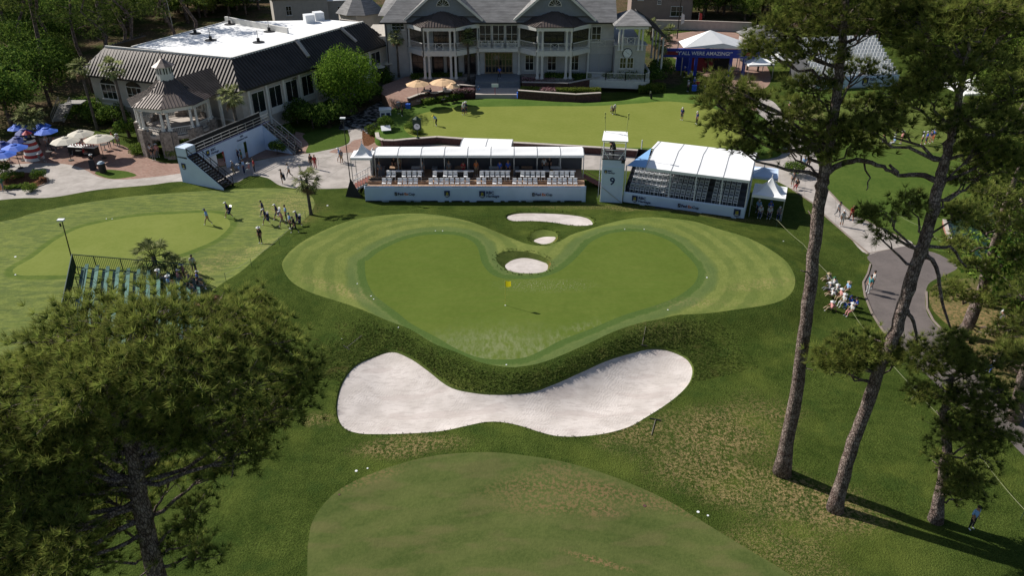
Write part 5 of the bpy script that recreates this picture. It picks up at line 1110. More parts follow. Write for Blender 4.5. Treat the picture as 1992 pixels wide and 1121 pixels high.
near_pine('pine_tree', 'short crooked pine beside the man in light blue, needles down to mid trunk', [b3, WD(1843, 890, 41.4), WD(1836, 815, 40.4), WD(1850, 740, 39.2), WD(1885, 690, 38.4)], [.40, .30, .24, .17, .08],
  [C(*q) for q in ((1850,960,41.3,.7),(1910,860,39.8,1.0),(1840,850,40,.9),(1800,690,38.4,.9,1.2),(1870,700,38,1.1,1.2),(1925,790,39,1.,1.2),(1868,930,41,.95),(1890,965,41.4,.8),(1905,890,40,.95),(1830,900,41.2,.5,.7),(1865,830,39.5,1.1),(1930,835,39,1.05),(1795,715,38.6,.95),(1835,690,38,1.1),(1900,725,38,1.2),(1945,765,38,.95),(1785,760,38.7,.7),(1955,850,39.,.6),(1940,695,38,.95),(1862,668,37.6,.95),(1830,770,39,.8),(1880,780,39,1.),(1990,700,38,1.),(1890,925,40.8,.9))], 17, per=115)
b4 = W(1874, 655, 0)
near_pine('pine_tree', 'pine on the dry slope beyond the asphalt path', [b4, WD(1905, 580, 58), WD(1930, 500, 56), WD(1956, 400, 53), WD(1985, 320, 51)], [.55, .48, .4, .28, .12],
  [C(*q) for q in ((1900,440,52,1.5),(1960,440,52,1.7),(1865,410,52,1.2),(1930,375,51,1.6),(1985,500,53,1.5),(1900,520,54,1.3),(1960,580,55,1.4),(1860,560,55.5,.9),(1985,640,56,1.4),(1945,650,57,1.2),(1870,480,53,1.2),(1835,575,56,.7),(1910,590,56,1.2),(1990,400,51,1.5))], 21, per=140, K=14, wd=.04)
near_pine('pine_tree', 'pine trunk at the right edge beside the lower asphalt path', [W(1972, 815, 0), WD(1992, 735, 47), WD(2030, 620, 45)], [.5, .42, .3], [C(2010,640,45,1.6), C(1985,575,45,1.2), C(2030,560,44,1.6)], 23, per=120, K=14)

# --- prototypes for the woods: the first copy of each is the prototype itself
def woods_pine(seed, h, mt):
    rg = np.random.default_rng(seed); r = empty('pine_tree', (0, 0, 0)); tp = [Vector((rg.normal()*.25*i, rg.normal()*.25*i, h*i/6)) for i in range(7)]; tp[0] = Vector((0, 0, -.4))
    MB().tube(tp, [.32, .28, .25, .22, .17, .11, .04], 7).build('trunk', BARK, r, smooth=True); P = []; D = []; bm = MB()
    for i in range(26):
        z = h*rg.uniform(.48, 1.0); k = z/h; R_ = (1.15-k)*h*.22+.5; a = rg.uniform(0, 6.28); c = np.array([math.cos(a)*R_*rg.uniform(.4, 1), math.sin(a)*R_*rg.uniform(.4, 1), z])
        bm.tube([(c[0]*.05, c[1]*.05, z-.6), c], [.07, .02], 4); m = int(34*rg.uniform(.7, 1.3)); pp = c+rg.normal(size=(m, 3))*np.array([.75, .75, .35]); P.append(pp); D.append(unit(pp-c+[0, 0, .6]))
    bm.build('limbs', BARK, r); P = np.concatenate(P); D = np.concatenate(D); link('crown', trimesh('crown', tufts(P, D, 9, .5, .085, .9, rg), 3, mt, 9), r); return r
def leafy(seed, h, rad, mt, n=5200, size=.17, low=.28, trunk=.26, name='broadleaf_tree', lobes=15, flat=.8):
    rg = np.random.default_rng(seed); r = empty(name, (0, 0, 0)); MB().tube([(0, 0, -.3), (.1, .05, h*.25), (.0, .1, h*.5), (.1, 0, h*.75)], [trunk, trunk*.8, trunk*.55, .05], 8).build('trunk', BARK, r, smooth=True)
    P = []; D = []; cz = h*(low+1)/2; lm = MB()
    for i in range(lobes):
        v = unit(rg.normal(size=3)); c = np.array([v[0]*rad*.62, v[1]*rad*.62, cz+v[2]*(h*(1-low)/2)*.62]); lr = rad*rg.uniform(.34, .55); m = n//lobes
        lm.tube([(0, 0, h*.35), (c[0]*.5, c[1]*.5, (h*.35+c[2])/2), tuple(c)], [trunk*.4, trunk*.25, .03], 5)
        q = unit(rg.normal(size=(m, 3))); rr = lr*rg.uniform(.55, 1.12, (m, 1))**.6; pp = c+q*rr*np.array([1, 1, flat]); P.append(pp); D.append(q)
    lm.build('limbs', BARK, r); P = np.concatenate(P); D = np.concatenate(D); k = P[:, 2] > h*low*.6
    link('crown', trimesh('crown', leaves(P[k], D[k], size, rg), 4, mt), r); return r
PR = {'pineA': woods_pine(31, 19, PINED), 'pineB': woods_pine(32, 23, PINED), 'pineC': woods_pine(33, 16, PINE), 'oakA': leafy(41, 9, 4.5, LEAFD), 'oakB': leafy(42, 7, 3.8, LEAFM), 'oakC': leafy(43, 8, 4, LEAFO, 3600), 'oakD': leafy(44, 6, 3.4, LEAFY, 3600), 'bushA': leafy(45, 2.6, 1.9, LEAFD, 1800, .13, .0, .1, 'bush', 9), 'bushB': leafy(46, 1.9, 1.5, LEAFM, 1500, .12, .0, .08, 'bush', 9)}
PU = {}
def plant(kind, x, y, label, group, s=1., rz=None, z=None, rg=random):
    o = PR[kind] if kind not in PU else copy_tree(PR[kind]); PU[kind] = 1
    o.location = (x, y, gz(x, y) if z is None else z); o.rotation_euler = (0, 0, rg.uniform(0, 6.28) if rz is None else rz); o.scale = (s, s, s*rg.uniform(.92, 1.1))
    tag(o, label, 'bush' if kind.startswith('bush') else 'tree', group); return o
big = leafy(50, 9.6, 4.7, LEAFB, 15000, .15, .16, .3, 'round_tree', 26, .85); q = W(682, 222, 0); big.location = (q.x, q.y, 0); tag(big, 'big round bright green tree between the low wing and the putting green', 'tree')
KIND = {'pineA': 'tall dark pine', 'pineB': 'very tall thin pine', 'pineC': 'shorter yellowish pine', 'oakA': 'dense dark green tree', 'oakB': 'mid green leafy tree', 'oakC': 'rusty brown leafed tree', 'oakD': 'pale yellow green tree', 'bushA': 'dark bush', 'bushB': 'mid green bush'}
WHERE = lambda px, py: ('far left edge' if px < 110 else 'upper left woods' if px < 330 else 'woods behind the flat roof' if px < 640 else 'woods behind the blue canopy' if px < 1560 else 'upper right woods' if px < 1800 else 'far right woods')
wr = random.Random(4)
def wood(area, n, kinds, mind, group):
    A = np.array(area, float); lo, hi = A.min(0), A.max(0); done = []; tries = 0
    while len(done) < n and tries < 6000:
        tries += 1; px = wr.uniform(lo[0], hi[0]); py = wr.uniform(lo[1], hi[1])
        if sdf([(px, py)], A)[0] < 0: continue
        p = W(px, py, 0)
        if any((p.x-a)**2+(p.y-b)**2 < mind**2 for a, b in done): continue
        done.append((p.x, p.y)); kd = wr.choice(kinds); plant(kd, p.x, p.y, '', group, wr.uniform(.85, 1.25)); WOOD.append((px, py, kd, group, [o for o in S.objects if o.parent is None and abs(o.location.x-p.x) < 1e-4 and abs(o.location.y-p.y) < 1e-4][0]))
WOOD = []
wood([(-40,40),(60,20),(230,50),(240,85),(150,120),(140,180),(100,200),(110,240),(40,262),(-60,260)], 30, ['pineA','pineB','oakA','oakA','oakB','pineA','oakA'], 3.6, 'trees in the woods left of the low wing')
wood([(-60,2),(420,3),(430,26),(330,56),(250,75),(150,60),(-60,40)], 42, ['pineA','pineB','oakA','oakA','oakB'], 4.2, 'trees in the woods left of the low wing')
wood([(330,25),(430,10),(520,8),(520,28),(440,34),(380,42)], 14, ['oakB','oakA','oakD','oakB'], 3.2, 'trees behind the flat roof')
wood([(1235,26),(1340,36),(1500,50),(1560,70),(1620,80),(1700,78),(1760,96),(1850,130),(2000,150),(2080,140),(2050,20),(1700,4),(1330,3)], 100, ['oakB','oakA','oakC','oakD','pineC','oakB','pineA','pineC'], 3.3, 'trees in the woods at the upper right')
wood([(1322,4),(1560,4),(1560,40),(1430,44),(1335,34)], 16, ['oakB','oakA','oakD','oakB','pineC'], 3.0, 'trees in the woods at the upper right')
wood([(1870,215),(2000,200),(2100,240),(2100,330),(1960,330),(1900,300)], 7, ['pineC','oakB','pineC','pineA'], 4.2, 'trees beside the pond')
wood([(1880,350),(1960,330),(2060,360),(2060,420),(1940,430)], 4, ['oakB','oakA','pineC'], 3.5, 'trees beside the pond')
wood([(1900,560),(2010,540),(2080,620),(2060,760),(1985,720),(1930,690)], 4, ['oakB','pineC','oakA'], 3., 'trees on the dry slope')
cnt = {}
for px, py, kd, g, o in sorted(WOOD, key=lambda t: t[0]):
    w = {'trees in the woods left of the low wing': 'woods left of wing', 'trees behind the flat roof': 'woods behind flat roof', 'trees in the woods at the upper right': 'woods right of clubhouse', 'trees beside the pond': 'strip by the pond', 'trees on the dry slope': 'right edge dry slope'}[g]
    dep = 'back' if py < 25 else 'middle' if py < 100 else 'front'; key = (kd, w, dep); cnt[key] = cnt.get(key, 0)+1; ord_ = ORD[min(cnt[key]-1, 21)]
    o['label'] = '%s, %s from left, %s row, %s' % (KIND[kd], ord_, dep, w)
for i, (x, y, s_) in enumerate(((-56, 116, .95), (-60, 121.5, 1.05), (-53, 122.5, 1.), (-64, 117, .95), (-58, 112, .8), (-51.5, 128, 1.05))): plant('pineB', x, y, '%s tall pine standing close behind the left edge of the flat roof' % ORD[i], 'pines behind the flat roof', s_, rg=wr)
# understorey bushes along the wing, gazebo and clubhouse
for i, (px, py, k, s, lb) in enumerate(((150,232,'bushA',1.1,'left of the low wing stairs'),(175,236,'bushA',1.2,'below the arched windows'),(200,240,'bushB',1.1,'below the first arched window'),(225,246,'bushA',1.1,'between the arched windows and gazebo'),(250,268,'bushA',.9,'left of the gazebo base'),(267,300,'bushB',.7,'at the left foot of the gazebo'),(345,306,'bushB',.8,'at the right foot of the gazebo'),(362,300,'bushA',.8,'between gazebo and footbridge'),(610,250,'bushA',1.2,'below the round tree on its left'),(580,240,'bushA',1.2,'at the wing wall beyond the far steps'),(640,240,'bushA',1.2,'directly below the round tree'),(665,236,'bushA',1.1,'right below the round tree'),(720,200,'bushA',1.2,'right of the round tree'),(735,170,'bushA',1.2,'between round tree and clubhouse'),(760,163,'bushB',1.1,'left of the umbrella terrace'),(785,158,'bushB',1.,'behind the left tan umbrella'),(726,262,'bushB',.7,'in the mulch bed by the planter'),(752,262,'bushA',.6,'beside the green lectern'),(800,268,'bushA',.5,'under the putting clock'),(815,272,'bushB',.5,'right of the putting clock'),(1265,165,'bushA',1.2,'right of the clubhouse deck'),(1285,150,'bushA',1.2,'beside the palm right of the clubhouse'),(1240,172,'bushA',1.1,'below the clubhouse deck corner'),(1215,172,'bushA',1.,'below the clock'),(1190,170,'bushA',1.,'below the left end of the deck'),(555,270,'bushA',.7,'left of the far footbridge steps'),(540,300,'bushA',.6,'in the recess of the footbridge'),(1420,240,'bushB',.9,'behind the tall pine by the walk'),(60,372,'bushB',.5,'right end of the mulch island'),(20,352,'bushA',.5,'left part of the mulch island'),(40,345,'bushB',.45,'back of the mulch island'),(80,350,'bushA',.5,'right back of the mulch island'),(1545,340,'bushA',.7,'beside the walk right of the peaked tent'),(1400,130,'bushA',.9,'left of the walk below the blue canopy'),(5,345,'bushA',.7,'at the left frame edge by the path'))):
    p = W(px, py, 0); plant(k, p.x, p.y, KIND[k]+' '+lb, 'bushes round the buildings', s, rg=wr)
def hedge(label, a, b, w, h, mt, z=0., cat='hedge', name='hedge', n=None, size=.11):
    a = W(*a, z); b = W(*b, z); L = (b-a).length; rz = math.atan2(b.y-a.y, b.x-a.x); rg = np.random.default_rng(int(L*100)); r = empty(name, a, rz, label, cat)
    MB().box((L/2, 0, h*.45), (L-.15, w-.2, h*.85)).build('inner_branches', LEAFD, r)
    n = n or int(260*L*(w+h*1.2)/1.6); u = rg.uniform(0, L, n); s = rg.uniform(0, 1, n); k = rg.uniform(-1, 1, n)
    top = s < w/(w+2*h); P = np.where(top[:, None], np.stack([u, k*w/2, np.full(n, h)], 1), np.stack([u, np.sign(k)*w/2, rg.uniform(0, h, n)], 1)); P += rg.normal(size=(n, 3))*.07
    D = np.where(top[:, None], np.array([0, 0, 1.]), np.stack([k*0, np.sign(k), k*0+.3], 1)); link('leaves', trimesh('leaves', leaves(P, unit(D), size, rg), 4, mt), r); return r
hedge('clipped yellow green hedge above the brick wall right of the clubhouse stairs', (1080, 184), (1168, 184), 1.1, .9, LEAFY, .9)
hedge('short clipped hedge nearest the right of the clubhouse stairs', (1012, 180), (1052, 182), 1., .8, LEAFY, .9)
hedge('pink and red flowering shrubs between the two clipped hedges', (1050, 183), (1082, 184), 1.3, .8, FLOWER, .9, 'shrub', 'flower_shrub')
hedge('clipped hedge at the right end below the clubhouse deck', (1240, 178), (1292, 176), 1.4, 1.0, LEAFY, .2)
hedge('low hedge with pale flowers under the right porch', (1015, 162), (1080, 162), 1., .8, FLOWER, 1.0, 'hedge')
hedge('dark hedge under the right porch', (1060, 156), (1150, 158), 1.6, 1.0, LEAFD, 1.2)
hedge('dark hedge along the left porch of the clubhouse', (800, 156), (900, 154), 1.4, .9, LEAFM, 1.2)
hedge('bright clipped hedge left of the umbrella terrace', (757, 152), (800, 142), 1.5, .9, LEAFY, 1.)
hedge('planting strip below the curved terrace wall', (822, 203), (900, 188), .8, .6, LEAFM, .8)
hedge('flowering strip on top of the curved terrace wall', (880, 180), (922, 178), 1., .4, FLOWER, 1.6)
hedge('dark hedge under the low wing right of the footbridge', (575, 236), (640, 205), 1.2, 1.0, LEAFD, 0)
hedge('row of low flowers along the brick wall', (1064, 190), (1110, 193), .5, .45, mat('white blossom', (.6, .55, .52)), .9, 'flowers', 'flower_row', size=.07)
hedge('green edging plants round the mulch island', (8, 369), (70, 364), .5, .35, LEAFM, 0, 'plants', 'edging_plants')

# --- palms
def palm(seed, h, R_=1.75, nf=42, K=13, skirt=True):
    rg = np.random.default_rng(seed); r = empty('sabal_palm', (0, 0, 0)); MB().tube([(0, 0, -.3), (0, 0, .3), (.03, 0, h*.5), (.05, .03, h)], [.26, .19, .16, .17], 9).build('trunk', PALMB, r, smooth=True)
    V = []; st = MB(); dv = []
    for i in range(nf):
        a = rg.uniform(0, 6.28); el = rg.uniform(-.75, 1.35) if i < nf-6 else -1.1; d = np.array([math.cos(a)*math.cos(el), math.sin(a)*math.cos(el), math.sin(el)]); c = np.array([.05, .03, h]); L1 = R_*rg.uniform(.45, .62); e = c+d*L1
        st.bar(c, e, .03); side = unit(np.cross(d, [0, 0, 1.])); up = np.cross(side, d); tgt = dv if el < -.9 else V
        for k in range(K):
            t = -1.25+2.5*k/(K-1); dd = unit(d*math.cos(t)+side*math.sin(t)+up*.12*rg.normal()); L2 = R_*.52*(1-.25*abs(t))*rg.uniform(.85, 1.1); m = e+dd*L2*.55; tip = e+dd*L2; tip[2] -= .22*L2; w = unit(np.cross(dd, up))*.045
            tgt += [e, m-w, tip, m+w]
    st.build('leaf_stalks', FROND, r); link('fronds', trimesh('fronds', np.array(V), 4, FROND), r)
    if dv and skirt: link('dead_fronds', trimesh('dead_fronds', np.array(dv), 4, DEADF), r)
    return r
PL = [palm(61, 4.3), palm(62, 5.8, 1.6), palm(63, 3.1, 1.7, 40)]; PLU = set()
def put_palm(k, px, py, hpy, label, s=1., z=0., rz=None):
    o = PL[k] if k not in PLU else copy_tree(PL[k]); PLU.add(k); p = W(px, py, z); want = zat((0, p.y), hpy)-z; hh = (4.3, 5.8, 3.1)[k]; o.location = p; o.scale = (s, s, want/hh); o.rotation_euler = (0, 0, wr.uniform(0, 6) if rz is None else rz)
    for ch in o.children:
        if ch.name.startswith(('fronds', 'dead', 'leaf')): f = want/hh; ch.scale = (1, 1, s/f); ch.location = (0, 0, hh*(1-s/f))
    tag(o, label, 'palm tree', 'sabal palms')
for a in ((0,605,418,349,'slender palm standing alone on the grass left of the hospitality stand',.95),(2,310,549,500,'large palm rising behind the green bleachers',1.15),(2,346,545,520,'smaller palm at the right end of the green bleachers',.8),(1,776,146,72,'palm in front of the clubhouse left wall, by the folded flag',.95,1.8),(1,912,152,70,'palm between the left porch and the clubhouse entrance',1.,1.6),(1,470,292,186,'palm in front of the corner window of the low wing',1.15),(1,566,228,148,'palm in front of the middle of the low wing',1.15),(1,252,266,132,'palm before the arched windows, right of its neighbour',1.1),(1,190,254,132,'palm before the left end of the low wing',1.),(0,75,282,232,'palm among the blue umbrellas',1.25),(1,1284,150,84,'palm right of the clubhouse beside the blue sign',1.15),(0,1266,78,52,'palm behind the clubhouse at the right',1.1),(0,1300,80,62,'palm near the tan boundary wall',1.),(0,1376,138,104,'palm in front of the slogan, left one of two',.85),(0,1390,134,100,'palm in front of the slogan, right one of two',.85),(0,1453,136,98,'palm at the right end of the blue sign',.9),(0,1474,138,110,'palm just outside the right end of the blue sign',.9),(1,1318,30,6,'tall palm behind the tan wall',1.),(0,1490,395,350,'small palm between the tents',.1)):
    if a[5] > .2: put_palm(*a)
yu = leafy(71, 1.7, 1.25, mat('dry pinkish fronds', (.30, .16, .09), .8, .35, 3), 1500, .22, .0, .1, 'dry_palm', 8); p = G(412, 612); yu.location = p; tag(yu, 'dry brown fronded palm clump at the foot of the bleachers', 'palm')
# ---------------------------------------------------------------- long grass on the banks
def long_grass(label_name, inside, outside, n, K, L, seed, mt, lim=None):
    rg = np.random.default_rng(seed); lo, hi = outside.min(0), outside.max(0); P = rg.uniform(lo, hi, (n*6, 2)); k = lim(P); P = P[k][:n]; z = H(P); P = np.column_stack([P, z])
    o = link(label_name, trimesh(label_name, tufts(P, np.tile([0, 0, 1.], (len(P), 1)), K, L, .03, .8, rg), 3, mt, K)); tag(o, kind='stuff'); return o
def bank_area(P): 
    a = sdf(P, BUNKER); b = sdf(P, FRINGE); nz = np.sin(P[:, 0]*1.7)*np.cos(P[:, 1]*2.1)*.5
    return (a < -.06) & (b < -.35) & (a > -4.6-nz) & (P[:, 1] > 41.2+.32*np.maximum(np.abs(P[:, 0]-.3)-4, 0)) & (np.random.default_rng(2).uniform(0, 1, len(P)) < 1.15-sst(-a, .8, 4.4)) & (np.random.default_rng(3).uniform(0, 1, len(P)) < sst(-b, .3, 1.3)+.1)
BNK = np.array([(-16., 41.), (18., 41.), (18., 56.), (-16., 56.)])
long_grass('bank_grass', None, BNK, 10500, 6, .15, 5, leafmat('long bank grass', (.05, .08, .016), (.18, .21, .06), .8, .8, hue=(.20, .185, .065)), bank_area)
def lip_area(P): 
    out = np.zeros(len(P), bool)
    for A, w in ((POT1, .35), (POT2, .4), (BACKB, .25), (BUNKER, .15)):
        d = sdf(P, A); out |= (d < .03) & (d > -w)
    return out & (P[:, 1] > 36)
long_grass('lip_grass', None, np.array([(-16., 35.), (18., 76.)]), 5200, 7, .13, 6, leafmat('bunker lip grass blades', (.03, .055, .01), (.09, .12, .03), .8), lip_area)

# ---------------------------------------------------------------- people
POSES = {}
def pose(name, pel, chest, neck, head, arms, legs, shorts=False):
    # arms: [(shoulder, elbow, wrist)], legs: [(hip, knee, ankle, toe)]
    me = bpy.data.meshes.new('b'); V = [pel]; E = []; Rd = [.15]; B = []
    def add(p, par, r, kind): V.append(p); Rd.append(r); E.append((par, len(V)-1)); B.append(kind); return len(V)-1
    pel_, ch = Vector(pel), Vector(chest); a = add(pel_.lerp(ch, .5), 0, .145, 1); c = add(chest, a, .165, 1); nk = add(neck, c, .06, 0); hd = Vector(head); nv = Vector(neck)
    h1 = add(nv.lerp(hd, .45), nk, .075, 0); h2 = add(head, h1, .10, 0); h3 = add(hd+(hd-nv).normalized()*.09, h2, .07, 0); 
    for sh, el, wr_ in arms:
        s = add(sh, c, .075, 1); e = add(el, s, .045, 1); w = add(wr_, e, .03, 0); d = (Vector(wr_)-Vector(el)).normalized(); sd = d.cross(Vector((1, .2, .1))).normalized(); up = sd.cross(d); pm = Vector(wr_)+d*.07; p = add(pm, w, .035, 0)
        for k in range(4): b0 = pm+sd*(k-1.5)*.021+d*.02; f1 = add(b0+d*.035, p, .011, 0); add(b0+d*(.075-.008*abs(k-1.3))+up*.02, f1, .009, 0)
        t1 = add(Vector(wr_)+d*.04+sd*.045, w, .012, 0); add(Vector(wr_)+d*.075+sd*.06+up*.01, t1, .010, 0)
    for hp, kn, an, to in legs: h = add(hp, 0, .10, 2); k = add(kn, h, .065, 2); n = add(an, k, .045, 4); add(to, n, .04, 3)
    me.from_pydata([tuple(v) for v in V], E, []); o = bpy.data.objects.new('b', me); COL.objects.link(o)
    sk = o.modifiers.new('s', 'SKIN'); sk.use_smooth_shade = True; ss = o.modifiers.new('u', 'SUBSURF'); ss.levels = 1
    for i, r in enumerate(Rd): me.skin_vertices[0].data[i].radius = (r, r)
    me.skin_vertices[0].data[0].use_root = True; dg = bpy.context.evaluated_depsgraph_get(); dg.update(); out = bpy.data.meshes.new_from_object(o.evaluated_get(dg)); bpy.data.objects.remove(o)
    out.name = 'person'; Va = np.array([tuple(v) for v in V]); A = Va[[e[0] for e in E]]; Bv = Va[[e[1] for e in E]]; out.materials.clear()
    for i in range(5): out.materials.append(SKIN)
    for p in out.polygons:
        c = np.array(p.center); w = c-A; e = Bv-A; t = np.clip((w*e).sum(1)/np.maximum((e*e).sum(1), 1e-9), 0, 1); k = int(np.argmin(np.linalg.norm(w-e*t[:, None], axis=1))); p.material_index = B[k]
    fc = bmesh.new(); fc.from_mesh(out)
    # nose and brow: pull the face forward (+x)
    hv = hd+Vector((.10, 0, -.01))
    for v in fc.verts:
        dd = (v.co-hv).length
        if dd < .05: v.co.x += .022*(1-dd/.05)
    fc.to_mesh(out); fc.free(); POSES[name] = (out, hd, (hd-nv).normalized()); return out
SKIN = mat('skin', (.36, .19, .12), .6)
Z = lambda l: [tuple(p) for p in l]
pose('stand', (0, 0, .95), (.0, 0, 1.32), (.01, 0, 1.52), (.03, 0, 1.66), [((0, .18, 1.42), (-.02, .24, 1.14), (.08, .22, .9)), ((0, -.18, 1.42), (-.02, -.24, 1.14), (.10, -.2, .9))], [((0, .09, .88), (.02, .11, .48), (0, .12, .09), (.16, .14, .04)), ((0, -.09, .88), (.02, -.11, .48), (0, -.12, .09), (.16, -.14, .04))])
pose('walk', (0, 0, .93), (.06, 0, 1.30), (.09, 0, 1.50), (.13, 0, 1.63), [((.05, .18, 1.40), (-.12, .23, 1.16), (-.06, .22, .94)), ((.05, -.18, 1.40), (.15, -.24, 1.16), (.33, -.2, 1.04))], [((0, .09, .88), (.22, .1, .52), (.30, .1, .10), (.44, .1, .06)), ((0, -.09, .88), (-.05, -.1, .48), (-.36, -.1, .18), (-.28, -.1, .05))])
pose('hold', (0, 0, .95), (.0, 0, 1.32), (.02, 0, 1.52), (.05, 0, 1.65), [((0, .18, 1.42), (.06, .25, 1.16), (.24, .1, 1.2)), ((0, -.18, 1.42), (.06, -.25, 1.16), (.24, -.1, 1.16))], [((0, .09, .88), (.02, .11, .48), (0, .12, .09), (.16, .14, .04)), ((0, -.09, .88), (.02, -.11, .48), (0, -.12, .09), (.16, -.14, .04))])
pose('putt', (-.08, 0, .92), (.16, 0, 1.2), (.28, 0, 1.36), (.38, 0, 1.42), [((.2, .17, 1.28), (.26, .16, 1.0), (.30, .03, .8)), ((.2, -.17, 1.28), (.26, -.16, 1.0), (.30, -.03, .78))], [((-.06, .12, .86), (.06, .16, .48), (-.02, .17, .09), (.14, .19, .04)), ((-.06, -.12, .86), (.06, -.16, .48), (-.02, -.17, .09), (.14, -.19, .04))])
pose('crouch', (-.1, 0, .38), (.1, 0, .72), (.2, 0, .9), (.28, 0, 1.02), [((.12, .18, .8), (.3, .22, .6), (.42, .1, .55)), ((.12, -.18, .8), (.3, -.22, .6), (.42, -.1, .52))], [((-.08, .1, .36), (.3, .2, .5), (.08, .18, .09), (.24, .2, .04)), ((-.08, -.1, .36), (.3, -.2, .46), (.06, -.18, .09), (.22, -.2, .04))])
pose('sit', (0, 0, .52), (-.02, 0, .88), (0, 0, 1.07), (.04, 0, 1.2), [((-.02, .18, .98), (.06, .24, .74), (.26, .16, .66)), ((-.02, -.18, .98), (.06, -.24, .74), (.26, -.16, .66))], [((.04, .09, .48), (.42, .12, .47), (.44, .12, .09), (.6, .13, .04)), ((.04, -.09, .48), (.42, -.12, .47), (.48, -.12, .09), (.64, -.13, .04))])
pose('ground', (0, 0, .12), (-.1, 0, .48), (-.06, 0, .66), (.0, 0, .79), [((-.1, .18, .58), (-.22, .26, .32), (-.28, .24, .08)), ((-.08, -.18, .58), (.1, -.26, .38), (.28, -.16, .42))], [((.06, .1, .12), (.42, .14, .38), (.66, .14, .08), (.8, .14, .06)), ((.06, -.1, .12), (.44, -.14, .3), (.78, -.14, .07), (.9, -.14, .1))])
CLR = {'navy': (.012, .02, .085), 'blue': (.03, .09, .42), 'light blue': (.25, .42, .68), 'white': (.52, .52, .52), 'pink': (.55, .25, .24), 'red': (.33, .02, .025), 'black': (.012, .012, .014), 'grey': (.16, .16, .17), 'khaki': (.34, .26, .16), 'orange': (.62, .17, .05), 'green': (.03, .12, .06), 'dark blue': (.01, .03, .14), 'teal': (.05, .25, .27), 'purple': (.08, .04, .2), 'yellow': (.6, .45, .05)}
CM = lambda c: mat(c+' cloth', CLR[c], .85, .12, 9)
SHOE = mat('white shoe', (.6, .6, .6)); HAIR = mat('dark hair', (.02, .013, .01), .7); HB = mat('sandy hair', (.25, .15, .07), .7)
def capmesh(kind, m):
    b = MB(); n = 12
    def dome(r, z0, h): 
        vs = []; fs = []
        for i in range(4):
            a = i/3*math.pi/2
            for j in range(n): t = 2*math.pi*j/n; vs.append((r*math.cos(a)*math.cos(t), r*math.cos(a)*math.sin(t), z0+h*math.sin(a)))
        for i in range(3): fs += [(i*n+j, i*n+(j+1) % n, (i+1)*n+(j+1) % n, (i+1)*n+j) for j in range(n)]
        b.add(vs, fs)
    dome(.115 if kind != 'hair' else .116, 0, .12)
    if kind == 'cap': b.add([(.09, -.08, .01), (.22, -.06, -.01), (.22, .06, -.01), (.09, .08, .01), (.09, -.08, .025), (.22, -.06, .005), (.22, .06, .005), (.09, .08, .025)], [(0, 3, 2, 1), (4, 5, 6, 7), (1, 2, 6, 5)])
    if kind == 'sunhat': b.tube([(0, 0, -.01), (0, 0, .02)], [.23, .19], 14)
    return b.mesh(kind, m, True)
HM = {}
PUTT = mat('club shaft', (.3, .3, .3), .3, metal=.8)
def person(px, py, ps, hd, sh, tr, hat, label, z=None, group=None, shorts=None, s=1.0, at=None, cat='person'):
    me, hp, hdn = POSES[ps]; p = at if at is not None else (G(px, py) if z is None else W(px, py, z))
    o = bpy.data.objects.new('person', me); COL.objects.link(o); o.location = p; o.rotation_euler = (0, 0, R(hd)); o.scale = (s, s, s)
    for i, m in enumerate((SKIN, CM(sh), CM(tr), SHOE, SKIN if shorts else CM(tr))): o.material_slots[i].link = 'OBJECT'; o.material_slots[i].material = m
    kind, col = hat if isinstance(hat, tuple) else (hat, 'white'); key = (kind, col)
    if key not in HM: HM[key] = capmesh(kind, (HAIR if col == 'black' else HB) if kind == 'hair' else CM(col))
    h = link('hair' if kind == 'hair' else 'sun_hat' if kind == 'sunhat' else 'cap', HM[key], o, hp+hdn*.015); 
    if ps in ('putt', 'crouch'): h.rotation_euler = (0, .5 if ps == 'putt' else .35, 0)
    return tag(o, label, cat, group)
def held(name, o, parts, label, cat, off=(0, 0, 0), rot=(0, 0, 0)):     # a thing carried: top-level, placed in the person's frame
    M = Matrix.Translation(o.location) @ Matrix.Rotation(o.rotation_euler.z, 4, 'Z') @ Matrix.Translation(off); r = empty(name, (0, 0, 0), 0, label, cat); r.matrix_world = M @ Matrix.Rotation(rot[1], 4, 'Y') @ Matrix.Rotation(rot[0], 4, 'X')
    for nm, mb, m in parts: mb.build(nm, m, r)
    return r
def golf_bag(o, label, col='navy', off=(-.22, .12, .85), rot=(1.15, .2)):
    b = MB().tube([(0, 0, -.42), (0, 0, .38)], [.13, .15], 10); p = MB().box((0, .14, -.1), (.2, .1, .42)); c = MB()
    for i in range(6): a = i; c.tube([(.06*math.cos(a), .06*math.sin(a), .3), (.09*math.cos(a), .09*math.sin(a), .62)], .012, 4).box((.09*math.cos(a), .09*math.sin(a), .64), (.07, .05, .06))
    return held('golf_bag', o, [('bag', b, CM(col)), ('pocket', p, CM('black')), ('club', c, PUTT)], label, 'golf bag', off, (rot[0], rot[1]))
def putter(o, label): return held('putter', o, [('shaft', MB().tube([(0, 0, .8), (.12, 0, .05)], .012, 5), PUTT), ('club_head', MB().box((.13, 0, .03), (.04, .13, .04)), PUTT)], label, 'golf club', (.32, 0, 0))
cap = lambda c: ('cap', c)
BK = ('hair', 'black'); BL = ('hair', 'sandy'); HT = ('sunhat', 'white')
P1 = person(406, 438, 'walk', 178, 'light blue', 'khaki', cap('navy'), 'player in light blue shirt striding across the left practice green')
P2 = person(446, 424, 'walk', 175, 'navy', 'khaki', cap('white'), 'caddie in navy walking behind the player at the practice green edge', shorts=1); golf_bag(P2, 'dark golf bag on the caddie at the practice green edge')
P3 = person(514, 421, 'walk', 182, 'navy', 'navy', BK, 'walker in all navy, rearmost at the left of the cluster'); 
P4 = person(519, 437, 'walk', 190, 'navy', 'grey', cap('white'), 'caddie in navy with white cap at the left front of the cluster', shorts=1); golf_bag(P4, 'navy golf bag carried at the left front of the cluster')
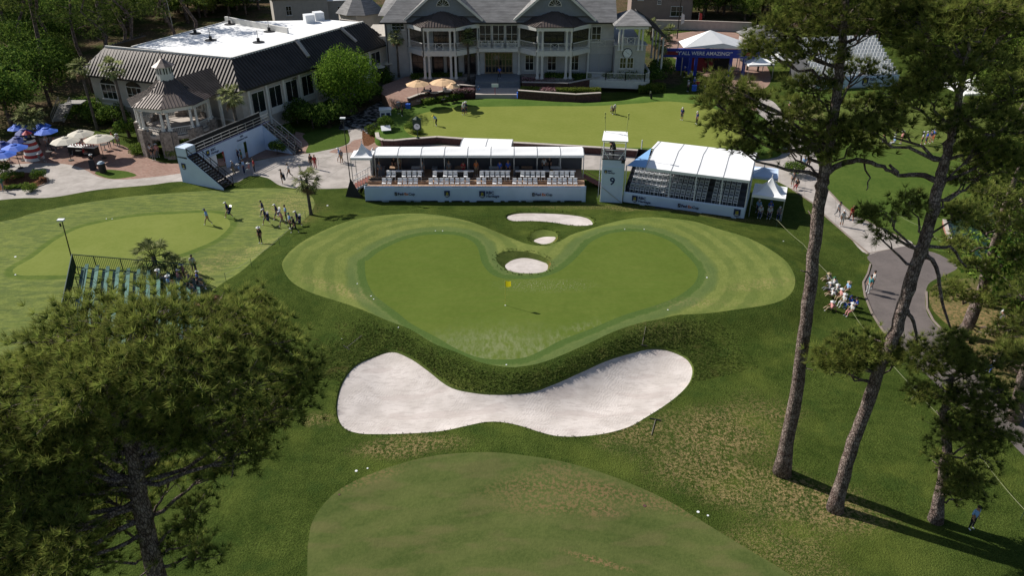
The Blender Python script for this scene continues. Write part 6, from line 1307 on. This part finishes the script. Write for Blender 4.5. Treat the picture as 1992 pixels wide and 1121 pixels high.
P5 = person(541, 428, 'walk', 180, 'navy', 'navy', cap('white'), 'bending caddie with white towel and cap, middle of the cluster', shorts=1); golf_bag(P5, 'white trimmed golf bag in the middle of the cluster', 'white')
person(558, 430, 'stand', 200, 'light blue', 'black', BK, 'person in light blue shirt at the back right of the cluster')
person(551, 441, 'walk', 195, 'pink', 'grey', cap('white'), 'person in pink top in the centre of the cluster', shorts=1)
person(566, 446, 'stand', 210, 'light blue', 'black', cap('green'), 'person in pale blue shirt nearest the camera in the cluster')
P6 = person(581, 442, 'walk', 185, 'navy', 'navy', cap('white'), 'caddie at the right end of the cluster in navy', shorts=1); golf_bag(P6, 'navy golf bag at the right end of the cluster')
person(575, 455, 'walk', 170, 'black', 'black', BK, 'person in black just below the cluster'); person(508, 474, 'stand', 250, 'black', 'black', HT, 'person in dark clothes standing alone below the cluster')
P7 = person(550, 358, 'stand', 200, 'black', 'grey', cap('black'), 'caddie in dark clothes on the concrete near the small palm', shorts=1); golf_bag(P7, 'grey golf bag on the concrete near the small palm', 'grey')
person(564, 346, 'walk', 180, 'white', 'black', BK, 'man in white shirt and black trousers crossing the concrete'); P8 = person(590, 371, 'walk', 175, 'grey', 'grey', cap('white'), 'caddie walking behind the small palm top', shorts=1); golf_bag(P8, 'dark golf bag behind the small palm top', 'black')
person(606, 327, 'stand', 250, 'black', 'black', BK, 'person in black beside the one in red on the concrete'); person(614, 329, 'stand', 260, 'red', 'red', BL, 'person in red on the concrete above the small palm')
person(662, 314, 'walk', 190, 'light blue', 'white', HT, 'person in pale shirt and hat left of the hospitality stairs', shorts=1); person(665, 318, 'stand', 120, 'grey', 'khaki', cap('white'), 'second person left of the hospitality stairs', shorts=1)
for i, (px, py, ps, hd, a, b, h, lb) in enumerate(((440,316,'stand',-60,'red','red',BL,'woman in red dress in the footbridge opening'),(449,318,'stand',-80,'red','orange',BK,'person in dark red beside the woman in red'),(464,316,'stand',-60,'navy','black',cap('white'),'person in navy right of the two in red'),(472,318,'stand',200,'green','black',BK,'person in green leaning at the footbridge wall'),(504,292,'stand',-70,'khaki','khaki',BK,'person in khaki right of the footbridge door'),(514,288,'stand',-100,'blue','navy',BL,'person in blue by the footbridge wall'),(520,283,'stand',-60,'black','black',BK,'tall person in black deeper in the footbridge shade'),(563,293,'walk',200,'black','black',BK,'person in dark clothes below the far footbridge steps'),(456,341,'stand',160,'grey','khaki',cap('white'),'leftmost of the row waiting in shade under the footbridge'),(466,339,'sit',200,'light blue','grey',HT,'second of the row waiting in shade under the footbridge'),(476,338,'stand',180,'light blue','navy',BK,'third of the row waiting in the footbridge shade, light blue top'),(486,337,'sit',180,'pink','white',HT,'fourth of the row waiting in the footbridge shade, pink top'),(496,336,'stand',200,'red','black',BK,'rightmost of the row waiting in the footbridge shade, red top'))): person(px, py, ps, hd, a, b, h, lb, group='spectators round the footbridge')
# putting green
A1 = person(849, 245, 'putt', 200, 'light blue', 'black', cap('yellow'), 'player with light blue shirt putting at the left of the putting green'); putter(A1, 'putter of the player at the left of the putting green')
person(902, 224, 'stand', 260, 'white', 'navy', cap('white'), 'player in white top beside the one in navy on the putting green', shorts=1); person(906, 222, 'stand', 60, 'navy', 'navy', HT, 'person in navy close behind the player in white', shorts=1)
B1 = person(1192, 221, 'crouch', 220, 'grey', 'black', cap('grey'), 'man in grey bending over his ball in the middle of the putting green'); person(1194, 223, 'putt', 280, 'white', 'black', cap('white'), 'second man bending beside the one in grey on the putting green')
person(1048, 197, 'crouch', 200, 'white', 'black', cap('white'), 'crouching person at the wall right of the stairs'); person(1326, 234, 'stand', 230, 'dark blue', 'navy', cap('white'), 'left one of two in dark blue at the right of the putting green', shorts=1); person(1355, 242, 'stand', 200, 'dark blue', 'black', cap('white'), 'right one of two in dark blue at the right of the putting green')
person(931, 189, 'stand', 250, 'light blue', 'navy', cap('white'), 'person with golf bag at the foot of the clubhouse stairs'); person(776, 222, 'stand', 300, 'grey', 'black', HT, 'person in grey and white hat in the tree shade left of the putting green'); person(783, 226, 'stand', 200, 'black', 'black', BK, 'person in black in the tree shade by the white box')
for i, (px, py, a, lb) in enumerate(((1338,178,'white','person in white by the walk right of the putting green'),(1350,172,'blue','person in blue by the walk below the blue canopy'),(1356,176,'red','person in red by the walk below the blue canopy'),(1342,160,'black','person in black below the blue canopy'),(1330,150,'dark blue','person in dark blue left of the brick step'),(1370,182,'white','person in white beside the pine branch tip'))): person(px, py, 'stand', 200+30*i, a, 'black', cap('white'), lb)
bg_ = W(1267, 193, .8); hb = empty('golf_bag', bg_, .4, 'golf bag on its stand at the top edge of the putting green', 'golf bag'); MB().tube([(0, 0, .1), (-.2, 0, .95)], [.15, .17], 10).build('bag', CM('black'), hb); MB().tube([(-.2, 0, .9), (-.25, 0, 1.2)], [.13, .1], 6).build('club', PUTT, hb)
for s_ in (-.15, .15): MB().tube([(-.15, 0, .8), (.3, s_, 0)], .015, 5).build('leg', PUTT, hb)
# right side path and lawns
for (px, py, ps, hd, a, b, h, lb, so_) in ((1628,422,'walk',-80,'white','grey',cap('black'),'man in white shirt, leftmost of three walking down the path',0),(1636,440,'stand',-90,'white','white',cap('white'),'woman in white, nearest of three walking down the path',1),(1654,430,'walk',-85,'red','red',BL,'person in red on the path',1),(1541,362,'stand',230,'grey','black',cap('white'),'person in grey at the path edge by the peaked tent',1),(1549,368,'sit',230,'black','red',BK,'person crouching beside the one at the peaked tent',0),(1562,332,'stand',250,'light blue','grey',cap('white'),'person in pale blue on the path behind the tall pine',1),(1571,328,'stand',250,'grey','black',cap('white'),'person in grey on the path behind the tall pine',1),(1534,222,'walk',240,'pink','black',cap('white'),'person on the bare ground beyond the walk',1),(1657,258,'stand',200,'blue','black',cap('white'),'left one of two in blue on the far right lawn',0),(1672,258,'stand',160,'light blue','navy',cap('white'),'right one of two in blue on the far right lawn',0),(1703,250,'putt',200,'white','khaki',cap('white'),'player practising on the far lawn behind the pine branch',0),(1743,262,'stand',180,'light blue','black',cap('yellow'),'person in light blue alone on the far right lawn',0),(1718,276,'stand',160,'navy','black',cap('white'),'person in navy among branches on the far lawn',0),(1738,284,'sit',180,'light blue','white',cap('white'),'person bending in light blue on the far lawn',0),(1752,280,'stand',180,'pink','khaki',HT,'person in pink among branches on the far lawn',0),(1792,282,'stand',150,'white','black',HT,'leftmost of the huddle in white on the far right lawn',1),(1800,281,'stand',170,'blue','navy',cap('white'),'second of the huddle on the far right lawn',1),(1808,279,'stand',200,'navy','khaki',cap('white'),'third of the huddle on the far right lawn',1),(1814,276,'stand',190,'blue','orange',cap('navy'),'rightmost of the huddle on the far right lawn',1),(1688,570,'stand',200,'teal','white',BK,'man in teal at the kerb of the asphalt path',0),(1695,562,'stand',170,'white','grey',BK,'man in white shirt behind the one in teal',0),(1931,722,'sit',200,'white','blue',HT,'person in white seated between the right pines',0),(1940,640,'stand',200,'grey','black',cap('white'),'person in grey in the shade of the right edge pines',0),(1963,645,'stand',160,'light blue','grey',BK,'person in light blue in the shade of the right edge pines',0),(1990,812,'walk',180,'black','pink',cap('white'),'walker entering at the right edge on the asphalt path',1)): person(px, py, ps, hd, a, b, h, lb, shorts=so_)
M1 = person(1887, 1029, 'stand', -70, 'light blue', 'black', BK, 'man in light blue shirt and black trousers beside the short crooked pine')
# seated on the grass by the rope
for i, (px, py, ps, hd, a, b, h, lb) in enumerate(((1610,548,'ground',185,'grey','khaki',('sunhat','khaki'),'topmost seated spectator, grey top and straw hat'),(1621,556,'ground',190,'white','grey',cap('green'),'second seated spectator from the top, green cap'),(1613,566,'ground',185,'grey','grey',HT,'seated spectator with legs stretched left'),(1627,570,'ground',190,'white','white',HT,'seated spectator all in white'),(1618,578,'ground',175,'white','khaki',cap('white'),'seated spectator in white behind the striped one'),(1648,572,'sit',200,'light blue','khaki',('sunhat','khaki'),'seated spectator in light blue with straw hat'),(1634,586,'sit',190,'pink','khaki',HT,'seated spectator in pink in the middle of the group'),(1640,596,'sit',200,'white','white',HT,'seated spectator in white beside the two in blue'),(1652,600,'sit',190,'blue','blue',cap('navy'),'seated spectator in bright blue, left of two'),(1662,604,'sit',200,'blue','navy',cap('black'),'seated spectator in bright blue, right of two'),(1617,603,'ground',190,'pink','khaki',HT,'seated spectator in salmon pink at the lower left'),(1655,614,'sit',195,'white','pink',HT,'lowest seated spectator in white and pink'))): person(px, py, ps, hd, a, b, h, lb, group='spectators seated on the grass by the rope', s=.95)
# bleacher crowd: seat plank positions in the bleachers' frame
BM = Matrix.Translation((-26.8, 58.2, .2)) @ Matrix.Rotation(math.atan2(-.37, -.93), 4, 'Z')
for k, y, a, h, lb in ((3, 2.2, 'light blue', HT, 'bleacher spectator in pale blue with white sun hat'), (4, 1.3, 'grey', HT, 'bleacher spectator in grey, highest row'), (2, 1.0, 'pink', cap('white'), 'bleacher spectator in pink near the top rail'), (1, 1.2, 'purple', BK, 'bleacher spectator in purple'), (1, 2.6, 'black', BK, 'bleacher spectator in black, hunched low'), (0, .9, 'blue', cap('white'), 'bleacher spectator in blue, lowest row'), (0, 2.0, 'black', BK, 'bleacher spectator in black on the lowest plank')):
    v = BM @ Vector((.35+k*.72, y, .35+k*.24+.22-.45)); person(0, 0, 'sit', math.degrees(math.atan2(-.37, -.93))+180, a, 'grey', h, lb, at=v, group='spectators on the green bleachers')
person(379, 531, 'stand', 100, 'white', 'grey', BK, 'person in white shirt standing behind the bleacher rail', shorts=1); person(361, 548, 'stand', 200, 'pink', 'khaki', HT, 'person in pink walking past the bleacher rail')
# marshals seated under the peaked tent
tc_ = W(1500, 419, 0); 
for i, (dx, dy, a, lb) in enumerate(((-.9, -.9, 'white', 'left marshal in white at the front under the peaked tent'), (.0, -1.1, 'white', 'middle marshal in white at the front under the peaked tent'), (.9, -1.3, 'grey', 'right marshal at the front under the peaked tent'), (.4, .1, 'blue', 'marshal in bright blue behind the front three'), (-.7, .5, 'light blue', 'marshal in light blue at the back of the peaked tent'))):
    p = Vector((tc_.x-.35+dx, tc_.y+.6+dy, 0)); person(0, 0, 'sit', -115, a, 'navy', cap('white' if i != 3 else 'blue'), lb, at=p, group='marshals under the peaked tent')
    put_chair(p.x, p.y, 0.02, R(-115+90), ['chair under the left front marshal', 'chair under the middle front marshal', 'chair under the right front marshal', 'chair under the marshal in bright blue', 'chair under the rear marshal in light blue'][i], 'chairs under the peaked tent')
# guests on the hospitality stand
for i, (dx, dy, ps, hd, a, b, lb) in enumerate(((1.0, 4.2, 'stand', -60, 'grey', 'grey', 'guest in grey at the left end of the hospitality deck'), (2.4, 5.7, 'stand', -90, 'black', 'black', 'guest in black at the left back table of the hospitality deck'), (3.0, 5.7, 'stand', -100, 'khaki', 'black', 'guest in khaki at the left back table'), (5.7, 4.5, 'stand', -90, 'grey', 'grey', 'guest in grey in the second bay'), (8.6, 4.5, 'stand', -90, 'grey', 'khaki', 'guest in grey in the third bay'), (10.2, 4.3, 'hold', -90, 'red', 'red', 'guest in red standing in the third bay'), (11.6, 4.6, 'stand', -80, 'orange', 'khaki', 'guest in orange in the fourth bay'), (14.2, 4.4, 'stand', -100, 'blue', 'grey', 'guest in blue in the fifth bay'), (15.1, 4.6, 'stand', -90, 'blue', 'black', 'second guest in blue in the fifth bay'), (19.1, 5.6, 'stand', -90, 'white', 'black', 'bartender in white in the seventh bay'), (19.7, 5.7, 'stand', -90, 'black', 'black', 'bartender in black in the seventh bay'))):
    person(0, 0, ps, hd, a, b, BK if i % 2 else BL, lb, at=Vector((HX0+dx, HY+dy, 1.16)), group='guests on the hospitality deck')
a_, w_, H1_ = TW; person(0, 0, 'hold', -100, 'black', 'black', BK, 'camera operator in black on the tower platform', at=Vector((a_.x+w_*.45, a_.y+1.3, H1_+.1)))
person(0, 0, 'stand', -90, 'blue', 'black', BK, 'person in blue on the landing at the top of the clubhouse stairs', at=Vector((-1.9, 118.4, 1.8)))
for i, (px, py, ps, hd, a, lb) in enumerate(((232,286,'stand',-60,'white','man in white at the umbrellas left of the gazebo'),(222,282,'stand',200,'orange','person in orange near the right cream umbrella'),(214,288,'stand',120,'black','person in black below the right cream umbrella'),(300,312,'stand',-60,'black','person in black in front of the gazebo base'),(308,306,'stand',-60,'pink','person in pink in front of the gazebo base'),(296,306,'stand',-90,'white','person in white at the gazebo foot'),(183,326,'walk',-60,'black','person in black by the black bin'),(9,372,'walk',-100,'green','person in green at the left edge by the path'),(12,314,'sit',0,'grey','person seated under the lowest blue umbrella'),(30,306,'sit',180,'white','person seated in white under blue umbrellas'),(95,290,'stand',-40,'white','person in white by the striped tower'),(110,292,'stand',200,'pink','person in pink by the striped tower'),(80,318,'sit',60,'grey','person seated at the front of the umbrella group'),(150,300,'sit',200,'navy','person in navy seated under the left cream umbrella'),(166,306,'sit',20,'red','person in red seated between cream umbrellas'),(40,276,'sit',20,'khaki','person in khaki seated among the far blue umbrellas'))): person(px, py, ps, hd, a, 'grey', BK if i % 2 else HT, lb, z=0)
def on_terrace(px, py, z): p = W(px, py, z); return p
for i, (px, py, a, lb) in enumerate(((826,184,'black','person in black seated at the left terrace table'),(838,188,'navy','person in navy seated at the middle terrace table'),(866,184,'white','person in white seated at the right terrace table'))): person(0, 0, 'sit', 200-60*i, a, 'black', BK, lb, at=on_terrace(px, py, 1.5))
# ---------------------------------------------------------------- umbrellas, furniture, golf things
def umbrella(name, p, rad, h, m, label, group, fold=False):
    r = empty(name, p, wr.uniform(0, 1), label, 'umbrella', group); n = 8; s = MB(); V = [(0, 0, h+.55)]
    for i in range(n): a = 2*math.pi*i/n; V.append((rad*.5*math.cos(a), rad*.5*math.sin(a), h+.34))
    for i in range(n): a = 2*math.pi*i/n; V.append((rad*math.cos(a), rad*math.sin(a), h))
    s.add(V, [(0, 1+i, 1+(i+1) % n) for i in range(n)]+[(1+i, 9+i, 9+(i+1) % n, 1+(i+1) % n) for i in range(n)]); c = s.build('canopy', m, r)
    MB().tube([(0, 0, h+.5), (0, 0, h+.62)], [.4, .04], 8).build('vent', m, c); MB().cyl((0, 0, 0), .035, h+.7, 6).build('pole', CARPET, r); MB().cyl((0, 0, 0), .3, .08, 10).build('base', CARPET, r)
    rb = MB()
    for i in range(n): a = 2*math.pi*i/n; rb.bar((0, 0, h+.48), (rad*.98*math.cos(a), rad*.98*math.sin(a), h-.02), .025)
    rb.build('ribs', CARPET, r); return r
CREAM = mat('cream canvas', (.52, .48, .40), .8, .05, 2); BLUEC = mat('blue canvas', (.03, .12, .55), .7, .1, 2); DKBL = mat('navy canvas', (.02, .04, .2), .7); TAN = mat('tan canvas', (.60, .40, .23), .8, .05, 2)
def uat(px, py, h): return W(px, py, h)        # canopy seen at (px, py), height h above flat ground
for px, py, rad, h, m, lb in ((155, 257, 1.6, 2.5, CREAM, 'cream umbrella, upper one of the overlapping pair left of the gazebo'), (126, 270, 1.7, 2.4, CREAM, 'cream umbrella in the lower left of the overlapping pair'), (191, 266, 1.75, 2.4, CREAM, 'cream umbrella, rightmost, beside the gazebo'), (33, 245, 1.2, 2.5, BLUEC, 'bright blue umbrella, topmost at the left'), (46, 254, 1.1, 2.4, DKBL, 'darker blue umbrella below the topmost blue one'), (80, 242, 1.1, 2.5, BLUEC, 'bright blue umbrella behind the palm'), (88, 252, 1.4, 2.4, BLUEC, 'bright blue umbrella right of the palm'), (32, 270, 1.2, 2.4, DKBL, 'navy umbrella left of the striped tower'), (26, 284, 1.5, 2.4, BLUEC, 'bright blue umbrella, lower middle of the blue group'), (3, 279, 1.1, 2.4, DKBL, 'navy umbrella at the left edge'), (3, 297, 1.5, 2.4, BLUEC, 'blue umbrella at the left edge, lowest of the group')):
    p = uat(px, py, h+.3); umbrella('umbrella', (p.x, p.y, 0), rad, h, m, lb, 'umbrellas on the brick plaza')
for px, py, rad, lb in ((812, 161, 1.7, 'tan umbrella on the terrace, left one'), (861, 158, 1.9, 'tan umbrella on the terrace, right one'), (881, 166, 1.0, 'small tan umbrella right of the big terrace one')): p = W(px, py, 4.1); umbrella('umbrella', (p.x, p.y, 1.5), rad, 2.4, TAN, lb, 'tan umbrellas on the terrace')
for i, (px, py) in enumerate(((735, 126), (753, 119), (768, 115), (787, 112))): p = W(px, py, 3.6); umbrella('umbrella', (p.x, p.y, 1.), 1.15, 2.3, CREAM, ['leftmost cream umbrella at the clubhouse left wall', 'second cream umbrella from left at the clubhouse left wall', 'third cream umbrella from left at the clubhouse left wall', 'rightmost cream umbrella at the clubhouse left wall'][i], 'cream umbrellas left of the clubhouse')
def table(px, py, z, label, group, w=.9, m=None):
    p = W(px, py, z); r = empty('table', p, wr.uniform(0, 3), label, 'table', group); MB().cyl((0, 0, .72), w/2, .04, 12).build('tabletop', m or CARPET, r); MB().cyl((0, 0, 0), .04, .72, 6).cyl((0, 0, 0), .25, .04, 10).build('pedestal', CARPET, r)
for i, (px, py) in enumerate(((135, 295), (158, 303), (186, 300), (205, 292), (100, 305), (60, 312), (30, 298), (12, 322))): table(px, py, 0, ['round table under the leftmost cream umbrella', 'round table in front of the upper cream umbrella', 'round table below the rightmost cream umbrella', 'round table nearest the gazebo', 'round table right of the striped tower', 'round table in front of the striped tower', 'round table among the blue umbrellas', 'round table at the left edge'][i], 'tables on the brick plaza', m=ALU if i > 4 else None)
for i, (px, py) in enumerate(((832, 186), (846, 190), (870, 187))): table(px, py, 1.5, ['left round table on the umbrella terrace', 'middle round table on the umbrella terrace', 'right round table on the umbrella terrace'][i], 'tables on the terrace', 1.3)
def lighthouse():
    p = W(68, 309, 0); r = empty('striped_tower', p, 0, 'red and white banded model lighthouse among the blue umbrellas', 'model lighthouse'); zt = zat((0, p.y), 270); n = 7
    for i in range(n): z0 = zt*i/n; MB().cyl((0, 0, z0), 1.1-.07*i, zt/n-.01, 18, 1.1-.07*(i+1)).build('band', mat('glossy red paint', (.38, .03, .03), .4) if i % 2 else WHITEP, r)
    MB().cyl((0, 0, zt), .75, .12, 16).build('gallery', CARPET, r); MB().cyl((0, 0, zt+.12), .4, .5, 10).build('lantern', GLASS, r); MB().cyl((0, 0, zt+.62), .55, .4, 10, .03).build('lantern_roof', mat('glossy red paint', (.38, .03, .03)), r)
lighthouse()
def counter_bar(): 
    p = W(166, 300, 0); r = empty('bar_counter', p, -.15, 'dark bar counter with bottles in front of the cream umbrellas', 'counter'); MB().box((0, 0, .5), (3.4, .9, 1)).build('cabinet', CARPET, r); MB().box((0, 0, 1.03), (3.6, 1.05, .06)).build('countertop', WHITEP, r); b = MB()
    for i in range(9): b.cyl((-1.5+i*.37, 0, 1.06), .06, .3, 6)
    b.build('bottles', mat('red bottle glass', (.35, .03, .03), .2), r)
counter_bar()
p = W(201, 335, 0); r = empty('litter_bin', p, 0, 'black litter bin with a pale lid on the grass island', 'bin'); MB().cyl((0, 0, 0), .38, 1.1, 14, .42).build('body', CARPET, r); MB().cyl((0, 0, 1.1), .42, .2, 14, .2).build('lid', mat('pale blue lid', (.35, .42, .48)), r)
p = W(182, 330, 0); r = empty('sign_board', p, .2, 'dark sandwich board beside the litter bin', 'sign'); MB().bar((0, -.25, 0), (0, 0, 1.2), .6, .04, up=Vector((0, 1, 0))).build('panel', INK, r); MB().bar((0, .25, 0), (0, 0, 1.2), .6, .04, up=Vector((0, 1, 0))).build('panel', INK, r)
def clock_post():
    p = W(813, 271, .7); r = empty('street_clock', p, 0, 'green post clock at the lower left of the putting green', 'clock'); zt = zat((0, p.y), 232)-p.z; GRN = mat('dark green paint', (.01, .035, .022), .4); MB().cyl((0, 0, 0), .07, zt-1.2, 8).cyl((0, 0, 0), .2, .3, 8).build('post', GRN, r)
    b = MB().box((0, 0, zt-.65), (1.05, .4, 1.4)); b.tube([(0, 0, zt+.05), (0, 0, zt+.35)], [.45, .1], 8); bo = b.build('case', GRN, r); MB().tube([(0, -.2, zt-.85), (0, -.24, zt-.85)], [.38, .38], 20).build('clock_face', WHITEP, bo); MB().bar((0, -.26, zt-.85), (.16, -.26, zt-.75), .04, .02).build('hour_hand', INK, bo); MB().bar((0, -.26, zt-.85), (-.05, -.26, zt-.6), .03, .02).build('minute_hand', INK, bo)
clock_post()
p = W(752, 266, .2); r = empty('lectern', p, .25, 'small white topped stand on a grassy planter near the post clock', 'stand'); MB().box((0, 0, .5), (.9, .7, 1.0)).build('body', mat('artificial turf', (.05, .16, .03), .9), r); MB().slab([(-.6, -.5, 1.0), (.6, -.5, 1.0), (.6, .5, 1.35), (-.6, .5, 1.35)], .06).build('top', WHITEP, r)
p = W(751, 233, 0); r = empty('drinks_box', p, .15, 'white and navy box kiosk in the shade left of the putting green', 'kiosk'); MB().box((0, 0, .75), (1.5, 1.2, 1.5)).build('body', WHITEP, r); MB().box((0, 0, 1.55), (1.7, 1.35, .1)).build('top', WHITEP, r)
for s_ in (-.35, .35): MB().box((s_, -.61, .75), (.5, .03, .8)).build('panel', NAVY, r)
for px, py, lb in ((794, 213, 'blue lidded cooler bin by the terrace wall'), (1010, 190, 'blue cooler at the wall right of the stairs'), (1350, 176, 'blue cooler by the walk under the canopy')): p = W(px, py, .6); r = empty('cooler', p, 0, lb, 'cooler'); MB().cyl((0, 0, 0), .35, .7, 12).build('body', BLUEC, r); MB().cyl((0, 0, .7), .38, .12, 12).build('lid', BLUEC, r)
p = W(963, 183, 1.0); r = empty('starter_sign', p, 0, 'small white sign on a post before the clubhouse stairs', 'sign'); MB().cyl((0, 0, 0), .04, 1.1, 6).build('post', mat('glossy red paint', (.38, .03, .03)), r); MB().box((0, -.05, 1.3), (1.0, .06, .5)).build('panel', WHITEP, r)
def lamp(px, py, tpx, tpy, label, z=None):
    b = G(px, py); zt = zat(b, tpy); r = empty('light_pole', b, 0, label, 'pole'); h = zt-b.z; dx = (tpx-PX((b.x, b.y, zt))[0])/1500*(b.y*CP+(CH-zt)*SP); MB().tube([(0, 0, -.2), (dx, 0, h)], [.06, .04], 8).build('pole', CARPET, r); MB().box((dx, -.1, h+.05), (.55, .35, .12)).build('head', WHITEP, r); MB().box((dx-.25, 0, h-.45), (.1, .1, .3)).build('box', CARPET, r)
lamp(147, 532, 120, 428, 'thin black pole with a white head behind the bleachers'); lamp(684, 372, 667, 230, 'tall thin black pole at the left end of the hospitality stand')
p = W(345, 92, 0); r = empty('flagpole', p, 0, 'thin bare mast rising behind the far edge of the flat roof', 'mast'); MB().tube([(0, 0, 0), (-.3, 0, 18)], [.09, .05], 6).build('mast', ALU, r)
p = W(1317, 75, 0); r = empty('flagpole', p, 0, 'dark pole standing before the tan boundary wall', 'pole'); MB().tube([(0, 0, 0), (0, 0, 12)], [.12, .08], 8).build('mast', DARK, r)
for px, py, m, lb in ((1323, 58, WHITEP, 'white feather flag by the boundary wall'), (1357, 56, mat('glossy red paint', (.38, .03, .03)), 'red feather flag by the boundary wall')): p = W(px, py, 0); r = empty('feather_flag', p, 0, lb, 'flag'); MB().tube([(0, 0, 0), (0, 0, 3.2)], .04, 6).build('pole', ALU, r); MB().slab([(0, 0, 1.0), (.7, 0, 1.5), (.6, 0, 3.0), (0, 0, 3.3)], .03).build('cloth', m, r)
p = W(778, 120, 1.); r = empty('flag', p, 0, 'folded dark umbrella hanging by the palm at the clubhouse corner', 'umbrella'); MB().cyl((0, 0, 0), .04, 3.4, 6).build('pole', CARPET, r); MB().cyl((0, 0, 1.4), .32, 1.8, 8, .05).build('canopy', CARPET, r)
# flagstick, cup, rakes, sprinklers, ropes
b = G(983, 595); r = empty('flagstick', b, 0, 'yellow flag on its stick in the heart shaped green', 'flag'); MB().cyl((0, 0, 0), .018, 2.25, 6).build('stick', mat('yellow stick', (.6, .55, .1)), r); MB().add([(0, 0, 1.72), (.24, -.05, 1.70), (.46, .02, 1.74), (.44, .02, 2.2), (.24, -.05, 2.22), (0, 0, 2.24)], [(0, 1, 4, 5), (1, 2, 3, 4)]).build('flag', leafmat('yellow flag cloth', (.85, .72, .02), (.95, .82, .03)), r, smooth=True); MB().cyl((0, 0, .0), .06, .012, 10).build('cup', WHITEP, r)
def rake(a, c, hd, label):
    a, c = G(*a), G(*c); o = a; r = empty('bunker_rake', a, 0, label, 'rake'); v = c-a; MB().tube([(0, 0, .05), v+Vector((0, 0, .05))], .022, 6).build('handle', mat('grey wood handle', (.16, .14, .12)), r); t = Vector((-v.y, v.x, 0)).normalized(); h = MB().bar(v-t*.38+Vector((0, 0, .06)), v+t*.38+Vector((0, 0, .06)), .05)
    for i in range(9): q = v+t*(-.36+.09*i); h.box((q.x, q.y, q.z+.02), (.02, .02, .08))
    h.build('rake_head', CARPET, r)
rake((704, 654), (674, 678), 0, 'bunker rake at the upper left of the big bunker'); rake((1256, 637), (1249, 673), 0, 'bunker rake above the right lobe of the big bunker'); rake((1267, 848), (1275, 818), 0, 'bunker rake below the right lobe of the big bunker')
for i, (px, py, s_) in enumerate(((693, 917, 1.4), (715, 912, .9), (660, 963, 1.2), (1254, 985, 1.6), (1358, 997, 1.4), (1377, 1004, 1.), (985, 711, .9), (1027, 540, .8), (1299, 604, .9), (1375, 541, 1.1), (847, 450, .8), (861, 450, .8), (695, 553, .8), (722, 577, .9), (727, 583, .8), (1215, 447, .8), (1253, 447, .9), (637, 400, 1.6), (207, 426, .9), (218, 426, .9), (30, 500, 1.6), (30, 535, 1.2), (1524, 470, .9), (1195, 392, 1.6), (665, 660, .6), (775, 638, .7))):
    p = G(px, py); r = tag(MB().cyl((0, 0, -.02), .06*s_, .04, 10).build('sprinkler_cap', WHITEP if i not in (3, 2) else BRICKM, loc=p), '%s sprinkler cap set in the grass, %s' % ('white' if i not in (3, 2) else 'brown', ['left top of front fairway', 'second at left top of front fairway', 'left edge of front fairway', 'right part of front fairway', 'right edge of front fairway', 'outside right edge of front fairway', 'tip of the heart', 'below the middle pot bunker', 'right of the heart, lower collar', 'right collar of the heart', 'left top collar', 'left top collar, right one', 'left collar, upper', 'left collar, middle', 'left collar, lower', 'right lobe top, left one', 'right lobe top, right one', 'grass right of the lone palm', 'above practice green, left one', 'above practice green, right one', 'far left of practice green', 'lower left of practice green', 'grass left of the tall pine', 'foot of the camera tower', 'near the upper left rake', 'left below the fringe'][i]), 'sprinkler cap', 'sprinkler caps')
ROPE = mat('pale yellow rope', (.27, .28, .16), .7)
def rope(pts, label, hh=.75):
    q = [G(*p) for p in pts]; r = empty('rope_line', q[0], 0, label, 'rope'); o = q[0]
    for i, p in enumerate(q):
        d = p-o; MB().tube([(d.x, d.y, d.z-.1), (d.x, d.y, d.z+hh+.1)], .018, 5).build('stake', mat('green stake', (.02, .05, .03)), r)
        if i: MB().tube([v+Vector((0, 0, hh-.12*math.sin(math.pi*k/6))) for k, v in ((k, (q[i-1]-o).lerp(d, k/6)) for k in range(7))], .013, 4).build('rope', ROPE, r)
rope([(1462, 412), (1510, 442), (1560, 490), (1605, 545), (1650, 615), (1690, 672), (1760, 760), (1900, 905), (1985, 1012)], 'pale rope on thin stakes running down the right side of the green')
rope([(1735, 425), (1790, 455), (1850, 500)], 'pale rope along the pond bank at the right')
rope([(560, 330), (620, 322), (680, 312)], 'thin rope fence along the concrete left of the hospitality stand', .9)
rope([(595, 425), (545, 480), (490, 520), (440, 548)], 'thin rope line with stakes below the walking cluster')
def brick_edge():
    r = empty('pond_wall', W(1828, 435, 0), 0, 'short brick pond wall among the right pines', 'wall'); o = W(1828, 435, 0); a = W(1836, 432, 0)-o; b = W(1846, 470, 0)-o; MB().bar(a, b, .3, .5).build('brickwork', mat('salmon brick', (.3, .15, .11), .85, .25, 4), r); MB().bar(a+Vector((0, 0, .28)), b+Vector((0, 0, .28)), .36, .06).build('coping', CAP, r)
brick_edge()
def kerb(pts, label, w=.15, h=.1):
    q = [G(*p) for p in pts]; b = MB(); 
    for i in range(len(q)-1): b.bar(q[i]+Vector((0, 0, h/2-.02)), q[i+1]+Vector((0, 0, h/2-.02)), w, h)
    tag(b.build('kerb', mat('pale kerb stone', (.21, .17, .145), .85, .1, 3)), kind='structure')
kerb([(1693, 514), (1688, 533), (1679, 550), (1682, 575), (1696, 610), (1718, 645), (1760, 688)], ''); kerb([(1802, 568), (1803, 600), (1815, 624), (1844, 655)], ''); kerb([(1540, 368), (1580, 395), (1610, 425), (1650, 460), (1690, 494)], ''); kerb([(1612, 372), (1635, 397), (1662, 420), (1725, 450), (1775, 476)], ''); kerb([(60, 336), (92, 346), (94, 356), (70, 365), (0, 372)], '')
kerb([(1683, 493), (1730, 484), (1776, 475)], '', .3, .02)
